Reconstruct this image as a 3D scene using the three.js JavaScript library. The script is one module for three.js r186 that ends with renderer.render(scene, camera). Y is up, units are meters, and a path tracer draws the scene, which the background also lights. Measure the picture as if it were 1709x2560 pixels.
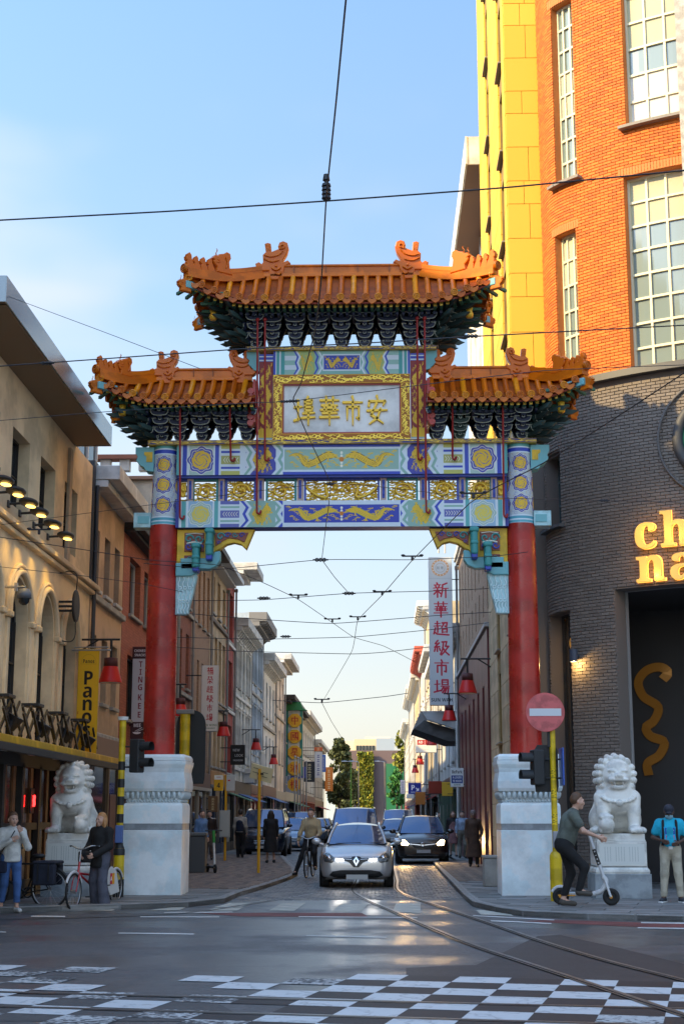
import * as THREE from 'three';
import { mergeGeometries } from 'three/addons/utils/BufferGeometryUtils.js';
import { RoundedBoxGeometry } from 'three/addons/geometries/RoundedBoxGeometry.js';
import { TessellateModifier } from 'three/addons/modifiers/TessellateModifier.js';
import { FontLoader } from 'three/addons/loaders/FontLoader.js';
import { TextGeometry } from 'three/addons/geometries/TextGeometry.js';
import { RectAreaLightUniformsLib } from 'three/addons/lights/RectAreaLightUniformsLib.js';

// ---------------------------------------------------------------- camera, sky, sun, exposure
const scene = new THREE.Scene();
const F = 3700, PITCH = Math.atan(760 / F), YAW = 1.5 * Math.PI / 180, EYE = new THREE.Vector3(0, 1.65, 0);
const camera = new THREE.PerspectiveCamera(2 * Math.atan(1280 / F) * 180 / Math.PI, 683 / 1024, 0.1, 2000);
camera.position.copy(EYE); camera.rotation.order = 'YXZ'; camera.rotation.set(PITCH, YAW, 0); camera.updateMatrixWorld(true);
const renderer = new THREE.WebGLRenderer({ antialias: true });
renderer.toneMapping = THREE.LinearToneMapping; renderer.toneMappingExposure = 1.75;
renderer.shadowMap.enabled = true;
RectAreaLightUniformsLib.init();
const ALT = 31 * Math.PI / 180, AZ = 62 * Math.PI / 180;           // the sun stands behind the camera on the left
const SUN = new THREE.Vector3(-Math.cos(ALT) * Math.sin(AZ), Math.sin(ALT), Math.cos(ALT) * Math.cos(AZ));
const sun = new THREE.DirectionalLight(new THREE.Color(1, 0.74, 0.36), 4.9);
sun.position.copy(SUN).multiplyScalar(120).add(new THREE.Vector3(0, 0, -35)); sun.target.position.set(0, 0, -35);
sun.castShadow = true; sun.shadow.mapSize.set(4096, 4096);
Object.assign(sun.shadow.camera, { left: -90, right: 90, top: 90, bottom: -90, near: 1, far: 320 }); sun.shadow.radius = 1.5;
scene.add(sun, sun.target);
{ // sky: clear blue above, cream haze low down, thin high cloud, brighter towards the sun
  const W = 1024, H = 512, d = new Float32Array(W * H * 4), st = [[-90, .2, .2, .19], [-3, .38, .36, .30], [1, .45, .42, .335], [4, .43, .45, .42], [8, .355, .435, .49], [12, .29, .395, .49], [19, .205, .315, .465], [25, .168, .278, .445], [31, .142, .25, .43], [60, .10, .20, .38], [90, .08, .17, .35]];
  const hash = (x, y, z) => { const s = Math.sin(x * 127.1 + y * 311.7 + z * 74.7) * 43758.5453; return s - Math.floor(s); };
  const vn = (x, y, z) => { const X = Math.floor(x), Y = Math.floor(y), Z = Math.floor(z), s = (t) => t * t * (3 - 2 * t), a = s(x - X), b = s(y - Y), c = s(z - Z); let v = 0; for (let i = 0; i < 8; i++) { const p = i & 1, q = (i >> 1) & 1, r = i >> 2; v += hash(X + p, Y + q, Z + r) * (p ? a : 1 - a) * (q ? b : 1 - b) * (r ? c : 1 - c); } return v; };
  for (let j = 0; j < H; j++) for (let i = 0; i < W; i++) {
    const up = ((j + .5) / H - .5) * Math.PI, a = ((i + .5) / W - .5) * 2 * Math.PI, x = Math.cos(a) * Math.cos(up), z = Math.sin(a) * Math.cos(up), y = Math.sin(up), e = up * 180 / Math.PI;
    let k = 0; while (k < st.length - 2 && e > st[k + 1][0]) k++;
    const t = THREE.MathUtils.clamp((e - st[k][0]) / (st[k + 1][0] - st[k][0]), 0, 1), g = Math.acos(THREE.MathUtils.clamp(x * SUN.x + y * SUN.y + z * SUN.z, -1, 1));
    const glow = 1 + 11 * Math.exp(-g / .5);
    let n = 0, am = .5; for (let o = 0, f = 3; o < 5; o++, f *= 2.1, am *= .5) n += am * vn(x * f + 7, y * f * 3.2 + 3, z * f + 1.5);
    const cl = THREE.MathUtils.smoothstep(n, .38, .60) * THREE.MathUtils.smoothstep(e, 4, 11) * (.78 - .45 * THREE.MathUtils.smoothstep(e, 18, 31));
    for (let c = 0; c < 3; c++) { const s = (st[k][c + 1] * (1 - t) + st[k + 1][c + 1] * t) * glow * [1 + .03 * (glow - 1), 1, 1 - .02 * (glow - 1)][c]; d[(j * W + i) * 4 + c] = s * (1 - cl) + cl * [.40, .43, .485][c] * (glow * .6 + .4); }
    d[(j * W + i) * 4 + 3] = 1;
  }
  const sky = new THREE.DataTexture(d, W, H, THREE.RGBAFormat, THREE.FloatType); sky.mapping = THREE.EquirectangularReflectionMapping; sky.magFilter = THREE.LinearFilter; sky.minFilter = THREE.LinearFilter; sky.needsUpdate = true;
  scene.background = sky; scene.environment = sky;
}

// ---------------------------------------------------------------- helpers
let SEED = 12345;
const rnd = () => { SEED = (SEED * 1664525 + 1013904223) >>> 0; return SEED / 4294967296; };
const rr = (a, b) => a + (b - a) * rnd();
const V = (x, y, z) => new THREE.Vector3(x, y, z), PI = Math.PI;
const ray = (px, py) => V((px - 854.5) / F, -(py - 1280) / F, -1).applyMatrix4(new THREE.Matrix4().extractRotation(camera.matrixWorld));
const atZ = (px, py, z) => { const d = ray(px, py); return EYE.clone().addScaledVector(d, z / d.z); };           // a pixel on a plane at that depth
const atX = (px, py, x) => { const d = ray(px, py); return EYE.clone().addScaledVector(d, x / d.x); };
const gnd = (px, py, y = 0) => { const d = ray(px, py); return EYE.clone().addScaledVector(d, (y - EYE.y) / d.y); };
const names = {};
const numbered = (n) => { const k = names[n] = (names[n] ?? -1) + 1; return k ? n + '_' + String(k).padStart(3, '0') : n; };
function planarUV(g) {
  const p = g.attributes.position, n = g.attributes.normal, uv = new Float32Array(p.count * 2);
  for (let i = 0; i < p.count; i++) { const ax = Math.abs(n.getX(i)), ay = Math.abs(n.getY(i)), az = Math.abs(n.getZ(i)); if (ay >= ax && ay >= az) { uv[i * 2] = p.getX(i); uv[i * 2 + 1] = p.getZ(i); } else if (ax >= az) { uv[i * 2] = p.getZ(i); uv[i * 2 + 1] = p.getY(i); } else { uv[i * 2] = p.getX(i); uv[i * 2 + 1] = p.getY(i); } }
  g.setAttribute('uv', new THREE.BufferAttribute(uv, 2)); return g;
}
function flat(g) { const f = g.index ? g.toNonIndexed() : g; for (const k of Object.keys(f.attributes)) if (!['position', 'normal', 'uv'].includes(k)) f.deleteAttribute(k); if (!f.attributes.normal) f.computeVertexNormals(); if (!f.attributes.uv) planarUV(f); return f; }
const mg = (list) => list.length === 1 ? flat(list[0]) : mergeGeometries(list.map(flat));
const setM = (o) => { o.castShadow = o.receiveShadow = true; return o; };
function mesh(name, geo, mat, parent, uv = true) {                     // geo: a geometry or a list; uv: planar, in metres
  let g = Array.isArray(geo) ? mg(geo) : geo;
  if (uv) { g = flat(g); planarUV(g); }
  const m = setM(new THREE.Mesh(g, mat)); m.name = name; (parent ?? scene).add(m); return m;
}
function share(name, geo, mat, parent, x = 0, y = 0, z = 0, ry = 0) { const m = setM(new THREE.Mesh(geo, mat)); m.name = name; m.position.set(x, y, z); m.rotation.y = ry; (parent ?? scene).add(m); return m; }
function tag(o, label, category, group) { o.userData.label = label; o.userData.category = category; if (group) o.userData.group = group; return o; }
function thing(name, label, category, pos = [0, 0, 0], ry = 0, group) { const o = new THREE.Group(); o.name = numbered(name); o.position.set(...pos); o.rotation.y = ry; scene.add(o); return tag(o, label, category, group); }
function struct(name, geo, mat, uv = true) { const m = mesh(numbered(name), geo, mat, scene, uv); m.userData.kind = 'structure'; return m; }
const T = (g, x = 0, y = 0, z = 0) => g.translate(x, y, z);
const box = (w, h, d, x = 0, y = 0, z = 0, ry = 0, rz = 0, rx = 0) => { const g = new THREE.BoxGeometry(w, h, d); if (rx) g.rotateX(rx); if (rz) g.rotateZ(rz); if (ry) g.rotateY(ry); return g.translate(x, y, z); };
const rbox = (w, h, d, x = 0, y = 0, z = 0, r = .02, s = 2) => new RoundedBoxGeometry(w, h, d, s, Math.min(r, w / 2.01, h / 2.01, d / 2.01)).translate(x, y, z);
const cyl = (r0, r1, h, x = 0, y = 0, z = 0, n = 16) => new THREE.CylinderGeometry(r1, r0, h, n).translate(x, y + h / 2, z);     // from its base up, r0 below
const rod = (a, b, r, n = 8, r2 = r) => { const d = b.clone().sub(a), g = new THREE.CylinderGeometry(r2, r, d.length(), n); g.translate(0, d.length() / 2, 0); g.applyQuaternion(new THREE.Quaternion().setFromUnitVectors(V(0, 1, 0), d.normalize())); return g.translate(a.x, a.y, a.z); };
const tube = (pts, r, n = 6, seg, closed = false) => new THREE.TubeGeometry(new THREE.CatmullRomCurve3(pts.map((p) => p.isVector3 ? p : V(...p)), closed), seg ?? pts.length * 4, r, n, closed);
const ball = (r, x, y, z, n = 12) => new THREE.SphereGeometry(r, n, Math.max(6, n * .7 | 0)).translate(x, y, z);
const shp = (pts) => new THREE.Shape(pts.map((p) => new THREE.Vector2(p[0], p[1])));
const ext = (pts, depth, bevel = 0, holes = []) => { const s = pts instanceof THREE.Shape ? pts : shp(pts); for (const h of holes) s.holes.push(h instanceof THREE.Path ? h : new THREE.Path(h.map((p) => new THREE.Vector2(p[0], p[1])))); return new THREE.ExtrudeGeometry(s, { depth, bevelEnabled: bevel > 0, bevelSize: bevel, bevelThickness: bevel, bevelSegments: 2, curveSegments: 8 }); };
const lathe = (pts, n = 24) => new THREE.LatheGeometry(pts.map((p) => new THREE.Vector2(p[0], p[1])), n);
const xf = (g, { s, rx = 0, ry = 0, rz = 0, t = [0, 0, 0] } = {}) => { if (s) g.scale(...(Array.isArray(s) ? s : [s, s, s])); if (rx) g.rotateX(rx); if (rz) g.rotateZ(rz); if (ry) g.rotateY(ry); return g.translate(...t); };
const inPoly = (x, y, P) => { let c = false; for (let i = 0, j = P.length - 1; i < P.length; j = i++) if ((P[i][1] > y) !== (P[j][1] > y) && x < (P[j][0] - P[i][0]) * (y - P[i][1]) / (P[j][1] - P[i][1]) + P[i][0]) c = !c; return c; };
function flatPoly(pts, y0, y1) { const g = ext(pts.map((p) => [p[0], -p[1]]), y1 - y0); g.rotateX(-PI / 2); return g.translate(0, y0, 0); }   // plan polygon of x, z

// ---------------------------------------------------------------- procedural textures and materials
function fbmData(size, oct, base, seed) {
  const out = new Float32Array(size * size); let amp = 1, tot = 0;
  for (let o = 0, f = base; o < oct; o++, f *= 2, amp *= .55) {
    tot += amp; const h = (x, y) => { const s = Math.sin((x % f) * 127.1 + (y % f) * 311.7 + seed * 17.3 + o * 57) * 43758.5453; return s - Math.floor(s); };
    for (let j = 0; j < size; j++) for (let i = 0; i < size; i++) { const x = i / size * f, y = j / size * f, X = x | 0, Y = y | 0, a = x - X, b = y - Y, u = a * a * (3 - 2 * a), v = b * b * (3 - 2 * b); out[j * size + i] += amp * ((h(X, Y) * (1 - u) + h(X + 1, Y) * u) * (1 - v) + (h(X, Y + 1) * (1 - u) + h(X + 1, Y + 1) * u) * v); }
  }
  return out.map((v) => v / tot);
}
function dataTex(size, fn) { const d = new Uint8Array(size * size * 4); for (let i = 0; i < size * size; i++) { const c = fn(i % size, i / size | 0, i); for (let k = 0; k < 3; k++) d[i * 4 + k] = Math.max(0, Math.min(255, (Array.isArray(c) ? c[k] : c) * 255)); d[i * 4 + 3] = 255; } const t = new THREE.DataTexture(d, size, size); t.wrapS = t.wrapT = THREE.RepeatWrapping; t.magFilter = THREE.LinearFilter; t.minFilter = THREE.LinearMipmapLinearFilter; t.generateMipmaps = true; t.needsUpdate = true; return t; }
const n1 = fbmData(512, 6, 4, 1), n2 = fbmData(512, 4, 48, 2), n3 = fbmData(512, 5, 8, 3);
const sm = (x, a, b) => THREE.MathUtils.smoothstep(x, a, b);
const TX = {
  grime: dataTex(512, (x, y, i) => { const v = .70 + .30 * sm(n1[i], .30, .62) + (n2[i] - .5) * .12; return [v, v * .99, v * .97]; }),
  fine: dataTex(512, (x, y, i) => .78 + (n2[i] - .5) * .75 + (n1[i] - .5) * .35),
  streak: dataTex(512, (x, y, i) => { const v = .80 + .22 * sm(n1[(y >> 3 << 9) * 0 + ((y / 10 | 0) * 512 + x) % 262144], .30, .65) + (n2[i] - .5) * .08; return [v, v * .985, v * .96]; }),
  bump: dataTex(512, (x, y, i) => n2[i] * .6 + n3[i] * .4),
  rough: dataTex(512, (x, y, i) => [0, .55 + .45 * sm(n1[i], .34, .66), 0]),
};
const texRep = (t, r) => { const c = t.clone(); c.repeat.set(1 / r, 1 / r); c.needsUpdate = true; return c; };
const repCache = {};
const tx = (k, r) => repCache[k + r] ??= texRep(TX[k], r);
const C = (c) => Array.isArray(c) ? new THREE.Color().setRGB(...c) : new THREE.Color(c);
function mt(c, rough = .8, { metal = 0, tex, rep = 2.3, bump, brep = .7, clear = 0, emis, ei = 1, spec, rmap } = {}) {
  const m = new THREE.MeshPhysicalMaterial({ color: C(c), roughness: rough, metalness: metal });
  if (tex) m.map = tx(tex, rep);
  if (bump) { m.bumpMap = tx('bump', brep); m.bumpScale = bump; }
  if (rmap) { m.roughnessMap = tx('rough', rmap); }
  if (clear) { m.clearcoat = clear; m.clearcoatRoughness = .12; }
  if (spec !== undefined) m.specularIntensity = spec;
  if (emis) { m.emissive = C(emis); m.emissiveIntensity = ei; }
  m.side = THREE.DoubleSide; return m;
}
function canvasTex(w, h, draw) { const c = document.createElement('canvas'); c.width = w; c.height = h; draw(c.getContext('2d'), w, h); const t = new THREE.CanvasTexture(c); t.colorSpace = THREE.SRGBColorSpace; t.magFilter = THREE.LinearFilter; t.anisotropy = 8; return t; }
const canvasMat = (w, h, draw, rough = .5, o = {}) => { const m = new THREE.MeshPhysicalMaterial({ map: canvasTex(w, h, draw), roughness: rough, ...o }); m.side = THREE.DoubleSide; return m; };
const plate = (w, h, x = 0, y = 0, z = 0, ry = 0) => new THREE.PlaneGeometry(w, h).rotateY(ry).translate(x, y, z);
const MAT = {
  asphalt: mt([.115, .114, .115], .56, { tex: 'fine', rep: 1.7, bump: .004, brep: .45, rmap: 6 }),
  black: mt([.015, .015, .016], .5), iron: mt([.03, .03, .032], .55, { metal: .4 }), steel: mt([.45, .46, .48], .35, { metal: .9 }), rubber: mt([.018, .018, .018], .85),
  glass: mt([.02, .025, .03], .05, { spec: 1 }), paint: mt([.62, .62, .60], .7, { tex: 'grime', rep: 1.1 }), marble: mt([.66, .67, .66], .5, { tex: 'grime', rep: 1.6, bump: .003, brep: .5 }),
  bluestone: mt([.24, .26, .28], .6, { tex: 'grime', rep: 1.5, bump: .003 }), concrete: mt([.33, .32, .30], .85, { tex: 'grime', rep: 2, bump: .003 }),
  yellow: mt([.72, .50, .01], .45, { tex: 'grime', rep: .9 }), gold: mt([.70, .45, .05], .33, { metal: .55, tex: 'grime', rep: .8 }), white: mt([.76, .76, .74], .55, { tex: 'grime', rep: 3 }),
  redlamp: mt([.62, .015, .012], .4), skin: mt([.55, .33, .24], .6), darkskin: mt([.09, .045, .03], .6), chrome: mt([.8, .8, .82], .12, { metal: 1 }),
};
// brush strokes of the characters on the signs, on a 100 x 100 square, y downwards
const CJK = Object.fromEntries(Object.entries({
  shi: '48,2 54,16;6,22 94,22;24,38 24,82;24,38 78,38 78,80 68,76;50,22 50,100', an: '50,0 54,12;12,34 14,18 88,18 80,32;48,26 24,66 78,96;66,46 52,78 16,98;6,52 96,50',
  hua: '8,14 92,14;34,2 34,26;66,2 66,26;14,32 86,32;26,40 26,56;42,40 42,56;60,40 60,56;76,40 76,56;10,48 90,48;18,60 84,60;6,74 94,74;50,28 50,100',
  bu: '4,38 38,36;20,14 20,84;2,86 38,76;66,2 58,12;52,14 84,14 84,26;52,14 52,58;52,26 84,26;52,38 86,38 86,50;52,50 86,50;44,60 96,58;68,60 68,100;42,76 98,74',
  xin: '26,2 30,10;8,16 50,14;18,22 22,32;42,20 36,32;4,36 54,34;6,52 54,50;30,36 30,96;28,56 8,76;34,58 50,72;90,4 62,16;62,16 62,54 52,92;62,40 98,38;82,40 82,98',
  chao: '10,18 44,16;26,4 26,34;4,34 48,32;28,34 28,74;28,54 46,52;14,46 4,84;8,72 24,86 98,92;56,14 88,12 84,38 74,34;70,14 54,42;58,54 58,76;58,54 88,52 86,74;58,74 88,72',
  ji: '28,2 12,22 26,26;36,18 8,46 38,42;24,46 24,72;10,56 6,72;38,54 42,66;54,12 84,10 76,40 96,40 70,74 50,96;64,14 58,60 44,92;58,48 78,78 98,96',
  chang: '4,34 38,32;20,10 20,80;2,84 40,74;52,6 52,36;52,6 88,6 88,36;52,20 88,20;52,36 88,36;44,46 98,46;60,50 46,76;58,58 92,56 86,96 74,92;70,60 54,88;80,60 66,94',
  fu: '22,2 28,12;6,20 38,18 8,54;24,40 24,98;32,42 40,52;48,8 94,6;54,18 54,36;54,18 86,18 86,36;54,36 86,36;50,46 50,96;50,46 92,46 92,96;50,70 92,70;70,46 70,94;50,94 92,94',
  rong: '20,4 28,14;40,4 34,14;30,2 30,24 16,36;58,4 64,14;80,4 72,14;70,2 70,24 84,34;10,52 10,40 90,40 88,52;10,64 90,62;50,46 50,100;48,66 14,92;52,66 88,90',
  zhong: '14,22 14,60;14,22 86,22 86,60;14,58 86,58;50,2 50,98', guo: '8,6 8,96;8,6 92,6 92,96;8,94 92,94;20,26 80,24;26,38 26,58;26,38 48,38 48,58;26,58 48,58;20,72 52,66;58,14 66,54 80,78 82,66;74,44 56,80;66,12 74,20',
  xing: '24,4 24,38;24,4 76,4 76,38;24,20 76,20;24,38 76,38;26,46 10,66;18,56 88,56;16,74 84,74;50,44 50,94;6,94 94,94',
  jiu: '8,10 20,22;4,36 16,46;6,90 26,58;34,12 96,12;40,30 40,96;40,30 90,30 90,96;40,94 90,94;56,14 56,50 46,60;72,14 72,52 84,52;42,70 88,70',
  lou: '4,28 36,26;20,4 20,96;20,32 4,62;24,40 34,52;46,8 90,8 90,28;46,8 46,28;46,28 90,28;40,18 96,18;68,2 68,44;46,40 92,40;68,50 50,76 88,96;84,58 48,98;40,66 98,64',
}).map(([k, s]) => [k, s.split(';').map((q) => q.split(' ').map((p) => p.split(',').map(Number)))]));
function drawCJK(g, ch, x, y, s, color, lw = .085) { g.strokeStyle = color; g.lineJoin = 'round'; g.lineCap = 'round'; for (const st of CJK[ch]) { const horiz = Math.abs(st[0][1] - st[st.length - 1][1]) < 8; g.lineWidth = s * lw * (horiz ? .8 : 1.25); g.beginPath(); st.forEach((p, i) => g[i ? 'lineTo' : 'moveTo'](x + p[0] * s / 100, y + p[1] * s / 100)); g.stroke(); } }
function strokeGeo(ch, s, depth) {                                       // the same strokes as raised, tapered bars
  const out = [];
  for (const st of CJK[ch]) for (let i = 0; i < st.length - 1; i++) {
    const a = st[i], b = st[i + 1], dx = b[0] - a[0], dy = b[1] - a[1], l = Math.hypot(dx, dy), nx = -dy / l, ny = dx / l, hz = Math.abs(dy) < Math.abs(dx) * .3, w0 = hz ? 3.2 : 4.6, w1 = i === st.length - 2 ? 1.4 : w0 * .85, e = 2.2, ax = a[0] - dx / l * e, ay = a[1] - dy / l * e, bx = b[0] + dx / l * e, by = b[1] + dy / l * e;
    const k = s / 100, q = (x, y) => [(x - 50) * k, (50 - y) * k];
    out.push(ext([q(ax + nx * w0, ay + ny * w0), q(ax - dx / l * 2, ay - dy / l * 2), q(ax - nx * w0, ay - ny * w0), q((ax + bx) / 2 - nx * 3.2, (ay + by) / 2 - ny * 3.2), q(bx - nx * w1, by - ny * w1), q(bx + nx * w1, by + ny * w1), q((ax + bx) / 2 + nx * 3.2, (ay + by) / 2 + ny * 3.2)], depth, depth * .25));
  }
  return out;
}
// surface nets: meshes the zero level of a distance field
function surfaceNet(f, lo, hi, cell) {
  const n = [0, 1, 2].map((k) => Math.ceil((hi[k] - lo[k]) / cell) + 1), [nx, ny, nz] = n, D = new Float32Array(nx * ny * nz), id = (i, j, k) => (k * ny + j) * nx + i;
  for (let k = 0; k < nz; k++) for (let j = 0; j < ny; j++) for (let i = 0; i < nx; i++) D[id(i, j, k)] = f(lo[0] + i * cell, lo[1] + j * cell, lo[2] + k * cell);
  const vid = new Int32Array(nx * ny * nz).fill(-1), P = [], I = [];
  for (let k = 0; k < nz - 1; k++) for (let j = 0; j < ny - 1; j++) for (let i = 0; i < nx - 1; i++) {
    let m = 0, sx = 0, sy = 0, sz = 0, c = 0; const d = [];
    for (let q = 0; q < 8; q++) { const v = D[id(i + (q & 1), j + ((q >> 1) & 1), k + (q >> 2))]; d.push(v); if (v < 0) m |= 1 << q; }
    if (m === 0 || m === 255) continue;
    for (let a = 0; a < 8; a++) for (const b of [a ^ 1, a ^ 2, a ^ 4]) if (b > a && (d[a] < 0) !== (d[b] < 0)) { const t = d[a] / (d[a] - d[b]); sx += (a & 1) + t * ((b & 1) - (a & 1)); sy += ((a >> 1) & 1) + t * (((b >> 1) & 1) - ((a >> 1) & 1)); sz += (a >> 2) + t * ((b >> 2) - (a >> 2)); c++; }
    vid[id(i, j, k)] = P.length / 3; P.push(lo[0] + (i + sx / c) * cell, lo[1] + (j + sy / c) * cell, lo[2] + (k + sz / c) * cell);
  }
  const quad = (a, b, c, d, flip) => { if (a < 0 || b < 0 || c < 0 || d < 0) return; flip ? I.push(a, c, b, a, d, c) : I.push(a, b, c, a, c, d); };
  for (let k = 1; k < nz - 1; k++) for (let j = 1; j < ny - 1; j++) for (let i = 1; i < nx - 1; i++) {
    const s = D[id(i, j, k)] < 0;
    if (s !== D[id(i + 1, j, k)] < 0) quad(vid[id(i, j - 1, k - 1)], vid[id(i, j, k - 1)], vid[id(i, j, k)], vid[id(i, j - 1, k)], !s);
    if (s !== D[id(i, j + 1, k)] < 0) quad(vid[id(i - 1, j, k - 1)], vid[id(i - 1, j, k)], vid[id(i, j, k)], vid[id(i, j, k - 1)], !s);
    if (s !== D[id(i, j, k + 1)] < 0) quad(vid[id(i - 1, j - 1, k)], vid[id(i, j - 1, k)], vid[id(i, j, k)], vid[id(i - 1, j, k)], !s);
  }
  const g = new THREE.BufferGeometry(); g.setAttribute('position', new THREE.Float32BufferAttribute(P, 3)); g.setIndex(I); g.computeVertexNormals(); planarUV(g); return g;
}
const smin = (a, b, k) => { const h = Math.max(k - Math.abs(a - b), 0) / k; return Math.min(a, b) - h * h * k * .25; };
const sdCap = (x, y, z, p) => { const ax = p[0], ay = p[1], az = p[2], bx = p[3] - ax, by = p[4] - ay, bz = p[5] - az, px = x - ax, py = y - ay, pz = z - az, t = Math.max(0, Math.min(1, (px * bx + py * by + pz * bz) / (bx * bx + by * by + bz * bz + 1e-9))); return Math.hypot(px - bx * t, py - by * t, pz - bz * t) - (p[6] + (p[7] - p[6]) * t); };
const sdEll = (x, y, z, p) => { const a = (x - p[0]) / p[3], b = (y - p[1]) / p[4], c = (z - p[2]) / p[5], k = Math.hypot(a, b, c); return (k - 1) * Math.min(p[3], p[4], p[5]) * (k > 1 ? 1 : 1); };
// prims: {c:[ax,ay,az,bx,by,bz,ra,rb]} capsule, {e:[x,y,z,rx,ry,rz]} ellipsoid, k blend, sub: cut away
function sdfMesh(prims, cell, clip) {
  const lo = [9, 9, 9], hi = [-9, -9, -9], B = [];
  for (const p of prims) { const c = p.c, e = p.e, b = c ? [0, 1, 2].map((k) => [Math.min(c[k] - c[6], c[k + 3] - c[7]), Math.max(c[k] + c[6], c[k + 3] + c[7])]) : [0, 1, 2].map((k) => [e[k] - e[k + 3], e[k] + e[k + 3]]); B.push(b); if (!p.sub) for (let k = 0; k < 3; k++) { lo[k] = Math.min(lo[k], b[k][0] - cell * 2.5); hi[k] = Math.max(hi[k], b[k][1] + cell * 2.5); } }
  const f = (x, y, z) => { let d = 1e3; for (let i = 0; i < prims.length; i++) { const p = prims[i], b = B[i], q = .12; if (d < .2 && (x < b[0][0] - q || x > b[0][1] + q || y < b[1][0] - q || y > b[1][1] + q || z < b[2][0] - q || z > b[2][1] + q)) continue; const v = p.c ? sdCap(x, y, z, p.c) : sdEll(x, y, z, p.e); d = p.sub ? Math.max(d, -v) : smin(d, v, p.k ?? .03); } return clip ? Math.max(d, clip(x, y, z)) : d; };
  return surfaceNet(f, lo, hi, cell);
}
// ---------------------------------------------------------------- ground, road, pavements, markings, tram rails
const PV = .10;                                                          // pavement level
const groundSheet = struct('ground', [box(900, .2, 900, 0, -.13, -200)], mt([.09, .09, .085], .9, { tex: 'grime', rep: 9 }));
const road = struct('road', [box(120, .03, 62, 0, -.015, -2)], MAT.asphalt);
const g2 = (px, py, y = 0) => { const p = gnd(px, py, y); return [p.x, p.z]; };
const kerbL = [g2(0, 2283), g2(300, 2274), g2(470, 2268), g2(560, 2258), g2(600, 2241), g2(660, 2223), g2(715, 2204), g2(744, 2191), g2(738, 2176), g2(722, 2160), g2(708, 2145)];
const kerbR = [[1.78, -53.0], [1.72, -44], [1.67, -34], g2(1157, 2246), g2(1180, 2266), g2(1240, 2281), g2(1305, 2291), g2(1469, 2299), g2(1709, 2305)];
const farL = [[-6.0, -62], [-6.1, -64], [-6.1, -220]], farR = [[1.95, -54.2], [2.7, -55], [2.7, -220]];
const pavLpoly = [[-60, kerbL[0][1] + 9], ...kerbL, ...farL, [-14, -220], [-14, -60], [-60, -60]];
const pavRpoly = [[14, -220], ...farR.slice().reverse(), ...kerbR, [30, kerbR[8][1] + 4.2], [30, -60]];
const mPav = mt([.20, .20, .195], .78, { tex: 'grime', rep: 2.6, bump: .003 }), mPaver = mt([.17, .13, .105], .85, { tex: 'grime', rep: 1.3, bump: .004 });
const pavL = struct('pavement', flatPoly(pavLpoly, -.03, PV - .012), mPav), pavR = struct('pavement', flatPoly(pavRpoly, -.03, PV - .012), mPav);
const kerbMat = mt([.27, .265, .255], .75, { tex: 'grime', rep: .9, bump: .004 });
function kerbStones(line, parent, inward) {                              // one stone after another along a kerb line
  let carry = 0;
  for (let i = 0; i < line.length - 1; i++) {
    const [x0, z0] = line[i], [x1, z1] = line[i + 1], L = Math.hypot(x1 - x0, z1 - z0), n = Math.max(1, Math.round(L / 1.0)), dx = (x1 - x0) / L, dz = (z1 - z0) / L;
    if (z0 < -75) continue;
    for (let k = 0; k < n; k++) { const t = (k + .5) / n, l = L / n, m = share('kerb_stone', rbox(l - .012, .17, .18, 0, 0, 0, .018), kerbMat, parent, x0 + (x1 - x0) * t - dz * inward * .09, PV - .083, z0 + (z1 - z0) * t + dx * inward * .09, Math.atan2(-dz, dx)); m.scale.y = 1; }
  }
}
kerbStones(kerbL, pavL, -1); kerbStones([farL[0], [-6.1, -74]], pavL, -1); kerbStones([kerbL[10], farL[0]], pavL, -1); kerbStones(kerbR, pavR, -1); kerbStones([farR[0], farR[1], [2.7, -75]], pavR, 1);
{ // pavement slabs on the right corner and in front of the gate
  const ang = .22, ca = Math.cos(ang), sa = Math.sin(ang), slabG = [rbox(.885, .03, .585, 0, 0, 0, .008, 1)], slabM = [.19, .215, .24, .17].map((v) => mt([v, v * 1.0, v * .98], .72, { tex: 'grime', rep: 1.9, bump: .003 }));
  const inside = (x, z, P) => [[-.46, -.31], [.46, -.31], [.46, .31], [-.46, .31]].every(([a, b]) => inPoly(x + a * ca - b * sa * -1, z + a * sa + b * ca, P));
  let c = 0;
  for (let i = -14; i < 16; i++) for (let j = -16; j < 16; j++) {
    const u = i * .9 + (j & 1 ? .45 : 0), v = j * .6, x = 3.5 + u * ca + v * sa, z = -31 + u * sa - v * ca;
    if (x > 1.4 && z > -37 && x < 8.4 && inside(x, z, pavRpoly)) { share('paving_slab', slabG[0], slabM[(i * 7 + j * 13 & 1023) % 4], pavR, x, PV - .014 + rr(0, .003), z, -ang); c++; }
    const x2 = x - 8.2, z2 = z;
    if (x2 < -2.9 && z2 > -33.4 && x2 > -9 && inside(x2, z2, pavLpoly)) share('paving_slab', slabG[0], slabM[(i * 5 + j * 11 & 1023) % 4], pavL, x2, PV - .014 + rr(0, .003), z2, -ang);
  }
}
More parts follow.
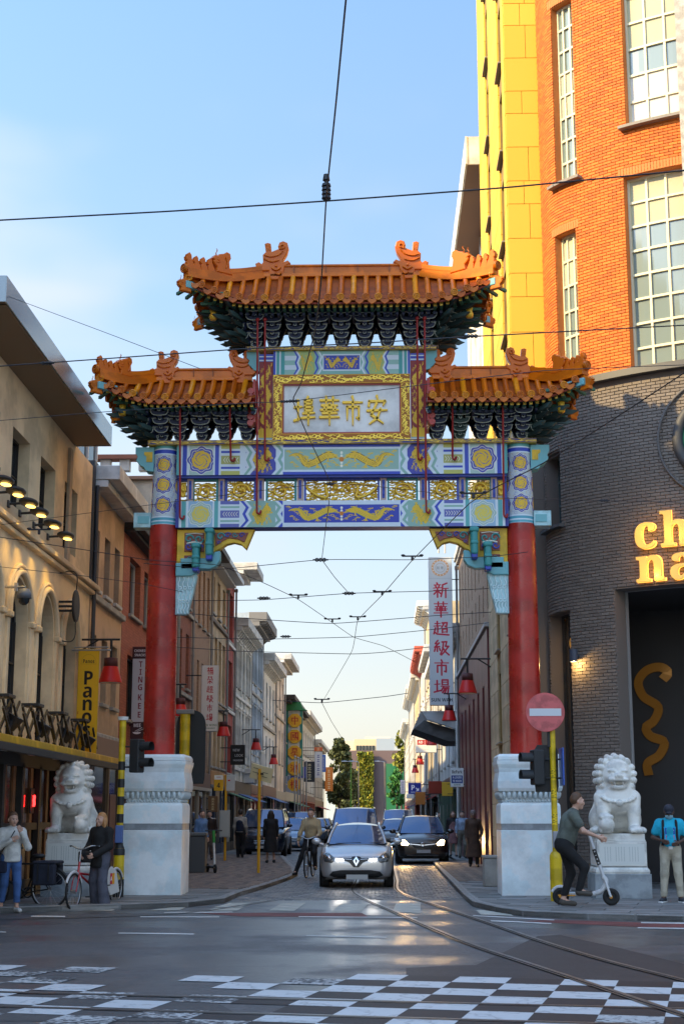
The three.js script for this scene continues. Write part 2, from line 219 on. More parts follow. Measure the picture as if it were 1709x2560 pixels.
function scatterStones(name, parent, geo, mats, sx, sz, region, y, jit, keep, limitZ) {   // small set stones: the nearest 300 singly, the rest together
  const list = [];
  for (let z = region[3]; z > region[2]; z -= sz) { const off = (Math.round(z / sz) & 1) * sx / 2; for (let x = region[0]; x < region[1]; x += sx) { const X = x + off + rr(-jit, jit), Z = z + rr(-jit, jit) * .5; if (keep(X, Z)) list.push([X, Z, rr(-.05, .05), rr(-.004, .006)]); } }
  list.slice(0, 300).forEach(([X, Z, r, h], i) => share(name, geo, mats[i * 7 % mats.length], parent, X, y + h, Z, r));
  const rest = list.slice(300), im = setM(new THREE.InstancedMesh(geo, mats[0].clone(), rest.length)), m4 = new THREE.Matrix4(); im.material.color.set(0xffffff);
  rest.forEach(([X, Z, r, h], i) => { m4.makeRotationY(r).setPosition(X, y + h, Z); im.setMatrixAt(i, m4); im.setColorAt(i, mats[i * 7 % mats.length].color); });
  im.name = name + '_field'; im.userData.kind = 'stuff'; parent.add(im);
}
const street = struct('street', [box(9.4, .03, 190, -1.7, -.030, -125)], mt([.06, .055, .05], .8, { tex: 'grime', rep: 1.2 }));
const cobM = [[.16, .15, .135], [.12, .115, .11], [.20, .18, .155], [.09, .085, .085], [.145, .13, .12]].map((c) => mt(c, .5, { bump: .003, brep: .2 }));
const onStreet = (x, z) => !inPoly(x, z, pavLpoly) && !inPoly(x, z, pavRpoly);
scatterStones('cobblestone', street, rbox(.17, .05, .115, 0, 0, 0, .03, 2), cobM, .182, .128, [-4.6, 2.8, -82, -30.4], -.017, .008, (x, z) => onStreet(x, z) && z < -30.6 - (x + .7) * .12);
const pvM = [[.20, .15, .12], [.16, .12, .10], [.23, .17, .13], [.13, .105, .09]].map((c) => mt(c, .8));
scatterStones('paver', pavL, rbox(.205, .03, .1, 0, 0, 0, .008, 1), pvM, .214, .108, [-7.1, -2.2, -62, -33.3], PV - .006, .003, (x, z) => inPoly(x + .2, z, pavLpoly) && inPoly(x + .1, z + .12, pavLpoly) && x < -2.55);
scatterStones('paver', pavR, rbox(.205, .03, .1, 0, 0, 0, .008, 1), pvM, .214, .108, [1.95, 3.3, -54, -37.2], PV - .006, .003, (x, z) => inPoly(x - .16, z, pavRpoly));
// the crossing road lies turned against the street
const RA = 12.3 * PI / 180, RO = gnd(1148.6, 2442.6), uv2 = (u, v) => [RO.x + u * Math.cos(RA) + v * Math.sin(RA), RO.z + u * Math.sin(RA) - v * Math.cos(RA)];
function sheet(name, pts, mat, y, parent = road) { const g = new THREE.ShapeGeometry(shp(pts.map(([x, z]) => [x, -z]))); g.rotateX(-PI / 2); const m = mesh(name, g, mat, parent); m.position.y = y; return m; }
const wornMat = new THREE.MeshStandardMaterial({ color: 0xffffff, roughness: .7, map: dataTex(512, (x, y, i) => { const w = sm(n2[i] * .55 + n1[i] * .45, .40, .56); return [.06 + .44 * w, .06 + .44 * w, .062 + .42 * w]; }) }); wornMat.map.repeat.set(.6, .6);
const veinMat = new THREE.MeshStandardMaterial({ color: 0xffffff, roughness: .55, map: dataTex(512, (x, y, i) => { const w = 1 - .28 * sm(1 - Math.abs(n3[i] - .5) * 9, .5, 1) - (n2[i] - .5) * .12; return [.60 * w, .61 * w, .60 * w]; }) }); veinMat.map.repeat.set(.45, .45);
const darkSq = mt([.028, .026, .027], .6, { tex: 'fine', rep: 1.1 });
const S = .545;
for (let i = -22; i < 14; i++) for (let j = -11; j < 1; j++) {
  const white = (i + j + 40) % 2 === 0, u = i * S, v = j * S, c = uv2(u + S / 2, v - S / 2); if (c[1] > -3.5 || Math.abs(c[0]) > 9) continue;
  const leftWorn = i < -3 - (j + 4) * .3;
  if (white && i < -3 && i > -8 && j > -3) { if (i < -5 || (i + j) % 4 === 0) continue; }
  if (white && leftWorn && rnd() < .12) continue;
  const q = [uv2(u, v), uv2(u + S, v), uv2(u + S, v - S), uv2(u, v - S)];
  if (white) sheet('painted_square', q, (leftWorn && rnd() < .55) || rnd() < .06 ? wornMat : veinMat, .0065); else if (i >= -2 - j * -.25 && i > -4) sheet('painted_square', q, darkSq, .005);
}
const pxSheet = (name, pts, mat, y = .006) => sheet(name, pts.map((p) => g2(p[0], p[1])), mat, y);
const patchM = mt([.050, .047, .047], .6, { tex: 'fine', rep: 1.3, bump: .003 });
const zl = (x, y) => [x / 1.823, 2230 + y / 1.823], zr = (x, y) => [850 + x / 1.825, 2230 + y / 1.825];
const lineQ = (z, x0, y0, x1, y1, h) => pxSheet('lane_line', [z(x0, y0), z(x1, y1), z(x1, y1 + h), z(x0, y0 + h)], MAT.paint);
pxSheet('asphalt_patch', [[300, 384], [300, 348], [480, 338], [620, 334], [760, 268], [900, 202], [1000, 196], [1280, 258], [1568, 330], [1700, 362], [1700, 424], [1490, 420], [980, 410], [780, 396]].map(([x, y]) => zr(x, y)), patchM, .003); pxSheet('asphalt_patch', [[-40, 470], [420, 470], [980, 500], [1060, 545], [900, 590], [-40, 590]].map(([x, y]) => zl(x, y)), mt([.088, .086, .084], .62, { tex: 'fine', rep: 1.1, bump: .003 }), .003);
lineQ(zl, 142, 109, 298, 110, 6); lineQ(zl, 640, 112, 1000, 113, 5); lineQ(zl, 748, 93, 1060, 90, 5); lineQ(zl, 540, 186, 884, 190, 6); lineQ(zl, -60, 180, 28, 182, 5); lineQ(zl, 1360, 112, 1900, 116, 4); lineQ(zl, 1395, 199, 1760, 206, 5);
lineQ(zr, 605, 107, 975, 127, 4); lineQ(zr, 685, 130, 962, 143, 5); lineQ(zr, 1370, 138, 1700, 143, 6); lineQ(zr, 1355, 162, 1700, 167, 6);
const redM = mt([.19, .055, .05], .75, { tex: 'grime', rep: 1.4 });
pxSheet('cycle_lane', [zl(900, 98), zl(1210, 95), zr(100, 97), zr(130, 115), zl(1100, 112)], redM, .004); pxSheet('cycle_lane', [zr(960, 128), zr(1370, 140), zr(1750, 146), zr(1750, 166), zr(1355, 161), zr(830, 134)], redM, .004);
for (const q of [[zl(665, 86), zl(730, 77), zl(856, 65), zl(820, 84)], [zl(972, 72), zl(1050, 50), zl(1158, 50), zl(1098, 69)], [zl(940, 87), zl(975, 75), zl(1112, 70), zl(1080, 87)], [zl(1224, 86), zl(1285, 52), zl(1395, 50), zl(1340, 88)], [zl(1505, 92), zl(1550, 54), zl(1680, 54), zl(1640, 92)], [zr(238, 92), zr(255, 52), zr(366, 52), zr(366, 97)], [zr(618, 84), zr(640, 83), zr(768, 98), zr(790, 110), zr(640, 104)], [zl(372, 85), zl(400, 78), zl(548, 72), zl(510, 88)]]) pxSheet('zebra_bar', q, mt([.50, .49, .42], .7, { tex: 'grime', rep: .8 }));
{ // tram rails set flush in the road
  const railM = mt([.26, .25, .24], .38, { metal: .8, tex: 'grime', rep: .7 }), grooveM = mt([.01, .01, .01], .9);
  const ribbon = (pts, w, off) => { const c = new THREE.CatmullRomCurve3(pts.map(([x, z]) => V(x, 0, z)), false, 'centripetal'), n = Math.ceil(c.getLength() / .5), P = [], I = []; for (let i = 0; i <= n; i++) { const p = c.getPointAt(i / n), t = c.getTangentAt(i / n); for (const s of [off - w / 2, off + w / 2]) P.push(p.x - t.z * s, 0, p.z + t.x * s); if (i < n) I.push(i * 2, i * 2 + 1, i * 2 + 2, i * 2 + 1, i * 2 + 3, i * 2 + 2); } const g = new THREE.BufferGeometry(); g.setAttribute('position', new THREE.Float32BufferAttribute(P, 3)); g.setIndex(I); g.computeVertexNormals(); const a = g.attributes.normal; for (let i = 0; i < a.count; i++) a.setXYZ(i, 0, 1, 0); return planarUV(flat(g)); };
  const rail = (pts, y = .010) => { const r = mesh('tram_rail', mg([ribbon(pts, .055, 0), ribbon(pts, .022, .075)]), railM, road, false); r.position.y = y; const gr = mesh('groove', ribbon(pts, .036, .047), grooveM, r, false); gr.position.y = -.001; };
  const rA = [[-.62, -120], [-.62, -60], [-.62, -46], [-.62, -39], ...[[888, 2232], [992, 2282], [1091, 2326], [1201, 2370], [1332, 2413.6], [1497, 2468], [1709, 2539], [1900, 2600]].map((p) => g2(...p))];
  const rB = [[.40, -120], [.40, -60], [.40, -46], [.40, -40], ...[[1003, 2232], [1113, 2271], [1233.6, 2312], [1370.5, 2359], [1535, 2408], [1709, 2452], [1950, 2520]].map((p) => g2(...p))];
  rail(rA, .016); rail(rB, .016);
  const [l0, l1] = [g2(0, 2481), g2(1709, 2523)], [k0, k1] = [g2(0, 2517), g2(1709, 2566)], st = (a, b) => [-.6, 0, .5, 1, 1.6].map((t) => [a[0] + (b[0] - a[0]) * t, a[1] + (b[1] - a[1]) * t]);
  rail(st(l0, l1)); rail(st(k0, k1));
  rail([[-2.9, -36], ...[[620, 2262], [480, 2282], [250, 2294], [0, 2300]].map((p) => g2(...p))].map((p, i) => i ? p : [-.65, -36.5]), .0085);
}
// ---------------------------------------------------------------- buildings
const brickTex = dataTex(512, (x, y, i) => { const row = y >> 5, yy = y & 31, xx = (x + (row & 1 ? 44 : 0)) % 88; const joint = yy < 5 || xx < 6, h = Math.sin(row * 91.7 + Math.floor((x + (row & 1 ? 44 : 0)) / 88) * 37.3) * 43758.5, k = h - Math.floor(h); const v = joint ? .62 : .78 + .25 * k + (n2[i] - .5) * .2; return [v, v * .97, v * .94]; });
const brickMat = (c) => { const m = mt(c, .85); m.map = brickTex.clone(); m.map.repeat.set(.83, .83); m.map.needsUpdate = true; return m; };
const plaster = (c, r = .85) => mt(c, r, { tex: 'grime', rep: 3.7, bump: .003, brep: .6 });
const BM = { frameD: mt([.025, .022, .02], .5), frameW: mt([.62, .61, .58], .5), sill: mt([.42, .40, .36], .75, { tex: 'grime', rep: 1 }), corn: mt([.66, .65, .62], .6, { tex: 'grime', rep: 2 }), dark: mt([.035, .032, .03], .7), roof: mt([.06, .058, .06], .8, { tex: 'grime', rep: 2 }), curtain: mt([.62, .60, .55], .9), soffit: mt([.16, .12, .09], .8) };
const gc = {};
const cached = (k, f) => gc[k] ??= f();
function windowPart(parent, x, y, w, h, { arch = 0, frame = BM.frameD, mullX = 1, mullY = 1, inset = .2, blind = 0, name = 'window', b = .05 } = {}) {
  const key = [w, h, arch, mullX, mullY, b].map((v) => v.toFixed ? v.toFixed(3) : v).join('_');
  const fg = cached('wf' + key, () => {
    const out = []; const top = arch ? h - w / 2 : h;
    out.push(box(b, top, .06, -w / 2 + b / 2, top / 2, 0), box(b, top, .06, w / 2 - b / 2, top / 2, 0), box(w - 2 * b, b, .06, 0, b / 2, 0));
    if (arch) out.push(new THREE.TorusGeometry(w / 2 - b / 2, b / 2, 6, 16, PI).translate(0, top, 0)); else out.push(box(w - 2 * b, b, .06, 0, h - b / 2, 0));
    for (let i = 1; i < mullX; i++) out.push(box(b * .7, (arch ? h - .05 : h) - 2 * b, .05, -w / 2 + w * i / mullX, h / 2, 0));
    for (let j = 1; j < mullY; j++) out.push(box(w - 2 * b, b * .7, .045, 0, top * j / mullY, 0));
    return planarUV(flat(mg(out)));
  });
  const pg = cached('wp' + key, () => { if (!arch) return planarUV(flat(box(w - .02, h - .02, .012, 0, h / 2, -.03))); const s = new THREE.Shape(); s.moveTo(-w / 2 + .01, .01); s.lineTo(w / 2 - .01, .01); s.lineTo(w / 2 - .01, h - w / 2); s.absarc(0, h - w / 2, w / 2 - .01, 0, PI, false); return planarUV(flat(T(ext(s, .012), 0, 0, -.036))); });
  const f = share(name, fg, frame, parent, x, y, -inset); share('pane', pg, MAT.glass, f);
  if (blind) share('curtain', cached('cu' + key + blind, () => planarUV(flat(box(w - .1, h * blind, .008, 0, h - h * blind / 2 - .03, -.02)))), BM.curtain, f);
  return f;
}
function facadeWall(w, h, holes, depth = .28) {
  const s = shp([[0, 0], [w, 0], [w, h], [0, h]]);
  for (const o of holes) { const p = new THREE.Path(), x0 = o.x - o.w / 2, x1 = o.x + o.w / 2, y0 = o.y, y1 = o.y + o.h; p.moveTo(x0, y0); p.lineTo(x1, y0); if (o.arch) { p.lineTo(x1, y1 - o.w / 2); p.absarc(o.x, y1 - o.w / 2, o.w / 2, 0, PI, false); } else { p.lineTo(x1, y1); p.lineTo(x0, y1); } p.lineTo(x0, y0); s.holes.push(p); }
  return T(ext(s, depth), 0, 0, -depth);
}
function house(o) {                                                       // a terraced house with its front towards the street
  const w = Math.abs(o.zf - o.zn), L = o.side === 'L', g = thing(o.name ?? 'house', o.label, o.cat ?? 'building', [o.x, 0, L ? o.zn : o.zf], L ? PI / 2 : -PI / 2, o.group);
  const U = (u) => L ? u : w - u, holes = [];
  for (const r of o.rows ?? []) { const cols = r.cols ?? Array.from({ length: r.n }, (_, i) => (r.m ?? 0) + (w - 2 * (r.m ?? 0)) * (i + .5) / r.n); for (const c of cols) holes.push({ x: U(c), y: r.y, w: r.w, h: r.h, arch: r.arch, r }); }
  mesh('wall', facadeWall(w, o.h, holes), o.mat, g);
  mesh('body', [box(w - .01, o.h - .02, o.depth ?? 9, w / 2, o.h / 2 - .01, -.285 - (o.depth ?? 9) / 2)], o.side2 ?? o.mat, g);
  for (const q of holes) {
    const r = q.r, f = windowPart(g, q.x, q.y, q.w, q.h, { arch: q.arch, frame: r.frame, mullX: r.mx ?? 2, mullY: r.my ?? 2, blind: r.blind, inset: r.inset ?? .2 });
    if (r.sill !== 0) share('sill', cached('sill' + q.w, () => planarUV(flat(rbox(q.w + .16, .09, .2, 0, -.045, 0, .015)))), r.sillMat ?? BM.sill, g, q.x, q.y, .0);
    if (r.hood) share('hood', cached('hood' + q.w, () => planarUV(flat(mg([rbox(q.w + .3, .12, .2, 0, .2, 0, .02), rbox(q.w + .16, .12, .1, 0, .09, 0, .02), box(.08, q.h, .06, -q.w / 2 - .05, -q.h / 2 + .03, 0), box(.08, q.h, .06, q.w / 2 + .05, -q.h / 2 + .03, 0)])))), r.hood, g, q.x, q.y + q.h, .03);
  }
  if (o.cornice) { const c = o.cornice; mesh('cornice', [rbox(w + .05, c.h, c.d, w / 2, (c.y ?? o.h) - c.h / 2 + .01, c.d / 2 - .1, .02), rbox(w + .02, c.h * .5, c.d * .55, w / 2, (c.y ?? o.h) - c.h * 1.25, c.d * .275 - .05, .02)], c.mat ?? BM.corn, g); if (c.br) for (let u = .3; u < w - .1; u += c.br) share('corbel', cached('corb' + c.d, () => planarUV(flat(T(ext([[0, 0], [c.d * .85, 0], [c.d * .8, -.12], [c.d * .4, -.22], [.08, -.5], [0, -.5]], .14, .01).rotateY(-PI / 2), .07, 0, 0)))), c.mat ?? BM.corn, g, u, (c.y ?? o.h) - c.h * .95, .0); }
  for (const y of o.bands ?? []) mesh('string_course', [rbox(w, .16, .14, w / 2, y, .05, .03)], o.bandMat ?? BM.sill, g);
  for (const u of o.pil ?? []) mesh('pilaster', [rbox(.26, o.h - 3.6, .10, U(u), 3.3 + (o.h - 3.6) / 2, .05, .02), rbox(.36, .16, .16, U(u), o.h - .5, .06, .03)], o.pilMat ?? o.mat, g);
  if (o.shop) { // shop front: plinth, uneven bays of dark panes, a door, fascia, sometimes an awning
    const s = o.shop, H0 = 2.7 + rr(-.15, .25), pal = [[.03, .03, .03], [.10, .03, .03], [.03, .05, .10], [.16, .10, .05], [.34, .32, .28], [.05, .09, .06], [.30, .06, .04]], fm = s.mat ?? mt(pal[rnd() * pal.length | 0], .55), bays = []; let u = .12; while (u < w - .9) { bays.push(u); u += rr(.9, 2.6); } bays.push(w - .12);
    const sf = mesh('shop_front', [box(w - .1, .4, .1, w / 2, .3, .06), box(w - .1, .12, .14, w / 2, H0 + .02, .08), ...bays.map((b) => box(.12, H0 - .1, .12, b, H0 / 2 + .05, .07))], fm, g);
    for (let i = 0; i < bays.length - 1; i++) { const a = bays[i] + .06, b = bays[i + 1] - .06, k = rnd(); share('shop_pane', planarUV(flat(box(b - a, H0 - .62, .03, (a + b) / 2, H0 / 2 + .22, .04))), k < .72 ? MAT.glass : mt([rr(.05, .3), rr(.05, .2), rr(.04, .16)], .5), sf); if (k > .45 && b - a > .9) mesh('door_leaf', [rbox(.85, 2.1, .05, (a + b) / 2, 1.15, .07, .01)], mt(pal[rnd() * pal.length | 0], .5), sf); }
    mesh('fascia_board', [rbox(w - .1, .5 + rr(-.1, .2), .12, w / 2, H0 + .36, .09, .02)], s.fascia ?? mt(pal[rnd() * pal.length | 0], .5), g);
    if (rnd() < .45 && o.zn < -60) mesh('awning', [xf(box(w * .6, .03, 1.1), { rx: .35, t: [w * .5, H0 - .12, .62] })], mt([[.4, .05, .04], [.05, .12, .3], [.5, .46, .4], [.08, .2, .1]][rnd() * 4 | 0], .7), g);
  }
  if (o.zn < -36) mesh('downpipe', [cyl(.05, .05, o.h - .6, U(w - .12), .2, .10, 8), box(.16, .14, .16, U(w - .12), o.h - .5, .09), ...[2.5, 5, 7.5].map((y) => cyl(.062, .062, .05, U(w - .12), y, .10, 8))], cached('dpM', () => mt([.24, .23, .22], .6)), g);
  if (o.roof) mesh('roof', [T(ext([[0, 0], [-(o.depth ?? 9) * .5, o.roof], [-(o.depth ?? 9), 0]], w - .02).rotateY(-PI / 2), w - .01, o.h - .02, -.1)].map((q) => q), o.roofMat ?? BM.roof, g);
  for (const c of o.chimney ?? []) mesh('chimney', [rbox(.7, 1.5, .5, U(c), o.h + .7, -2.2, .02), cyl(.09, .08, .35, U(c) - .18, o.h + 1.45, -2.2, 10), cyl(.09, .08, .35, U(c) + .18, o.h + 1.45, -2.2, 10)], brickMat([.30, .10, .07]), g);
  g.userData.W = w; return { g, w, U };
}
const XL = -7.1, XR = 3.3;
const tan = plaster([.86, .68, .44]);
{ // left corner building with round arches, flood lamps and a flat metal roof
  const zn = -18, zf = -35.7, arches = [], uppers = []; for (let k = -1; k < 3; k++) { arches.push(28.7 - 18 + (k - 1) * 2.4 + 2.4); uppers.push(28.35 - 18 + (k - 1) * 2.4 + 2.4); }
  const { g, w } = house({ name: 'corner_building', label: 'tan plastered corner building with round arched windows and flood lamps on its wall', side: 'L', x: XL, zn, zf, h: 10.15, mat: tan, depth: 12,
    rows: [{ y: 7.55, h: 1.52, w: 1.42, cols: uppers, mx: 2, my: 2, inset: .26, sill: 0 }, { y: 2.95, h: 3.3, w: 1.56, cols: arches, arch: 1, mx: 2, my: 3, inset: .26, sill: 0 }] });
  mesh('string_course', [rbox(w + .3, .12, .26, w / 2 + .15, 7.13, .08, .03), rbox(w + .2, .1, .16, w / 2 + .1, 7.0, .05, .03)], tan, g);
  for (const u of arches) { const pts = []; mesh('arch_moulding', [new THREE.TorusGeometry(.90, .075, 8, 24, PI).translate(u, 5.47, .04), new THREE.TorusGeometry(1.02, .05, 8, 24, PI).translate(u, 5.47, .03), rbox(.26, .12, .16, u - .94, 5.42, .05, .03), rbox(.26, .12, .16, u + .94, 5.42, .05, .03), rbox(.17, 2.4, .08, u - .91, 4.16, .02, .02), rbox(.17, 2.4, .08, u + .91, 4.16, .02, .02)], tan, g); }
  mesh('pilaster', [rbox(.28, 2.7, .08, w - 2.9, 8.55, .03, .02)], plaster([.50, .41, .30]), g);
  const steelF = mt([.30, .36, .40], .25, { metal: .8 });
  const rf = mesh('roof_overhang', [box(9.9, .42, 2.6, 5.55 + 4.95, 10.36, -.5)], BM.soffit, g);
  mesh('fascia', [box(9.96, .46, .03, 5.52 + 4.98, 10.36, .82), box(.03, .46, 2.6, 5.53, 10.36, -.48), box(.03, .46, 2.6, 15.48, 10.36, -.48)], steelF, rf);
  mesh('soffit_board', [box(9.6, .03, 1.2, 10.5, 10.12, .2)], mt([.20, .135, .08], .6), rf);
  const ph = mesh('rooftop_storey', [box(4.4, 1.7, 5, w + .6, 11.0, -3.0)], mt([.16, .18, .21], .5), g); mesh('rooftop_glazing', [box(4.0, 1.1, .06, w + .6, 11.1, -.48)], MAT.glass, ph); for (let i = 0; i < 4; i++) mesh('rooftop_frame', [box(.09, 1.2, .1, w - 1.2 + i * 1.2, 11.1, -.45)], BM.frameW, ph);
  mesh('drain_pipe', [cyl(.05, .05, 6.5, w + .05, 3.2, .1, 10), box(.5, 3.2, .3, w + .1, 8.7, -.1)], mt([.05, .055, .065], .5), g);
  // dark shop front behind the lion
  const sh = mesh('shop_front', [box(w - .2, .25, .2, w / 2, 2.72, .02), box(w - .2, .14, .16, w / 2, 1.45, .02), box(w - .2, .35, .15, w / 2, .25, .02), ...[4, 6.4, 8.2, 9.7, 11.2, 12.7, 14.2, 15.8, 17.4].map((u) => box(.16, 2.6, .2, u, 1.4, .02))], mt([.02, .018, .016], .6), g);
  for (let i = 0; i < 8; i++) share('shop_pane', cached('spL1', () => planarUV(flat(box(1.35, 2.3, .02)))), mt([.06, .035, .02], .12), sh, 4.2 + i * 1.55, 1.5, .012);
  for (let i = 0; i < 12; i++) mesh('wood_panel', [box(.2, 2.3, .05, 8.6 + i * .72, 1.55, .03)], mt([.22, .085, .025], .6, { tex: 'grime', rep: .8 }), sh);
}
{ // a row of flood lamps on brackets, lit
  const hm = mt([.03, .028, .026], .5), gm = mt([1, .72, .25], .4, { emis: [1, .58, .12], ei: 2.6 }); let i = 0;
  const spots = [[20, 1224], [66, 1246], [105, 1275], [135, 1319], [165, 1344]]; const zs = [-24.6, -25.6, -26.5, -27.5, -28.4, -29.6, -30.9];
  for (const z of zs) {
    const t = thing('flood_lamp', 'lit black flood lamp on a bracket above the arched windows of the tan building', 'lamp', [XL, 7.47, z], PI / 2, 'flood lamps along the tan wall');
    mesh('housing', [xf(ball(.2, 0, 0, 0, 14), { s: [1.7, .36, .9], t: [0, .05, .40] }), rod(V(0, .02, 0), V(0, .04, .34), .025), rbox(.14, .14, .06, 0, .02, .01)], hm, t);
    mesh('lens', [xf(new THREE.CircleGeometry(.15, 16), { rx: PI / 2, s: [1.2, .6, 1], t: [0, -.03, .44] })], gm, t);
    const l = new THREE.SpotLight(new THREE.Color(1, .62, .12), 4, 6, .62, .8, 2); l.name = 'flood_light'; l.position.set(0, -.05, .46); l.target.position.set(0, -2.2, .0); l.castShadow = true; l.shadow.radius = 5; t.add(l, l.target); i++;
  }
}
house({ name: 'house', label: 'narrow beige house with a white box cornice and three windows a floor', side: 'L', x: XL, zn: -35.75, zf: -40.25, h: 10.0, mat: plaster([.62, .42, .26]), depth: 9,
  rows: [{ y: 7.2, h: 1.52, w: .78, cols: [.6, 2.1, 3.55], sillMat: BM.corn, mx: 1, inset: .24 }, { y: 4.45, h: 1.62, w: .78, cols: [.6, 2.1, 3.55], mx: 1, inset: .24 }], cornice: { h: .36, d: .75, y: 10.2 }, bands: [3.6, 3.3, 6.95], roof: 1.4, shop: { fascia: mt([.22, .13, .09], .6) } });
house({ label: 'red brick house between the beige house and the red gate column', side: 'L', x: XL, zn: -40.3, zf: -46.2, h: 9.7, mat: brickMat([.42, .125, .065]), depth: 9, rows: [{ y: 7.25, h: 1.65, w: 1.9, cols: [2.0, 4.6], frame: BM.frameW, mx: 2, my: 1 }, { y: 4.3, h: 1.8, w: 1.9, cols: [2.0, 4.6], mx: 2, my: 1 }], cornice: { h: .2, d: .6, mat: BM.dark }, roof: 1.9, shop: {} });
{ const { g } = house({ label: 'tall cream house with a crenellated parapet showing over the brick roof', side: 'L', x: XL, zn: -46.3, zf: -51.2, h: 12.4, mat: plaster([.66, .59, .48]), depth: 9, rows: [{ y: 8.6, h: 1.7, w: .9, n: 3 }, { y: 5.2, h: 1.7, w: .9, n: 3 }], shop: {} });
  for (let i = 0; i < 7; i++) mesh('merlon', [box(.3, .38, .32, .1, 12.75, -.5 - i * .62)], BM.corn, g); mesh('coping', [box(.5, .14, 4.6, .1, 13.0, -2.3)], mt([.34, .14, .09], .8), g); mesh('string_course', [rbox(.2, .12, 4.6, -.05, 12.3, -2.3)], mt([.34, .2, .14], .8), g); }
house({ label: 'dark red brick house with stone sills right beside the left gate column', side: 'L', x: XL, zn: -51.25, zf: -55.2, h: 12.2, mat: brickMat([.34, .125, .08]), depth: 9, rows: [{ y: 9.2, h: 1.9, w: .85, n: 2, mx: 1 }, { y: 6.2, h: 2.0, w: .85, n: 2, mx: 1 }, { y: 3.6, h: 1.7, w: .85, n: 2, mx: 1 }], bands: [8.9, 5.9], cornice: { h: .3, d: .5 }, shop: {} });
house({ label: 'brown brick house with narrow windows behind the white vertical sign', side: 'L', x: XL, zn: -55.25, zf: -61.2, h: 12.3, mat: brickMat([.45, .28, .175]), depth: 9, rows: [{ y: 9.0, h: 2.3, w: .62, n: 4, mx: 1, frame: mt([.22, .09, .05], .7) }, { y: 5.4, h: 2.2, w: .62, n: 4, mx: 1, frame: mt([.22, .09, .05], .7) }], cornice: { h: .25, d: .9, mat: mt([.05, .045, .04], .6) }, shop: { fascia: mt([.12, .05, .04], .6) } });
{ const { g, w } = house({ label: 'sandstone house with a timber bay and a pale metal eave', side: 'L', x: XL, zn: -61.25, zf: -67.7, h: 12.3, mat: plaster([.64, .47, .29]), depth: 9, rows: [{ y: 10.1, h: 1.6, w: 1.1, n: 3, mx: 2, frame: mt([.45, .25, .08], .6) }, { y: 6.5, h: 2.7, w: 1.1, n: 4, mx: 2, my: 3, frame: mt([.12, .06, .04], .6) }, { y: 3.7, h: 2.0, w: 1.1, n: 4, mx: 2, frame: mt([.12, .06, .04], .6) }], bands: [9.75, 6.2], bandMat: mt([.14, .10, .08], .7), cornice: { h: .22, d: .9, mat: mt([.55, .57, .58], .4) }, shop: { fascia: mt([.4, .16, .03], .6) } }); }
house({ label: 'narrow red house with a wide white overhanging cornice', side: 'L', x: XL, zn: -67.75, zf: -71.4, h: 12.9, mat: plaster([.46, .10, .08]), depth: 9, rows: [{ y: 9.7, h: 2.3, w: 2.3, n: 1, mx: 3, frame: mt([.12, .03, .03], .6) }, { y: 6.6, h: 2.2, w: 2.3, n: 1, mx: 3, frame: mt([.12, .03, .03], .6) }, { y: 3.6, h: 2.2, w: 2.3, n: 1, mx: 3, frame: mt([.12, .03, .03], .6) }], bands: [9.5, 6.4], bandMat: BM.corn, cornice: { h: .35, d: 1.5, y: 13.2 }, shop: {} });
{ const { g, w } = house({ label: 'white ornate house with pilasters and a stone balcony', side: 'L', x: XL, zn: -71.45, zf: -80.4, h: 11.1, mat: plaster([.76, .75, .69]), depth: 9, rows: [{ y: 7.9, h: 2.1, w: .95, n: 5, hood: BM.corn }, { y: 4.3, h: 2.4, w: .95, n: 5, hood: BM.corn }], pil: [.2, 3.5, 5.4, 8.7], cornice: { h: .4, d: .8, br: .75 }, bands: [7.4, 3.9], bandMat: BM.corn, shop: { fascia: mt([.01, .01, .012], .5) }, roof: 1.6, roofMat: mt([.45, .40, .28], .7), chimney: [6.8] });
  mesh('balcony', [rbox(2.6, .25, 1.0, 6.6, 3.9, .5, .04), rbox(2.6, .14, .12, 6.6, 4.9, .92, .03), ...Array.from({ length: 9 }, (_, i) => cyl(.06, .06, .8, 5.5 + i * .28, 4.05, .92, 8)), rbox(.3, .5, .6, 5.6, 3.55, .3, .05), rbox(.3, .5, .6, 7.6, 3.55, .3, .05)], BM.corn, g); }
house({ label: 'pale blue grey house with a heavy dark cornice', side: 'L', x: XL, zn: -80.45, zf: -88.2, h: 12.6, mat: plaster([.52, .60, .68]), depth: 9, rows: [{ y: 8.9, h: 2.4, w: 1.0, n: 4, hood: plaster([.5, .57, .64]) }, { y: 5.0, h: 2.6, w: 1.0, n: 4, hood: plaster([.5, .57, .64]) }], pil: [.2, 3.9, 7.5], cornice: { h: .5, d: 1.0, br: .9, mat: mt([.20, .19, .18], .7) }, bands: [8.3, 4.5], shop: {}, chimney: [2, 6] });
house({ label: 'plain white house with tall windows and grey parapet', side: 'L', x: XL, zn: -88.25, zf: -99.5, h: 11.2, mat: plaster([.76, .76, .73]), depth: 9, rows: [{ y: 7.6, h: 2.2, w: 1.0, n: 4 }, { y: 4.2, h: 2.3, w: 1.0, n: 4 }], cornice: { h: .45, d: .9, br: 1.1 }, bands: [7.0], shop: {}, roof: 2.0 });
house({ label: 'white and peach house with an overhanging cornice', side: 'L', x: XL, zn: -99.55, zf: -109.2, h: 12.4, mat: plaster([.74, .64, .54]), depth: 9, rows: [{ y: 9.0, h: 2.0, w: 1.0, n: 3 }, { y: 5.2, h: 2.3, w: 1.0, n: 3 }], cornice: { h: .4, d: 1.2 }, bands: [8.3], shop: {} });
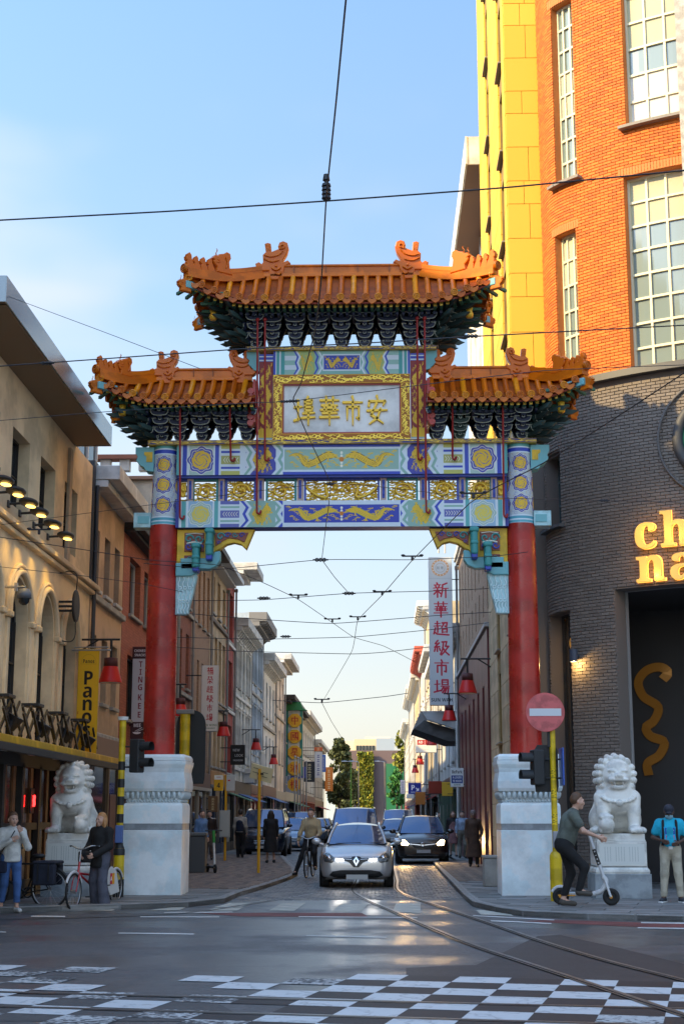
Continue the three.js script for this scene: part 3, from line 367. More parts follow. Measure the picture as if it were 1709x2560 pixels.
house({ label: 'blue painted house behind the green roofed vertical sign', side: 'L', x: XL, zn: -109.25, zf: -131, h: 10.4, mat: plaster([.13, .20, .36]), depth: 9, rows: [{ y: 7.0, h: 2.0, w: 1.1, n: 6 }, { y: 4.0, h: 2.0, w: 1.1, n: 6 }], cornice: { h: .35, d: .9, mat: BM.dark }, roof: 2.2, chimney: [16, 18], shop: {} });
house({ label: 'grey white terrace with dormers and red brick chimneys further down', side: 'L', x: XL, zn: -131.1, zf: -158, h: 10.8, mat: plaster([.66, .66, .63]), depth: 9, rows: [{ y: 7.2, h: 2.1, w: 1.2, n: 7 }, { y: 3.9, h: 2.2, w: 1.2, n: 7 }], cornice: { h: .45, d: 1.0, br: 1.5 }, roof: 2.4, chimney: [7, 12, 20], shop: {} });
house({ label: 'last pale house on the sign side before the trees', side: 'L', x: XL, zn: -158.1, zf: -182, h: 9.6, mat: plaster([.48, .44, .38]), depth: 9, rows: [{ y: 6.4, h: 1.9, w: 1.2, n: 6 }, { y: 3.7, h: 1.8, w: 1.2, n: 6 }], cornice: { h: .4, d: .9 }, roof: 2, shop: {} });

// ---- right: tower of yellow stone blocks
{
  const zc = -35.1, X0 = 3.25, H = 30, depth = 9.2, g = thing('stone_tower', 'tall tower of yellow stone blocks behind the gate beside the orange brick', 'building', [X0, 0, zc]);
  const base = plaster([.34, .22, .07]); const bm = [[.75, .455, .04], [.72, .43, .036], [.77, .475, .046], [.73, .445, .04]].map((c) => mt(c, .75, { bump: .002 }));  // base darkened for the shade in the reveals; block yellow takes in the sunlight
  const shadeStoneM = [[.60, .46, .27], [.56, .42, .25], [.63, .49, .30], [.58, .45, .27]].map((c) => mt(c, .8, { tex: 'grime', rep: 1.7, bump: .002 }));   // the same stone lower down, its shade put into the colour
  // left wall with slits, then blocks laid in front of it
  const slots = []; for (let k = 0; k < 2; k++) for (let f = 0; f < 12; f++) slots.push([1.35 + k * 4.3, 1.15, (f * 2.5 + 3.6) - 0, 1.9]);
  const holes = slots.map(([u, w, y, h]) => ({ x: depth - u, y, w, h }));
  const wl = mesh('wall', facadeWall(depth, H, holes, .3), base, g); wl.rotation.y = -PI / 2; wl.position.set(.03, 0, -depth);
  mesh('body', [box(1.6, H - .05, depth - .05, 1.2, H / 2, -depth / 2)], base, g);
  for (const [u, w, y, h] of slots) { const s = new THREE.Group(); const f = windowPart(wl, depth - u, y, w, h, { mullX: 2, mullY: 1, inset: .24 }); share('sill', cached('tsill', () => planarUV(flat(rbox(1.2, .05, .16, 0, -.025, -.03)))), mt([.2, .18, .16], .7), wl, depth - u, y, .08); }
  let y = .15, row = 0; const rowsH = [.92, .92, .62];
  while (y < H - 1) {
    const h = rowsH[row % 3] - .012; let x = row & 1 ? -.25 : 0;
    const cuts = row % 3 === 2 ? [.42, .84, 1.26] : row & 1 ? [.55, 1.4] : [.85, 1.7]; let a = .0;
    for (const b of cuts) { const bw = b - a - .012; share('stone_block', cached('sb' + bw.toFixed(3) + h, () => planarUV(flat(rbox(bw, h, .06, 0, 0, 0, .006, 1)))), bm[(row * 3 + Math.round(b * 10)) % 4], g, (a + b) / 2 + .002, y + h / 2, .03); a = b; if (a > 1.3) break; }
    // side blocks between the slits
    for (const [u0, u1] of [[.02, .76], [1.94, 3.3], [3.3, 5.06], [6.24, 7.7], [7.7, 9.18]]) share('stone_block', cached('sbs' + (u1 - u0).toFixed(2) + h, () => planarUV(flat(rbox(.05, h, u1 - u0 - .012, 0, 0, 0, .006, 1)))), (y < 10.6 ? shadeStoneM : bm)[(row + Math.round(u1)) % 4], g, .012, y + h / 2, -(u0 + u1) / 2);
    y += h + .012; row++;
  }
}
{ // pale tower behind it with a raked overhang
  const g = thing('apartment_block', 'pale building with a wide brown overhanging eave behind the yellow tower', 'building', [4.15, 0, -44.5]);
  mesh('wall', [box(9, 22.2, 15, 4.5, 11.1, -7.5)], plaster([.55, .50, .42]), g); mesh('roof_overhang', [box(11, .5, 15.6, 4.2, 22.6, -7.6)], mt([.26, .16, .12], .7), g); mesh('fascia', [box(.06, .95, 15.8, -1.33, 22.55, -7.6), box(11, .95, .06, 4.2, 22.55, .24)], BM.corn, g);
  for (let i = 0; i < 6; i++) mesh('column', [cyl(.16, .16, 22.2, -.35, 0, -1 - i * 2.6, 12)], BM.corn, g);
}
house({ label: 'brown brick house over dark red cladding behind the right gate column', side: 'R', x: XR, zn: -44.4, zf: -61.9, h: 12.4, mat: brickMat([.42, .28, .18]), depth: 9, rows: [{ y: 9.3, h: 2.2, w: .42, n: 9, mx: 1, sill: 0 }, { y: 7.9, h: 1.0, w: .42, n: 9, mx: 1, sill: 0 }], cornice: { h: .25, d: .3 } });
{ const g = thing('cladding_front', 'dark red clad shop front with tall dark slots beside the tan stone', 'shop front', [XR - .06, 0, -44.4]);
  const m = mt([.15, .028, .03], .4, { tex: 'grime', rep: 2 }); for (let i = 0; i < 7; i++) { mesh('cladding_panel', [rbox(.1, 7.1, 1.55, .0, 3.65, -.85 - i * 2.5, .01)], m, g); mesh('cladding_panel', [rbox(.1, 1.6, .9, .0, 6.4, -2.1 - i * 2.5, .01)], m, g); mesh('slot_window', [box(.04, 5.4, .88, .05, 2.85, -2.1 - i * 2.5)], MAT.glass, g); }
  mesh('coping', [rbox(.22, .14, 17.4, -.02, 7.3, -8.7, .02)], mt([.4, .38, .36], .5), g); mesh('downpipe', [cyl(.06, .06, 7.2, -.12, .1, -17.3, 8)], BM.corn, g); }
const rH = [['white house with an oval grey canopy under the tall white sign', 62, 84, 9.6, [.58, .58, .56]], ['pale stone house with a sunlit gable beyond the tall white sign', 84.1, 97, 11.2, [.50, .47, .42]], ['tall cream house with a sunlit corner turret', 97.1, 106, 15.6, [.58, .46, .28]], ['white house with red striped cornice', 106.1, 122, 13.6, [.60, .56, .52]], ['yellow plastered house catching low sun on its gable', 122.1, 145, 13.2, [.60, .47, .26]], ['grey house with balconies near the end of the sunlit row', 145.1, 172, 14.2, [.48, .46, .44]], ['last cream house of the sunlit row', 172.1, 205, 12.6, [.52, .48, .38]]];
for (const [label, a, b, h, c] of rH) house({ label, side: 'R', x: XR - (a > 96 && a < 120 ? .05 : 0), zn: -a, zf: -b, h, mat: plaster(c), depth: 8, rows: [{ y: 7.4, h: 1.9, w: 1.0, n: Math.max(3, (b - a) / 4 | 0), hood: h > 12 ? BM.corn : 0 }, { y: 4.1, h: 2.1, w: 1.0, n: Math.max(3, (b - a) / 4 | 0) }, ...(h > 12.4 ? [{ y: 10.3, h: 1.7, w: 1.0, n: Math.max(3, (b - a) / 4 | 0) }] : [])], cornice: { h: .4, d: .95, br: h > 12 ? 1.2 : 0, mat: label.includes('red striped') ? mt([.45, .10, .07], .7) : undefined }, roof: h > 13 ? 0 : 1.5, shop: { fascia: mt([.1, .04, .04], .5) } });

// ---- right: round corner building, grey painted brick below, orange brick above
const curve = new THREE.CatmullRomCurve3([[3.98, -35.05], [3.99, -34.6], [4.2, -33.85], [4.85, -33.1], [6.25, -32.1], [8.4, -31.2], [12, -30.5], [18, -30.0]].map(([x, z]) => V(x, 0, z)), false, 'centripetal');
curve.arcLengthDivisions = 400; const CL = curve.getLength();
const cp = (s) => curve.getPointAt(THREE.MathUtils.clamp(s / CL, 0, 1)), ctan = (s) => curve.getTangentAt(THREE.MathUtils.clamp(s / CL, 0, 1));
const cn = (s) => { const t = ctan(s); return V(-t.z, 0, t.x).normalize(); };           // outwards, to the street
const arcOf = (px, py) => { let best = 0, bd = 1e9; for (let s = 0; s < CL; s += .02) { const p = cp(s), q = atZ(px, py, p.z), d = Math.abs(q.x - p.x); if (d < bd) { bd = d; best = s; } } const p = cp(best); return { s: best, y: atZ(px, py, p.z).y }; };
function curvedWall(y0, y1, s0, s1, holes, off, depth) {                  // a wall along the curve with openings and their reveals
  const ss = new Set(), ys = new Set([y0, y1]); for (let s = s0; s < s1; s += .15) ss.add(+s.toFixed(4)); ss.add(s1); for (const h of holes) { ss.add(h[0]); ss.add(h[1]); ys.add(h[2]); ys.add(h[3]); }
  const S = [...ss].filter((v) => v >= s0 && v <= s1).sort((a, b) => a - b), Y = [...ys].filter((v) => v >= y0 && v <= y1).sort((a, b) => a - b), P = [], pt = (s, y, o) => { const p = cp(s), n = cn(s); return [p.x + n.x * o, y, p.z + n.z * o]; };
  const quad = (a, b, c, d) => P.push(...a, ...b, ...c, ...a, ...c, ...d), inH = (s, y) => holes.some((h) => s > h[0] && s < h[1] && y > h[2] && y < h[3]);
  for (let i = 0; i < S.length - 1; i++) for (let j = 0; j < Y.length - 1; j++) if (!inH((S[i] + S[i + 1]) / 2, (Y[j] + Y[j + 1]) / 2)) quad(pt(S[i], Y[j], off), pt(S[i + 1], Y[j], off), pt(S[i + 1], Y[j + 1], off), pt(S[i], Y[j + 1], off));
  for (const [a, b, c, d] of holes) { quad(pt(a, c, off), pt(a, c, off - depth), pt(a, d, off - depth), pt(a, d, off)); quad(pt(b, c, off), pt(b, c, off - depth), pt(b, d, off - depth), pt(b, d, off)); for (let i = 0; i < S.length - 1; i++) if (S[i] >= a && S[i + 1] <= b + 1e-6) { quad(pt(S[i], c, off), pt(S[i + 1], c, off), pt(S[i + 1], c, off - depth), pt(S[i], c, off - depth)); quad(pt(S[i], d, off), pt(S[i + 1], d, off), pt(S[i + 1], d, off - depth), pt(S[i], d, off - depth)); } }
  for (let i = 0; i < S.length - 1; i++) quad(pt(S[i], y1, off), pt(S[i + 1], y1, off), pt(S[i + 1], y1, off - .6), pt(S[i], y1, off - .6));
  const g = new THREE.BufferGeometry(); g.setAttribute('position', new THREE.Float32BufferAttribute(P, 3)); g.computeVertexNormals(); const u = new Float32Array(P.length / 3 * 2); for (let i = 0; i < P.length / 3; i++) { u[i * 2] = P[i * 3] + P[i * 3 + 2]; u[i * 2 + 1] = P[i * 3 + 1]; } g.setAttribute('uv', new THREE.BufferAttribute(u, 2)); return g;
}
function layBricks(parent, y0, y1, s0, s1, holes, off, cols, near) {       // real bricks in running bond on the curve, cut at the openings
  const geo = cached('brick', () => planarUV(flat(rbox(.208, .062, .05, 0, 0, 0, .006, 1)))), mats = cols.map((c) => mt(c, .82, { bump: .003, brep: .25 })), list = []; let r = 0;
  for (let y = y0 + .04; y < y1 - .03; y += .075, r++) for (let s = s0 + (r & 1 ? .11 : 0) + .1; s < s1 - .1; s += .22) { let a = s - .104, b = s + .104; for (const h of holes) if (y > h[2] - .035 && y < h[3] + .035) { if (a < h[1] && b > h[0]) { if (a < h[0]) b = h[0] - .004; else if (b > h[1]) a = h[1] + .004; else b = a; } } if (b - a > .03) list.push([(a + b) / 2, y, (b - a) / .208]); }
  const [ns, ny] = near; list.sort((a, b) => Math.hypot(a[0] - ns, a[1] - ny) - Math.hypot(b[0] - ns, b[1] - ny));
  const place = (s, y) => { const p = cp(s), n = cn(s), o = off + .004 + rr(-.002, .003); return [p.x + n.x * o, y, p.z + n.z * o, Math.atan2(n.x, n.z)]; };
  list.slice(0, 300).forEach(([s, y, k]) => { const q = place(s, y); share('brick', geo, mats[rnd() * mats.length | 0], parent, ...q).scale.x = k; });
  const rest = list.slice(300), im = setM(new THREE.InstancedMesh(geo, mt([1, 1, 1], .82, { bump: .003, brep: .25 }), rest.length)), d = new THREE.Object3D();
  rest.forEach(([s, y, k], i) => { const q = place(s, y); d.position.set(q[0], q[1], q[2]); d.rotation.y = q[3]; d.scale.x = k; d.updateMatrix(); im.setMatrixAt(i, d.matrix); const c = mats[rnd() * mats.length | 0].color.clone().multiplyScalar(rr(.9, 1.08)); im.setColorAt(i, c); });
  im.name = 'brick_field'; im.userData.kind = 'stuff'; parent.add(im);
}
const K = 1568 / 1709;                                                    // px of the enlarged view to px of the photograph
const A = (x, y) => arcOf(x / K, y / K);
const yC = (A(1568, 833).y + A(1400, 875).y) / 2;                          // cornice of the grey part
const grey = { h: [] }, orange = { h: [] };
const hole = (x0, y0t, x1, y1t, yb) => { const a = A(x0, y0t), b = A(x1, y1t), c = A((x0 + x1) / 2, yb); return [a.s, b.s, c.y, (a.y + b.y) / 2]; };
const topWin = [hole(1254, 30, 1302, -20, 420), hole(1264, 565, 1312, 500, 990), hole(1412, -160, 1544, -260, 275), hole(1424, 412, 1562, 366, 1010)];
for (const h of topWin) { if (h[2] < yC + .05) h[2] = yC + .08; orange.h.push(h); }
orange.h[1][2] = Math.max(orange.h[1][2], yC + .1); orange.h[2][3] = Math.min(25, orange.h[2][3]); orange.h[0][3] = Math.min(23.5, orange.h[0][3]);
grey.h = [hole(1236, 1060, 1284, 1035, 1215), hole(1236, 1428, 1306, 1392, 1900), (() => { const a = A(1408, 1360), b = A(1568, 1330); return [a.s, a.s + 5.2, .1, (a.y + b.y) / 2]; })()];
grey.h[1][2] = .6; grey.h[0][0] = Math.max(.35, grey.h[0][0]); grey.h[1][0] = Math.max(.35, grey.h[1][0]);
{
  const g = thing('round_corner_building', 'grey painted brick corner building curving round behind the right stone lion', 'building'), gm = mt([.175, .148, .128], .85);
  mesh('wall', curvedWall(0, yC, 0, CL, grey.h, 0, .45), gm, g, false); layBricks(g, .1, yC - .15, .05, 8.6, grey.h, 0, [[.185, .155, .132], [.17, .143, .123], [.195, .165, .14], [.178, .15, .128]], [A(1440, 1120).s, A(1440, 1120).y]);
  const e0s = grey.h[2][0], back = (o, y0, y1, m, nm) => mesh(nm, curvedWall(y0, y1, 0, CL, [], o, .1), m, g, false);
  mesh('inner_wall', curvedWall(.05, yC, 0, CL, [[e0s, e0s + 5.2, .04, grey.h[2][3]]], -.5, .1), mt([.3, .29, .28], .85), g, false);
  { const pts = []; for (let s = 0; s <= 9; s += .25) { const p = cp(s), n = cn(s); pts.push(V(p.x + n.x * .05, yC + .03, p.z + n.z * .05)); } const e = new THREE.CatmullRomCurve3(pts); mesh('coping', new THREE.ExtrudeGeometry(shp([[-.07, -.16], [.09, -.16], [.09, .16], [-.07, .16]]), { steps: 60, bevelEnabled: false, extrudePath: e }), mt([.06, .06, .062], .5), g); }
  const barG = (s0, s1, y0, y1, o, d) => { const n = Math.max(1, Math.ceil((s1 - s0) / .3)), L = []; for (let i = 0; i < n; i++) { const a = s0 + (s1 - s0) * i / n, b = s0 + (s1 - s0) * (i + 1) / n, A_ = cp(a).addScaledVector(cn(a), o), B_ = cp(b).addScaledVector(cn(b), o), l = A_.distanceTo(B_); L.push(box(l + .002, y1 - y0, d, (A_.x + B_.x) / 2, (y0 + y1) / 2, (A_.z + B_.z) / 2, Math.atan2(-(B_.z - A_.z), B_.x - A_.x))); } return L; };
  const bar = (s0, s1, y0, y1, o, d, m, nm, par) => mesh(nm, barG(s0, s1, y0, y1, o, d), m, par);
  const grid = (h, nx, ny, o, m, nm, gm2, par, b = .05, blinds = []) => { const f = mesh(nm, [...barG(h[0], h[0] + b, h[2], h[3], o - .004, .07), ...barG(h[1] - b, h[1], h[2], h[3], o - .004, .07), ...barG(h[0] + b, h[1] - b, h[2], h[2] + b, o - .004, .07), ...barG(h[0] + b, h[1] - b, h[3] - b, h[3], o - .004, .07)], m, par); bar(h[0] + .01, h[1] - .01, h[2] + .01, h[3] - .01, o - .03, .012, gm2, 'pane', f); for (let i = 1; i < nx; i++) { const s = h[0] + (h[1] - h[0]) * i / nx; bar(Math.max(h[0], s - b / 2), Math.min(h[1], s + b / 2), h[2], h[3], o, .05, m, 'glazing_bar', f); } for (let j = 1; j < ny; j++) { const y = h[2] + (h[3] - h[2]) * j / ny; bar(h[0], h[1], Math.max(h[2], y - b / 2), Math.min(h[3], y + b / 2), o + .003, .05, m, 'glazing_bar', f); } for (const [i, j, bm] of blinds) { const s0 = h[0] + (h[1] - h[0]) * i / nx + .03, s1 = h[0] + (h[1] - h[0]) * (i + 1) / nx - .03, y0 = h[2] + (h[3] - h[2]) * j / ny + .03, y1 = h[2] + (h[3] - h[2]) * (j + 1) / ny - .03; bar(s0, s1, y0, y1, o - .018, .008, bm, 'blind', f); } return f; };
  const teal = mt([.05, .085, .09], .5); grid(grey.h[0], 2, 3, -.32, teal, 'window', MAT.glass, g); bar(grey.h[0][0] - .1, grey.h[0][1] + .1, grey.h[0][2] - .08, grey.h[0][2] - .005, .02, .3, mt([.08, .09, .1], .6), 'sill', g);
  grid(grey.h[1], 2, 1, -.30, BM.dark, 'display_window', mt([.10, .07, .045], .08), g);
  // entrance recess: a deep porch behind the opening, with steps
  const e = grey.h[2], em = e[0] + 2.6, ec = cp(em), en = cn(em), et = ctan(em), porch = new THREE.Group(); const lu = (p) => p.clone().sub(ec).dot(et), lw = (p) => p.clone().sub(ec).dot(en), a0 = cp(e[0]), u0 = lu(a0), w0 = lw(a0), PD = -4.4;
  const inPorch = (nm, geo, m) => { const q = mesh(nm, geo, m, g); q.position.set(ec.x, 0, ec.z); q.rotation.y = Math.atan2(en.x, en.z); return q; };
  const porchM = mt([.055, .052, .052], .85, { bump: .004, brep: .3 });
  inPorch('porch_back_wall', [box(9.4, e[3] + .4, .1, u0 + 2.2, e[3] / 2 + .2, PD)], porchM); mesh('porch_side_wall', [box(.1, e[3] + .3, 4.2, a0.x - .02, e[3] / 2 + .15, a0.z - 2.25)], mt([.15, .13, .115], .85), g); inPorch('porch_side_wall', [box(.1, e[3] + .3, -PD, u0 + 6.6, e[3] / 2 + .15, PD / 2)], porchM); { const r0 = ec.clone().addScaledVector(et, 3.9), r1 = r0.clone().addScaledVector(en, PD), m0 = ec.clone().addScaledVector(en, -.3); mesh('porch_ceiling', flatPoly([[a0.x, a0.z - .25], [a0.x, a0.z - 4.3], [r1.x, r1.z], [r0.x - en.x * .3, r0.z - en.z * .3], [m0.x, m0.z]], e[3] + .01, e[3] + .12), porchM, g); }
  mesh('wall_return', [box(.74, yC, .12, 3.63, yC / 2, -34.99)], gm, g);
  for (let k = 0; k < 5; k++) inPorch('step', [rbox(4.0, .17, 2.4 - k * .34, u0 + 3.4, .1 + .17 * (k + .5), -1.6 - k * .17, .015)], MAT.bluestone);
  // gold swirls: one on the display window, a larger one in the recess
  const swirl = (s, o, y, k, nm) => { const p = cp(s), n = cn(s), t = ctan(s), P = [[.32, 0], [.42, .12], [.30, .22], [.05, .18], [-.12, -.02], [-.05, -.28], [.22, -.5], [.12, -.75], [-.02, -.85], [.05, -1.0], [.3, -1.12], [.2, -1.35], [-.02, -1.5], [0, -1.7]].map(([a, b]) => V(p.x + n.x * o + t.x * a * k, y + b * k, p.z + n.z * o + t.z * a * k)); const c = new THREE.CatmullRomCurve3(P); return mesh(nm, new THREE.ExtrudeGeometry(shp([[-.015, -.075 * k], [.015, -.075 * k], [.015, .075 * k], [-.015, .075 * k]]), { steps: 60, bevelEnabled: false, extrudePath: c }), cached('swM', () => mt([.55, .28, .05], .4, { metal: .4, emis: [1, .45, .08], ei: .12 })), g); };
  swirl(A(1292, 1480).s, -.24, A(1292, 1470).y, .5, 'gold_swirl');
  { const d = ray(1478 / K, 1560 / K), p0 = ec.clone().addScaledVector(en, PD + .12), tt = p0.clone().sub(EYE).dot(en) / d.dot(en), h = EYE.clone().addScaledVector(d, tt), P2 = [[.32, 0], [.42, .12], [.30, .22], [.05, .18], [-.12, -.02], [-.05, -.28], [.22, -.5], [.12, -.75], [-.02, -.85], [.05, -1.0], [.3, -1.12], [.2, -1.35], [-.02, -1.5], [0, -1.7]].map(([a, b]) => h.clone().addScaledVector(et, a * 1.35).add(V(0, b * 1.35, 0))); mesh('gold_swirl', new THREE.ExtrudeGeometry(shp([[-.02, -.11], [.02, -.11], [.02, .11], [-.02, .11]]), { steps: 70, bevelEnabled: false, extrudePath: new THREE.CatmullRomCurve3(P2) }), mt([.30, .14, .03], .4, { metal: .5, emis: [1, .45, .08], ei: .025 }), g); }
  { const p = cp(A(1328, 1505).s), n = cn(A(1328, 1505).s), y = A(1328, 1505).y; mesh('wall_sconce', [cyl(.09, .09, .28, p.x + n.x * .2, y - .14, p.z + n.z * .2, 14), rod(p.clone().setY(y), V(p.x + n.x * .2, y, p.z + n.z * .2), .03)], mt([.05, .07, .11], .5), g); const l = new THREE.PointLight(new THREE.Color(1, .6, .2), 1.1, 3, 2); l.position.set(p.x + n.x * .2, y - .2, p.z + n.z * .2); l.castShadow = true; g.add(l); }
  { const q = A(1650, 1000), p = cp(q.s), n = cn(q.s), r = mesh('round_window', [new THREE.TorusGeometry(.92, .12, 10, 40)], mt([.05, .05, .052], .6), g, false); r.position.set(p.x + n.x * .03, q.y, p.z + n.z * .03); r.rotation.y = Math.atan2(n.x, n.z); mesh('pane', xf(new THREE.CircleGeometry(.86, 32), { t: [0, 0, .04] }), mt([.01, .06, .05], .06), r); mesh('surround', new THREE.TorusGeometry(1.35, .03, 6, 40), mt([.12, .11, .105], .85), r); }
  // lettering, lit from behind
  const font = await new FontLoader().loadAsync('fonts/droid/droid_serif_bold.typeface.json'), lm = mt([.80, .55, .14], .35, { metal: .3, emis: [1, .55, .12], ei: .30 });
  const word = (text, px, py, size) => { let s = A(px, py).s; const y = A(px, py).y; for (const ch of text) { const tg = new TextGeometry(ch, { font, size, depth: .05, bevelEnabled: true, bevelSize: .006, bevelThickness: .006, bevelSegments: 1, curveSegments: 6 }); tg.computeBoundingBox(); const w = tg.boundingBox.max.x - tg.boundingBox.min.x; tg.translate(-(tg.boundingBox.max.x + tg.boundingBox.min.x) / 2, 0, 0); const c = s + w / 2, p = cp(c), n = cn(c), m = mesh('sign_letter', tg, lm, g); m.position.set(p.x + n.x * .14, y, p.z + n.z * .14); m.rotation.y = Math.atan2(n.x, n.z); const hl = mesh('letter_back_light', xf(tg.clone(), { s: [1.03, 1.02, .3], t: [0, 0, -.06] }), mt([1, .5, .1], .5, { emis: [1, .42, .06], ei: 1.6 }), m); s += w + size * .15; } };
  word('chocolate', 1463, 1262, .74); word('nation', 1466, 1338, .74);
  for (const [x, y] of [[1490, 1225], [1545, 1225], [1500, 1318]]) { const q = A(x, y), p = cp(q.s), n = cn(q.s), l = new THREE.PointLight(new THREE.Color(1, .52, .12), .35, 2.5, 2); l.position.set(p.x + n.x * .5, q.y, p.z + n.z * .5); l.castShadow = true; g.add(l); }
  // upper floors
  const o = thing('brick_tower', 'tall curved orange brick building with large grid windows above the grey wall', 'building'), om = mt([.50, .17, .04], .9);
  mesh('wall', curvedWall(yC, 27, 0, CL, orange.h, -.12, .3), om, o, false); mesh('inner_wall', curvedWall(yC, 27, 0, CL, [], -.55, .1), mt([.4, .38, .35], .85), o, false);
  layBricks(o, yC + .1, 25, .02, 7.6, orange.h, -.12, [[.62, .165, .022], [.56, .14, .02], [.66, .19, .028], [.52, .13, .022], [.63, .175, .025]], [A(1420, 400).s, A(1420, 400).y]);
  const cream = mt([.62, .60, .42], .5), tealF = mt([.12, .45, .40], .5), bl = mt([.44, .43, .30], .8), cur = BM.curtain, skyGlass = mt([.19, .24, .225], .06, { spec: 1, clear: 1 });
  const B = (nx, list, m = bl) => list.map(([i, j]) => [i, j, m]);
  const all = (nx, j0, j1) => { const r = []; for (let j = j0; j < j1; j++) for (let i = 0; i < nx; i++) r.push([i, j]); return r; };
  grid(orange.h[0], 3, 8, -.32, cream, 'window', skyGlass, o, .055, B(3, all(3, 3, 5)));
  grid(orange.h[1], 3, 6, -.32, cream, 'window', skyGlass, o, .055, B(3, all(3, 4, 6)));
  grid(orange.h[2], 3, 8, -.32, cream, 'window', skyGlass, o, .055, [...B(3, all(3, 3, 7)), ...B(3, all(3, 0, 2), cur)]);
  grid(orange.h[3], 3, 8, -.32, cream, 'window', skyGlass, o, .055, B(3, all(3, 6, 8)));
  bar(orange.h[2][0] - .05, orange.h[2][1] + .05, orange.h[2][2], orange.h[2][2] + .07, -.29, .06, tealF, 'opening_light', o);
  for (const h of orange.h) { if (h[2] > yC + .5) bar(h[0] - .14, h[1] + .14, h[2] - .08, h[2] - .01, -.06, .28, mt([.24, .21, .18], .7), 'sill', o); for (let s = h[0] - .1; s < h[1] + .1; s += .075) { const p = cp(s), n = cn(s); share('soldier_brick', cached('soldier', () => planarUV(flat(rbox(.062, .21, .05, 0, 0, 0, .006, 1)))), cached('solM', () => mt([.55, .19, .05], .82)), o, p.x + n.x * -.108, h[3] + .12, p.z + n.z * -.108, Math.atan2(n.x, n.z)); } }
  { const s0 = A(1556, 150).s, pr = bar(s0, s0 + 2.6, yC + .1, 26, .08, .35, mt([.5, .47, .42], .85, { tex: 'grime', rep: .6, bump: .01, brep: .4 }), 'stone_pier', o); }
}
{ // long tall block across the square on the sun's side: it is what keeps the street in shade
  const g = thing('long_apartment_block', 'long tall brick apartment block on the sun side of the square, outside the view', 'building', [-17, 0, -20]);
  mesh('wall', [box(8, 25.7, 66, -4, 12.85, 0)], brickMat([.30, .17, .12]), g); for (let f = 0; f < 8; f++) for (let i = 0; i < 14; i++) share('window', cached('blkwin', () => planarUV(flat(box(.05, 1.5, 1.6)))), MAT.glass, g, .02, 2.2 + f * 3, -30 + i * 4.6);
}
// ---------------------------------------------------------------- the gate
const GX = -.815, GZ = -31.0;
const gate = thing('ceremonial_gate', 'ornate red and gold archway with three orange tiled roofs across the street', 'gate', [GX, 0, GZ]);
const GM = {
  tile: mt([.66, .16, .003], .34, { clear: .25, spec: .5, tex: 'grime', rep: .7 }), tile2: mt([.66, .16, .004], .4, { clear: .15, spec: .5, tex: 'grime', rep: .5 }), ridge: mt([.70, .17, .004], .34, { clear: .2, spec: .5, tex: 'grime', rep: .9 }), beast: mt([.62, .135, .006], .36, { clear: .2, spec: .5 }),
  red: mt([.42, .024, .017], .45, { tex: 'grime', rep: 1.7, bump: .002, brep: .4, rmap: 1.3 }), redRod: mt([.30, .012, .012], .45), arm: mt([.018, .05, .045], .6), arm2: mt([.014, .025, .07], .6), edge: mt([.42, .46, .40], .6), cyan: mt([.16, .42, .45], .55), cyanPale: mt([.42, .66, .70], .6, { tex: 'grime', rep: .8 }), blue: mt([.035, .07, .38], .5), soffit: mt([.02, .03, .03], .8), yellow: mt([.75, .47, .02], .5, { tex: 'grime', rep: 1.2 }), teal: mt([.04, .26, .25], .5), brown: mt([.24, .07, .05], .6), gold: mt([.80, .50, .05], .38, { metal: .35 }), green: mt([.05, .16, .10], .6), bladeA: mt([.05, .10, .10], .5), bladeB: mt([.012, .03, .028], .6), pan: mt([.30, .06, .002], .45, { spec: .4, tex: 'grime', rep: .6 }), tileD: mt([.48, .10, .003], .36, { clear: .15, spec: .5, tex: 'grime', rep: .4 }), tileL: mt([.82, .29, .006], .32, { clear: .25, spec: .5, tex: 'grime', rep: .5 }), white: mt([.7, .7, .68], .6),
};
const mPed = new THREE.MeshPhysicalMaterial({ color: 0xffffff, roughness: .5, map: dataTex(512, (x, y, i) => { const w = .74 + .20 * sm(n1[i], .30, .62) + (n2[i] - .5) * .10, b = sm(n3[i], .48, .62); return [w * (.86 - .10 * b), w * (.90 - .03 * b), w * .90]; }), bumpMap: tx('bump', .5), bumpScale: .002 }); mPed.map.repeat.set(.45, .45); mPed.side = THREE.DoubleSide;
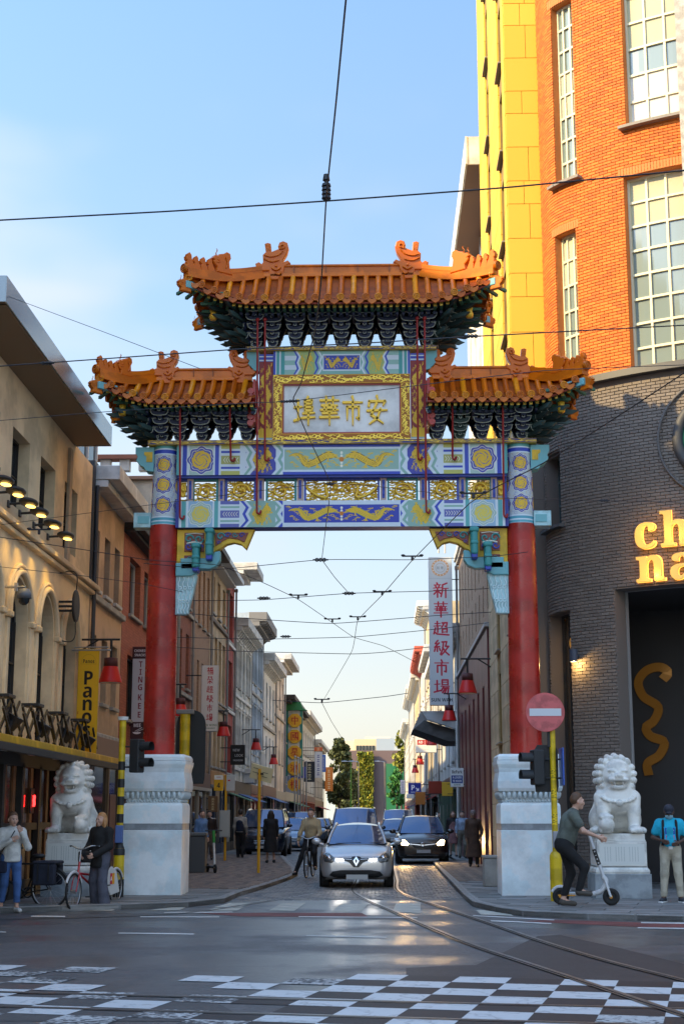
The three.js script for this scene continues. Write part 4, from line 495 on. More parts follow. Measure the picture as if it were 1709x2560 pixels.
// --- paint: dragons, medallions, zigzag bands (flat painted decoration)
const P = { blue: '#2c45b4', dblue: '#22328c', pale: '#cfdbe2', green: '#86b0a2', teal: '#57a6a6', gold: '#e3b722', dgold: '#b98612', cream: '#e6e3cf', red: '#8c1c1c' };
function dragon(g, x0, y0, w, h, flip, col, dark) {                       // a striding dragon filling a box
  g.save(); g.translate(x0 + (flip ? w : 0), y0); g.scale(flip ? -w / 100 : w / 100, h / 40);
  const pts = []; for (let i = 0; i <= 60; i++) { const t = i / 60; pts.push([6 + t * 74 + Math.sin(t * 9) * 4, 20 - Math.sin(t * 7.6 + .7) * 12 * (1 - t * .25)]); }
  const rad = (t) => 1.2 + 5.0 * Math.sin(Math.min(1, t * 1.25) * PI * .55);
  for (const [c, k] of [[dark, 1.25], [col, 1]]) { g.fillStyle = c; pts.forEach((p, i) => { const r = rad(i / 60) * k; g.beginPath(); g.ellipse(p[0], p[1], r, r * .9, 0, 0, 7); g.fill(); }); }
  g.strokeStyle = dark; g.lineWidth = .5; for (let i = 6; i < 58; i += 2) { const p = pts[i]; g.beginPath(); g.arc(p[0] - .6, p[1], rad(i / 60) * .6, -1.2, 1.2); g.stroke(); }
  g.strokeStyle = col; g.lineCap = 'round';
  for (const i of [12, 26, 40, 52]) { const p = pts[i], s = i % 4 === 0 ? 1 : -1; g.lineWidth = 2.4; g.beginPath(); g.moveTo(p[0], p[1]); g.quadraticCurveTo(p[0] + 5, p[1] + 5 * s, p[0] + 3, p[1] + 10 * s); g.stroke(); g.lineWidth = .9; for (let k = -2; k < 3; k++) { g.beginPath(); g.moveTo(p[0] + 3, p[1] + 10 * s); g.lineTo(p[0] + 3 + k * 1.7, p[1] + 13.5 * s); g.stroke(); } }
  const hd = pts[60]; g.fillStyle = col; g.beginPath(); g.ellipse(hd[0] + 3, hd[1], 7, 5.2, .3, 0, 7); g.fill(); g.beginPath(); g.ellipse(hd[0] + 9, hd[1] + 2, 4.5, 3, .3, 0, 7); g.fill(); g.fillStyle = dark; g.beginPath(); g.arc(hd[0] + 5, hd[1] - 1.5, .9, 0, 7); g.fill(); g.beginPath(); g.ellipse(hd[0] + 9.5, hd[1] + 3.6, 3, .7, .3, 0, 7); g.fill();
  g.lineWidth = 1.1; for (const k of [-1.4, -.9, -.4, .1, .6]) { g.beginPath(); g.moveTo(hd[0] + 1, hd[1] - 2); g.quadraticCurveTo(hd[0] - 4, hd[1] - 6 + k * 3, hd[0] - 8, hd[1] - 9 * (.3 - k * .6)); g.stroke(); }
  for (let i = 0; i < 44; i++) { const x = (i * 37.7) % 96 + 2, y = (i * 17.3) % 36 + 2; g.lineWidth = 1.25; g.beginPath(); g.arc(x, y, 1.7, i, i + 3.4); g.quadraticCurveTo(x + 3, y + (i % 2 ? 2 : -2), x + 5, y); g.stroke(); }
  g.restore();
}
function medallion(g, cx, cy, r, fill, ring) { g.fillStyle = ring; const lob = (R) => { g.beginPath(); for (let i = 0; i <= 96; i++) { const a = i / 96 * 2 * PI, q = R * (1 + .07 * Math.cos(a * 8)); g[i ? 'lineTo' : 'moveTo'](cx + Math.cos(a) * q, cy + Math.sin(a) * q); } g.fill(); }; g.fillStyle = P.cream; lob(r * 1.05); g.fillStyle = ring; lob(r); g.fillStyle = P.cream; lob(r * .86); g.fillStyle = ring; lob(r * .82); g.strokeStyle = fill; g.lineCap = 'round'; for (let i = 0; i < 4; i++) { g.save(); g.translate(cx, cy); g.rotate(i * PI / 2 + .3); g.lineWidth = r * .17; g.beginPath(); for (let k = 0; k <= 20; k++) { const t = k / 20, a = t * 4.6, q = r * (.1 + .55 * t); g[k ? 'lineTo' : 'moveTo'](Math.cos(a) * q * (1 - .2 * Math.sin(t * 6)), Math.sin(a) * q); } g.stroke(); g.lineWidth = r * .06; for (let k = 0; k < 4; k++) { g.beginPath(); g.moveTo(r * .4, r * (.1 + k * .1)); g.lineTo(r * .62, r * (.02 + k * .16)); g.stroke(); } g.restore(); } g.fillStyle = fill; g.beginPath(); g.arc(cx, cy, r * .16, 0, 7); g.fill(); }
function zig(g, x, h, dir, cols, w) { cols.forEach((c, i) => { const X = x + dir * i * w; g.fillStyle = c; g.beginPath(); const k = w * 1.9 * dir; g.moveTo(X, 0); g.lineTo(X + k, h * .25); g.lineTo(X + k * .4, h * .5); g.lineTo(X + k, h * .75); g.lineTo(X, h); g.lineTo(X + dir * w * 1.12, h); g.lineTo(X + k + dir * w * 1.12, h * .75); g.lineTo(X + k * .4 + dir * w * 1.12, h * .5); g.lineTo(X + k + dir * w * 1.12, h * .25); g.lineTo(X + dir * w * 1.12, 0); g.fill(); }); }
function beamPaint(g, W, H, o) {
  g.fillStyle = P.pale; g.fillRect(0, 0, W, H); const half = (dir) => {
    g.save(); if (dir < 0) { g.translate(W, 0); g.scale(-1, 1); }
    const u = W / 770, bx = (a, b, c) => { g.fillStyle = c; g.fillRect(a * u, 0, (b - a) * u, H); };
    bx(0, 8, o.ends[0]); bx(8, 14, P.pale); bx(14, 24, o.ends[1]); bx(24, 30, P.pale);
    bx(30, 86, o.medBg); medallion(g, 58 * u, H / 2, H * .44, o.medFill, o.medRing);
    bx(86, 90, P.pale); bx(90, 99, o.ends[2]); bx(99, 104, P.pale);
    bx(104, 168, P.pale); for (const [y, h, c] of [[.0, .13, o.str[0]], [.2, .07, o.str[1]], [.36, .28, o.str[2]], [.73, .07, o.str[1]], [.87, .13, o.str[0]]]) { g.fillStyle = c; g.fillRect(104 * u, y * H, 44 * u, h * H); }
    g.strokeStyle = P.cream; g.lineWidth = H * .02; for (let k = 0; k < 6; k++) { g.beginPath(); g.moveTo((110 + k * 6) * u, H * .5); g.lineTo((114 + k * 6) * u, H * .42); g.moveTo((110 + k * 6) * u, H * .5); g.lineTo((114 + k * 6) * u, H * .58); g.stroke(); }
    g.fillStyle = o.panBg; g.fillRect(162 * u, 0, 70 * u, H); dragon(g, 168 * u, H * .04, 56 * u, H * .92, false, P.gold, o.dk); dragon(g, 172 * u, H * .3, 50 * u, H * .6, true, P.gold, o.dk);
    zig(g, 150 * u, H, 1, o.zz, 7 * u); zig(g, 222 * u, H, 1, o.zz.slice().reverse(), 8 * u);
    g.restore(); };
  half(1); half(-1); const a = W * .323, b = W * .677; g.fillStyle = o.rim; g.fillRect(a, 0, b - a, H); g.fillStyle = P.pale; g.fillRect(a, H * .09, b - a, H * .82); g.fillStyle = o.mid; g.fillRect(a + W * .004, H * .16, b - a - W * .008, H * .68);
  dragon(g, a + W * .01, H * .19, (b - a) * .46, H * .62, false, P.gold, o.dk); dragon(g, b - W * .01 - (b - a) * .46, H * .19, (b - a) * .46, H * .62, true, P.gold, o.dk);
  g.fillStyle = P.cream; for (let k = 0; k < 5; k++) { g.beginPath(); g.ellipse(W / 2, H * (.28 + k * .11), W * .004 * (k === 2 ? 1.6 : 1), H * .05, 0, 0, 7); g.fill(); } g.fillStyle = '#c8761a'; g.beginPath(); g.arc(W / 2, H * .5, H * .08, 0, 7); g.fill();
}
const goldScroll = (bg) => (g, W, H) => { g.fillStyle = bg; g.fillRect(0, 0, W, H); g.lineCap = 'round'; for (const [c, lw] of [['#5a3204', H * .15], [P.gold, H * .085], ['#f6d860', H * .03]]) { g.strokeStyle = c; g.lineWidth = lw; for (let i = 0; i < W / H * 5; i++) { const x = (i * .618034 % 1) * W, y = H * (.2 + .6 * (i * .7548777 % 1)); g.beginPath(); g.arc(x, y, H * (.09 + .07 * (i % 3)), i, i + 4.2); g.quadraticCurveTo(x + H * .25, y + H * .12 * (i % 2 ? 1 : -1), x + H * .42, y); g.stroke(); } } g.fillStyle = P.dgold; g.fillRect(0, 0, W, H * .07); g.fillRect(0, H * .93, W, H * .07); };
const pm = {
  low: canvasMat(2048, 170, (g, W, H) => beamPaint(g, W, H, { ends: [P.dblue, P.teal, P.teal], medBg: '#8fb3cc', medFill: '#d8c455', medRing: '#9db8b4', str: ['#5b62a8', P.green, '#5b62a8'], panBg: '#8ab0a4', dk: '#8f9c4a', zz: [P.blue, P.pale, P.green], rim: P.pale, mid: '#2a3aa6' }), .45),
  up: canvasMat(2048, 190, (g, W, H) => beamPaint(g, W, H, { ends: [P.teal, P.blue, P.blue], medBg: '#a5bfb6', medFill: P.gold, medRing: '#4d53a6', str: ['#b7b65c', P.blue, '#a9a85c'], panBg: '#3a3f9f', dk: '#7a5a10', zz: [P.pale, P.green, P.pale], rim: P.blue, mid: '#8fb0a0' }), .45),
  top: canvasMat(1024, 170, (g, W, H) => { g.fillStyle = '#7fb0a6'; g.fillRect(0, 0, W, H); for (const d of [0, 1]) { g.save(); if (d) { g.translate(W, 0); g.scale(-1, 1); } g.fillStyle = P.blue; g.fillRect(0, 0, 16, H); g.fillStyle = P.pale; g.fillRect(16, 0, 8, H); g.fillStyle = '#3f9a98'; g.fillRect(24, 0, 60, H); g.fillStyle = P.pale; g.fillRect(44, 0, 12, H); for (let k = 0; k < 5; k++) { g.fillStyle = k % 2 ? P.pale : '#8fb9ae'; g.fillRect(84, k * H / 5, 90, H / 5); } g.fillStyle = '#9db36a'; g.fillRect(180, 0, 130, H); dragon(g, 190, 8, 110, H - 16, false, P.gold, '#8f9c4a'); zig(g, 150, H, 1, [P.blue, P.pale], 14); zig(g, 300, H, 1, [P.blue, '#8fb9ae', P.pale], 14); g.restore(); } g.fillStyle = P.pale; g.fillRect(370, 24, W - 740, H - 48); g.fillStyle = '#2a3aa6'; g.fillRect(378, 34, W - 756, H - 68); dragon(g, 384, 38, 126, H - 76, false, P.gold, '#7a5a10'); dragon(g, W - 510, 38, 126, H - 76, true, P.gold, '#7a5a10'); }, .45),
  post: canvasMat(128, 700, (g, W, H) => { g.fillStyle = '#86191a'; g.fillRect(0, 0, W, H); g.fillStyle = P.blue; g.fillRect(0, 0, W, 60); g.fillStyle = P.pale; g.fillRect(0, 14, W, 10); g.fillRect(0, 44, W, 12); g.save(); g.translate(W, 70); g.rotate(PI / 2); dragon(g, 0, 6, 330, W - 12, false, P.gold, '#a8660f'); dragon(g, 280, 6, 300, W - 12, true, P.gold, '#a8660f'); g.restore(); g.fillStyle = P.gold; for (let i = 0; i < 9; i++) { g.beginPath(); g.arc(i * 16, H - 70, 20 + (i % 3) * 8, 0, 7); g.fill(); } g.fillRect(0, H - 66, W, 40); g.fillStyle = '#7fa9b0'; g.fillRect(0, H - 30, W, 30); g.fillStyle = P.pale; g.fillRect(0, H - 22, W, 8); }, .45),
  col: canvasMat(1024, 1060, (g, W, H) => { g.fillStyle = '#b9c4c8'; g.fillRect(0, 0, W, H); g.strokeStyle = '#7c86b8'; g.lineWidth = 4; for (let i = 0; i < 240; i++) { const x = (i * 131.7) % W, y = 130 + (i * 77.3) % 790; g.beginPath(); g.arc(x, y, 22, i, i + 3); g.stroke(); } g.strokeStyle = '#c9a53a'; for (let i = 0; i < 200; i++) { const x = (i * 97.1) % W, y = 130 + (i * 53.9) % 790; g.beginPath(); g.arc(x, y, 13, i, i + 3.4); g.stroke(); } for (const [y, h, c] of [[0, 50, '#5aa8a8'], [50, 18, P.pale], [68, 48, P.blue], [116, 16, P.pale], [H - 124, 18, P.pale], [H - 106, 34, '#4f9db0'], [H - 72, 18, P.pale], [H - 54, 30, '#5aa8b8'], [H - 24, 24, P.pale]]) { g.fillStyle = c; g.fillRect(0, y, W, h); } for (let k = 0; k < 4; k++) for (let j = 0; j < 3; j++) medallion(g, W * (k + .5) / 4, 266 + j * 262, 112, P.gold, '#3a3f9f'); }, .45),
  frame: canvasMat(1024, 96, goldScroll('#8a5208'), .35, { metalness: .35 }), trim: canvasMat(1024, 64, goldScroll('#232a72'), .45),
};
const uvBox = (w, h, d, x, y, z) => { const g = new THREE.BoxGeometry(w, h, d); return g.translate(x, y, z); };       // box that keeps its 0..1 face coordinates
const painted = (name, w, h, d, x, y, z, face, side, par = gate) => { const m = setM(new THREE.Mesh(uvBox(w, h, d, 0, 0, 0), [side, side, side, side, face, face])); m.name = name; m.position.set(x, y, z); par.add(m); return m; };
// --- pedestals
function sqLathe(prof, hw = 1) { const out = [], n = 4; for (let i = 0; i < prof.length - 1; i++) { const [w0, y0] = prof[i], [w1, y1] = prof[i + 1]; for (let k = 0; k < 4; k++) { const a = k * PI / 2, c = Math.cos(a), s = Math.sin(a), r = (x, z) => [x * c + z * s, -x * s + z * c]; const q = [[-w0, y0, w0], [w0, y0, w0], [w1, y1, w1], [-w1, y1, w1]].map(([x, y, z]) => { const [X, Z] = r(x, z); return [X, y, Z]; }); out.push(...q[0], ...q[1], ...q[2], ...q[0], ...q[2], ...q[3]); } } const g = new THREE.BufferGeometry(); g.setAttribute('position', new THREE.Float32BufferAttribute(out, 3)); g.computeVertexNormals(); return planarUV(g); }
for (const s of [-1, 1]) {
  const p = new THREE.Group(); const x = s * 3.8;
  const ped = mesh('pedestal', [T(sqLathe([[0, .08], [.585, .08], [.60, .10], [.60, 1.36], [.585, 1.375], [.585, 1.375]]), x, 0, 0), T(sqLathe([[.60, 1.50], [.60, 1.80], [.595, 1.86], [.575, 1.90], [.55, 1.915], [.50, 1.92]]), x, 0, 0), T(sqLathe([[.50, 2.13], [.63, 2.14], [.648, 2.2], [.645, 2.34], [.625, 2.46], [.615, 2.52], [.625, 2.6], [.65, 2.68], [.655, 2.75], [.64, 2.755], [.62, 2.757]]), x, 0, 0)], mPed, gate);
  mesh('band', [T(sqLathe([[.592, 1.37], [.592, 1.51]]), x, 0, 0)], mt([.30, .33, .36], .5, { tex: 'grime', rep: 1 }), ped); mesh('cap_slab', [T(sqLathe([[.60, 2.757], [.635, 2.765], [.635, 2.83], [.60, 2.88], [0, 2.885]]), x, 0, 0)], mPed, ped);
  mesh('belt_core', [T(sqLathe([[.53, 1.91], [.53, 2.14]]), x, 0, 0)], mPed, ped);
  const petal = cached('petal', () => planarUV(flat(xf(ball(.05, 0, 0, 0, 8), { s: [.95, 1.75, 1.3], rx: .35, t: [0, 0, 0] })))), bead = cached('bead', () => planarUV(flat(ball(.03, 0, 0, 0, 8))));
  for (let k = 0; k < 4; k++) { const a = k * PI / 2, c = Math.cos(a), si = Math.sin(a); for (let i = -5; i <= 5; i++) { const u = i * .105; share('petal', petal, mPed, ped, x + u * c + .565 * si, 2.065, -u * si + .565 * c, a); } for (let i = -8; i <= 8; i++) { const u = i * .062; share('bead', bead, mPed, ped, x + u * c + .54 * si, 1.95, -u * si + .54 * c); } }
  mesh('column', [T(lathe([[.36, 2.88], [.33, 2.90], [.325, 4.5], [.315, 6.2], [.30, 7.72]], 40), x, 0, 0)], GM.red, gate);
  const pc = setM(new THREE.Mesh(new THREE.CylinderGeometry(.258, .292, 1.78, 40, 1, true, PI / 4 * 3), pm.col)); pc.name = 'painted_collar'; pc.position.set(x, 8.58, 0); gate.add(pc);
  // beam ends that stick out beyond the column
  mesh('beam_end', [T(ext([[0, 0], [.38, 0], [.38, -.12], [.33, -.2], [.36, -.28], [.28, -.38], [.2, -.42], [.15, -.5], [0, -.52]].map(([a, b]) => [s * a, b]), .34, .012), x + s * .24, 9.42, -.17)], GM.cyan, gate);
  mesh('beam_end_panel', [T(ext([[.02, -.1], [.2, -.1], [.2, -.16], [.15, -.2], [.15, -.32], [.02, -.32]].map(([a, b]) => [s * a, b]), .01), x + s * .24, 9.42, .185)], GM.yellow, gate);
  mesh('beam_end', [T(ext([[0, 0], [.34, 0], [.34, -.30], [0, -.30]].map(([a, b]) => [s * a, b]), .34, .012), x + s * .28, 7.98, -.17)], GM.cyanPale, gate); mesh('beam_end_panel', [box(.24, .16, .02, x + s * .42, 7.83, .19)], GM.cyan, gate);
}
// --- beams, openwork band, cornice
painted('lower_beam', 7.06, .57, .46, 0, 7.94, 0, pm.low, GM.blue); painted('upper_beam', 7.06, .66, .50, 0, 9.12, 0, pm.up, GM.blue);
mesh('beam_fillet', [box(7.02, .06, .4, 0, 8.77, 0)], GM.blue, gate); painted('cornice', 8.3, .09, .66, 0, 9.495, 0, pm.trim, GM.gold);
{
  const spec = [[.02, 1.55, 'd'], [1.26, .62, 's'], [2.16, .62, 'p'], [3.02, .62, 's'], [3.5, .26, 'p']]; // mirrored panels: centre offset, width
  const panel = (cx, w, kind) => {
    const h = .54, b = .045, f = mesh('openwork_panel', [box(b, h, .12, cx - w / 2 + b / 2, 8.48, 0), box(b, h, .12, cx + w / 2 - b / 2, 8.48, 0), box(w - 2 * b, b, .12, cx, 8.73, 0), box(w - 2 * b, b, .12, cx, 8.23, 0)], kind === 'p' || kind === 'd' ? GM.blue : GM.teal, gate);
    const W = w - 2 * b - .01, out = []; const n = Math.ceil(W * 80);
    for (let i = 0; i < n; i++) { const y = 8.27 + (i * .7548777 % 1) * .42, x = cx - W / 2 + (i * .5698403 % 1) * W, l = .04 + .07 * (i * .317 % 1), pts = []; const x0 = Math.max(cx - W / 2, x - l), x1 = Math.min(cx + W / 2, x + l); for (let k = 0; k <= 3; k++) pts.push(V(x0 + (x1 - x0) * k / 3, y + Math.sin(k * 2 + i) * .016, rr(-.01, .02))); out.push(tube(pts, .014 + .009 * (i % 3) / 2, 5, 5)); }
    if (W > 1) for (const s of [-1, 1]) { const pts = []; for (let k = 0; k <= 14; k++) { const t = k / 14; pts.push(V(cx + s * (.12 + t * .56 + .10 * Math.sin(t * 8.5)), 8.48 + .15 * Math.sin(t * 6.2 + 1), .04)); } out.push(tube(pts, .034, 7, 44), ball(.06, cx + s * .14, 8.53, .05, 8)); for (let k = 2; k < 13; k += 3) out.push(tube([pts[k], pts[k].clone().add(V(.05 * s, -.09, .02)), pts[k].clone().add(V(.1 * s, -.11, .02))], .016, 5, 6)); }
    else { const pts = []; for (let k = 0; k <= 12; k++) { const t = k / 12, a = t * 7.5; pts.push(V(cx + Math.cos(a) * W * .36 * (1 - t * .65), 8.48 + Math.sin(a) * .17 * (1 - t * .6), .035)); } out.push(tube(pts, kind === 'p' ? .036 : .03, 7, 36), ball(.055, cx, 8.5, .05, 8)); if (kind === 'p') for (let k = 0; k < 6; k++) out.push(tube([V(cx, 8.44, .04), V(cx + (k - 2.5) * W * .09, 8.56, .045), V(cx + (k - 2.5) * W * .16, 8.68, .03)], .016, 5, 6)); }
    if (W > 1) out.push(ball(.055, cx, 8.48, .05, 10));
    mesh('carving', out, GM.gold, f);
  };
  panel(0, 1.62, 'd'); for (const s of [-1, 1]) { panel(s * 1.30, .66, 's'); panel(s * 2.17, .66, 'p'); panel(s * 2.93, .56, 's'); panel(s * 3.40, .24, 'p'); for (const x of [.89, 1.735, 2.575, 3.245]) { const pst = mesh('band_post', [rbox(.13, .54, .2, s * x, 8.48, 0, .01)], mt([.5, .36, .31], .6), gate); mesh('post_ornament', [rbox(.055, .4, .02, s * x, 8.5, .105, .015), ...[0, 1, 2].map((k) => new THREE.TorusGeometry(.016, .007, 4, 8).translate(s * x, 8.37 + k * .13, .118))], GM.blue, pst); } }
  mesh('band_rail', [box(7.0, .03, .3, 0, 8.215, 0)], GM.cyanPale, gate);
}
// --- centre: posts, top beam, name board
for (const s of [-1, 1]) { painted('centre_post', .30, 1.96, .34, s * 1.64, 10.52, 0, pm.post, GM.red); mesh('post_cap_end', [T(ext([[0, 0], [.26, 0], [.26, -.14], [.2, -.2], [.23, -.28], [.15, -.36], [.1, -.42], [0, -.44]].map(([a, b]) => [s * a, b]), .24, .01), s * 1.80, 11.58, -.12)], GM.cyan, gate); }
painted('top_beam', 2.96, .53, .36, 0, 11.30, 0, pm.top, GM.blue); painted('top_cornice', 4.1, .08, .5, 0, 11.61, 0, pm.trim, GM.gold);
{
  const b = mesh('name_board', [box(2.54, 1.20, .08, 0, 10.21, .12)], mt([.80, .80, .78], .45, { tex: 'grime', rep: 2.4 }), gate);
  for (const [w, h, x, y, rot] of [[2.96, .2, 0, 10.92, 0], [2.96, .2, 0, 9.60, 0]]) { const f = painted('board_frame', w, h, .24, x, y, .1, pm.frame, GM.gold, b); }
  for (const s of [-1, 1]) { const f = setM(new THREE.Mesh(uvBox(1.12, .2, .24, 0, 0, 0), [GM.gold, GM.gold, GM.gold, GM.gold, pm.frame, pm.frame])); f.name = 'board_frame'; f.rotation.z = PI / 2; f.position.set(s * 1.375, 10.26, .1); b.add(f); }
  mesh('inner_border', [box(2.56, .03, .05, 0, 10.80, .17), box(2.56, .03, .05, 0, 9.72, .17), box(.03, 1.06, .05, -1.262, 10.26, .17), box(.03, 1.06, .05, 1.262, 10.26, .17)], mt([.35, .05, .04], .5), b);
  // four characters read from right to left
  [['bu', -.80], ['hua', -.26], ['shi', .24], ['an', .76]].forEach(([c, x], i) => { const m = mesh('board_character', strokeGeo(c, .50, .035), GM.gold, b); m.position.set(x, 10.22, .16); m.scale.set(.92, 1.25, 1); });
}
// --- roofs
const discG = planarUV(flat(mg([xf(new THREE.CylinderGeometry(.082, .082, .03, 14), { rx: PI / 2 }), new THREE.TorusGeometry(.066, .014, 5, 14).translate(0, 0, .018), new THREE.TorusGeometry(.032, .011, 5, 10).translate(0, 0, .018), ball(.014, 0, 0, .02, 6)])));
const dripG = planarUV(flat(T(ext([[-.105, .05], [-.095, -.02], [-.06, -.065], [0, -.10], [.06, -.065], [.095, -.02], [.105, .05], [.05, .015], [0, .0], [-.05, .015]], .022, .006), 0, 0, -.01)));
const chiwen = [[-.30, 0], [-.36, .05], [-.40, .17], [-.34, .2], [-.26, .14], [-.2, .22], [-.21, .42], [-.16, .47], [-.13, .5], [-.16, .72], [-.11, .74], [-.05, .72], [-.03, .5], [-.01, .48], [.22, .58], [.19, .66], [.22, .75], [.30, .78], [.39, .74], [.42, .62], [.38, .46], [.30, .32], [.28, .24], [.33, .2], [.42, .24], [.46, .2], [.38, .14], [.32, .1], [.30, 0], [.26, -.25], [-.02, -.25], [-.05, 0]];
const beastHead = [[-.22, -.02], [-.2, .1], [-.28, .16], [-.33, .22], [-.27, .25], [-.34, .30], [-.29, .36], [-.2, .36], [-.15, .42], [-.02, .46], [.06, .52], [.13, .50], [.15, .40], [.10, .30], [.12, .12], [.18, .06], [.2, -.02]];
const figure = [[-.055, 0], [-.06, .1], [-.045, .13], [-.075, .16], [-.08, .2], [-.05, .21], [-.055, .25], [-.02, .28], [.01, .25], [.02, .18], [.045, .12], [.075, .06], [.09, .02], [.09, 0]];
const chG = planarUV(flat(T(ext(chiwen, .15, .025), 0, 0, -.075))), chRelief = planarUV(flat(mg([tube([[.22, .56, .12], [.24, .66, .12], [.31, .69, .12], [.33, .6, .12], [.25, .58, .12]], .018, 5), tube([[-.18, .4, .12], [-.02, .36, .12], [.2, .42, .12], [.3, .52, .12]], .016, 5), tube([[-.2, .3, .12], [0, .22, .12], [.2, .26, .12]], .016, 5), ball(.035, .12, .1, .11, 8), tube([[.0, .05, .12], [.12, -.02, .13], [.25, .06, .12]], .022, 5), tube([[.1, -.1, .12], [.2, -.14, .13], [.26, -.05, .12]], .02, 5), ...[0, 1, 2, 3].map((k) => rod(V(-.14 + k * .03, .52, .1), V(-.16 + k * .035, .72, .1), .008, 5))])));
const bhG = planarUV(flat(mg([T(ext(beastHead, .14, .03), 0, 0, -.07), tube([[-.2, .36, .05], [-.26, .46, .06], [-.22, .54, .06], [-.25, .58, .06]], .008, 5), tube([[-.16, .38, -.05], [-.2, .5, -.06], [-.15, .56, -.06], [-.17, .6, -.06]], .008, 5), ball(.03, -.2, .28, .1, 8), tube([[0, .4, .11], [.06, .25, .12], [.02, .1, .11]], .02, 5), tube([[-.3, .22, .09], [-.22, .2, .11], [-.14, .24, .1]], .012, 5)]))), fgG = planarUV(flat(T(ext(figure, .07, .015), 0, 0, -.035)));
function sweepRect(pts, w, h) { const c = new THREE.CatmullRomCurve3(pts), n = pts.length * 5, out = [], ring = (p, t) => { const s = V(-t.z, 0, t.x).normalize().multiplyScalar(w / 2), u = V(0, h, 0); return [p.clone().sub(s), p.clone().add(s), p.clone().add(s).add(u), p.clone().sub(s).add(u)]; }; let a = null; const q = (A, B, Cc, D) => { for (const v of [A, B, Cc, A, Cc, D]) out.push(v.x, v.y, v.z); }; for (let i = 0; i <= n; i++) { const r = ring(c.getPointAt(i / n), c.getTangentAt(i / n)); if (a) for (let k = 0; k < 4; k++) q(a[k], a[(k + 1) % 4], r[(k + 1) % 4], r[k]); if (i === 0 || i === n) q(...r); a = r; } const g = new THREE.BufferGeometry(); g.setAttribute('position', new THREE.Float32BufferAttribute(out, 3)); g.computeVertexNormals(); return planarUV(g); }
function makeRoof(o) {
  // o: xl, xr eave ends; rl, rr ridge ends; hl, hr whether that end is hipped; ye, yr heights; zf eave reach; lift, out corner rise; step row spacing
  const cor = (x) => { let c = 0; if (o.hl) c = Math.max(c, 1 - (x - o.xl) / o.lc); if (o.hr) c = Math.max(c, 1 - (o.xr - x) / o.lc); return Math.pow(Math.max(0, c), 2.1); };
  const corZ = (z) => Math.pow(Math.max(0, 1 - (o.zf - Math.abs(z)) / (o.zf * .95)), 2.1);
  const E = (x) => V(x, o.ye + o.lift * cor(x), o.zf + o.out * cor(x));
  const hip = (side, t) => { const c = E(side < 0 ? o.xl : o.xr), r = V(side < 0 ? o.rl : o.rr, o.yr, 0); const p = c.clone().lerp(r, t); p.y -= .10 * Math.sin(t * PI); return p; };
  const top = (x) => x < o.rl && o.hl ? hip(-1, (x - o.xl) / (o.rl - o.xl)) : x > o.rr && o.hr ? hip(1, (o.xr - x) / (o.xr - o.rr)) : V(x, o.yr, .02);
  const mid = (a, b, t) => { const p = a.clone().lerp(b, t); p.y -= .09 * Math.sin(t * PI) * a.distanceTo(b); return p; };
  const grid = (fa, fb, n) => { const out = []; for (let i = 0; i < n; i++) for (let j = 0; j < 5; j++) { const a0 = fa(i / n), b0 = fb(i / n), a1 = fa((i + 1) / n), b1 = fb((i + 1) / n), A_ = mid(a0, b0, j / 5), B_ = mid(a1, b1, j / 5), C_ = mid(a1, b1, (j + 1) / 5), D_ = mid(a0, b0, (j + 1) / 5); for (const v of [A_, B_, C_, A_, C_, D_]) out.push(v.x, v.y, v.z); } const g = new THREE.BufferGeometry(); g.setAttribute('position', new THREE.Float32BufferAttribute(out, 3)); g.computeVertexNormals(); return planarUV(g); };
  const lx = (t) => o.xl + (o.xr - o.xl) * t, parts = [grid((t) => E(lx(t)), (t) => top(lx(t)), 48)], back = grid((t) => E(lx(t)), (t) => top(lx(t)), 48); back.scale(1, 1, -1); parts.push(back);
  for (const s of [-1, 1]) if (s < 0 ? o.hl : o.hr) { const c = E(s < 0 ? o.xl : o.xr), rg = V(s < 0 ? o.rl : o.rr, o.yr, 0), side = (t) => { const z = c.z * (1 - 2 * t); return V(c.x - s * (.18) * (1 - Math.pow(Math.abs(1 - 2 * t), 2)), o.ye + o.lift * Math.pow(Math.abs(1 - 2 * t), 2.4), z); }; parts.push(grid(side, () => rg, 16)); }
  const roof = mesh('roof', parts, GM.pan, gate);
  const rows = Math.round((o.xr - o.xl) / o.step), rear = [];
  for (let i = 0; i <= rows; i++) {
    const x = o.xl + (o.xr - o.xl) * (i + (o.hl ? .2 : .5)) / (rows + .4); if (x > o.xr - .05) continue; const a = E(x), b = top(x), pts = [0, .25, .5, .75, 1].map((t) => { const p = mid(a, b, t); p.y += .035; return p; }); pts[0].z += .01;
    const g = flat(tube(pts, .062, 8, 10)); mesh('cover_tile', g, [GM.tile, GM.tile2, GM.tileD, GM.tile, GM.tileL][(i * 7 + 3) % 5], roof); rear.push(g.clone().scale(1, 1, -1));
    const d = share('tile_end', discG, i % 3 ? GM.tile : GM.tileL, roof, a.x, a.y + .03, a.z + .02); d.rotation.x = .12;
    const nx = x + (o.xr - o.xl) / (rows + .4) / 2; if (nx < o.xr - .04) { const e = E(nx); share('drip_tile', dripG, i % 2 ? GM.tileD : GM.tile, roof, e.x, e.y - .03, e.z + .012); }
  }
  mesh('rear_cover_tiles', rear, GM.tile2, roof).userData.kind = 'stuff';
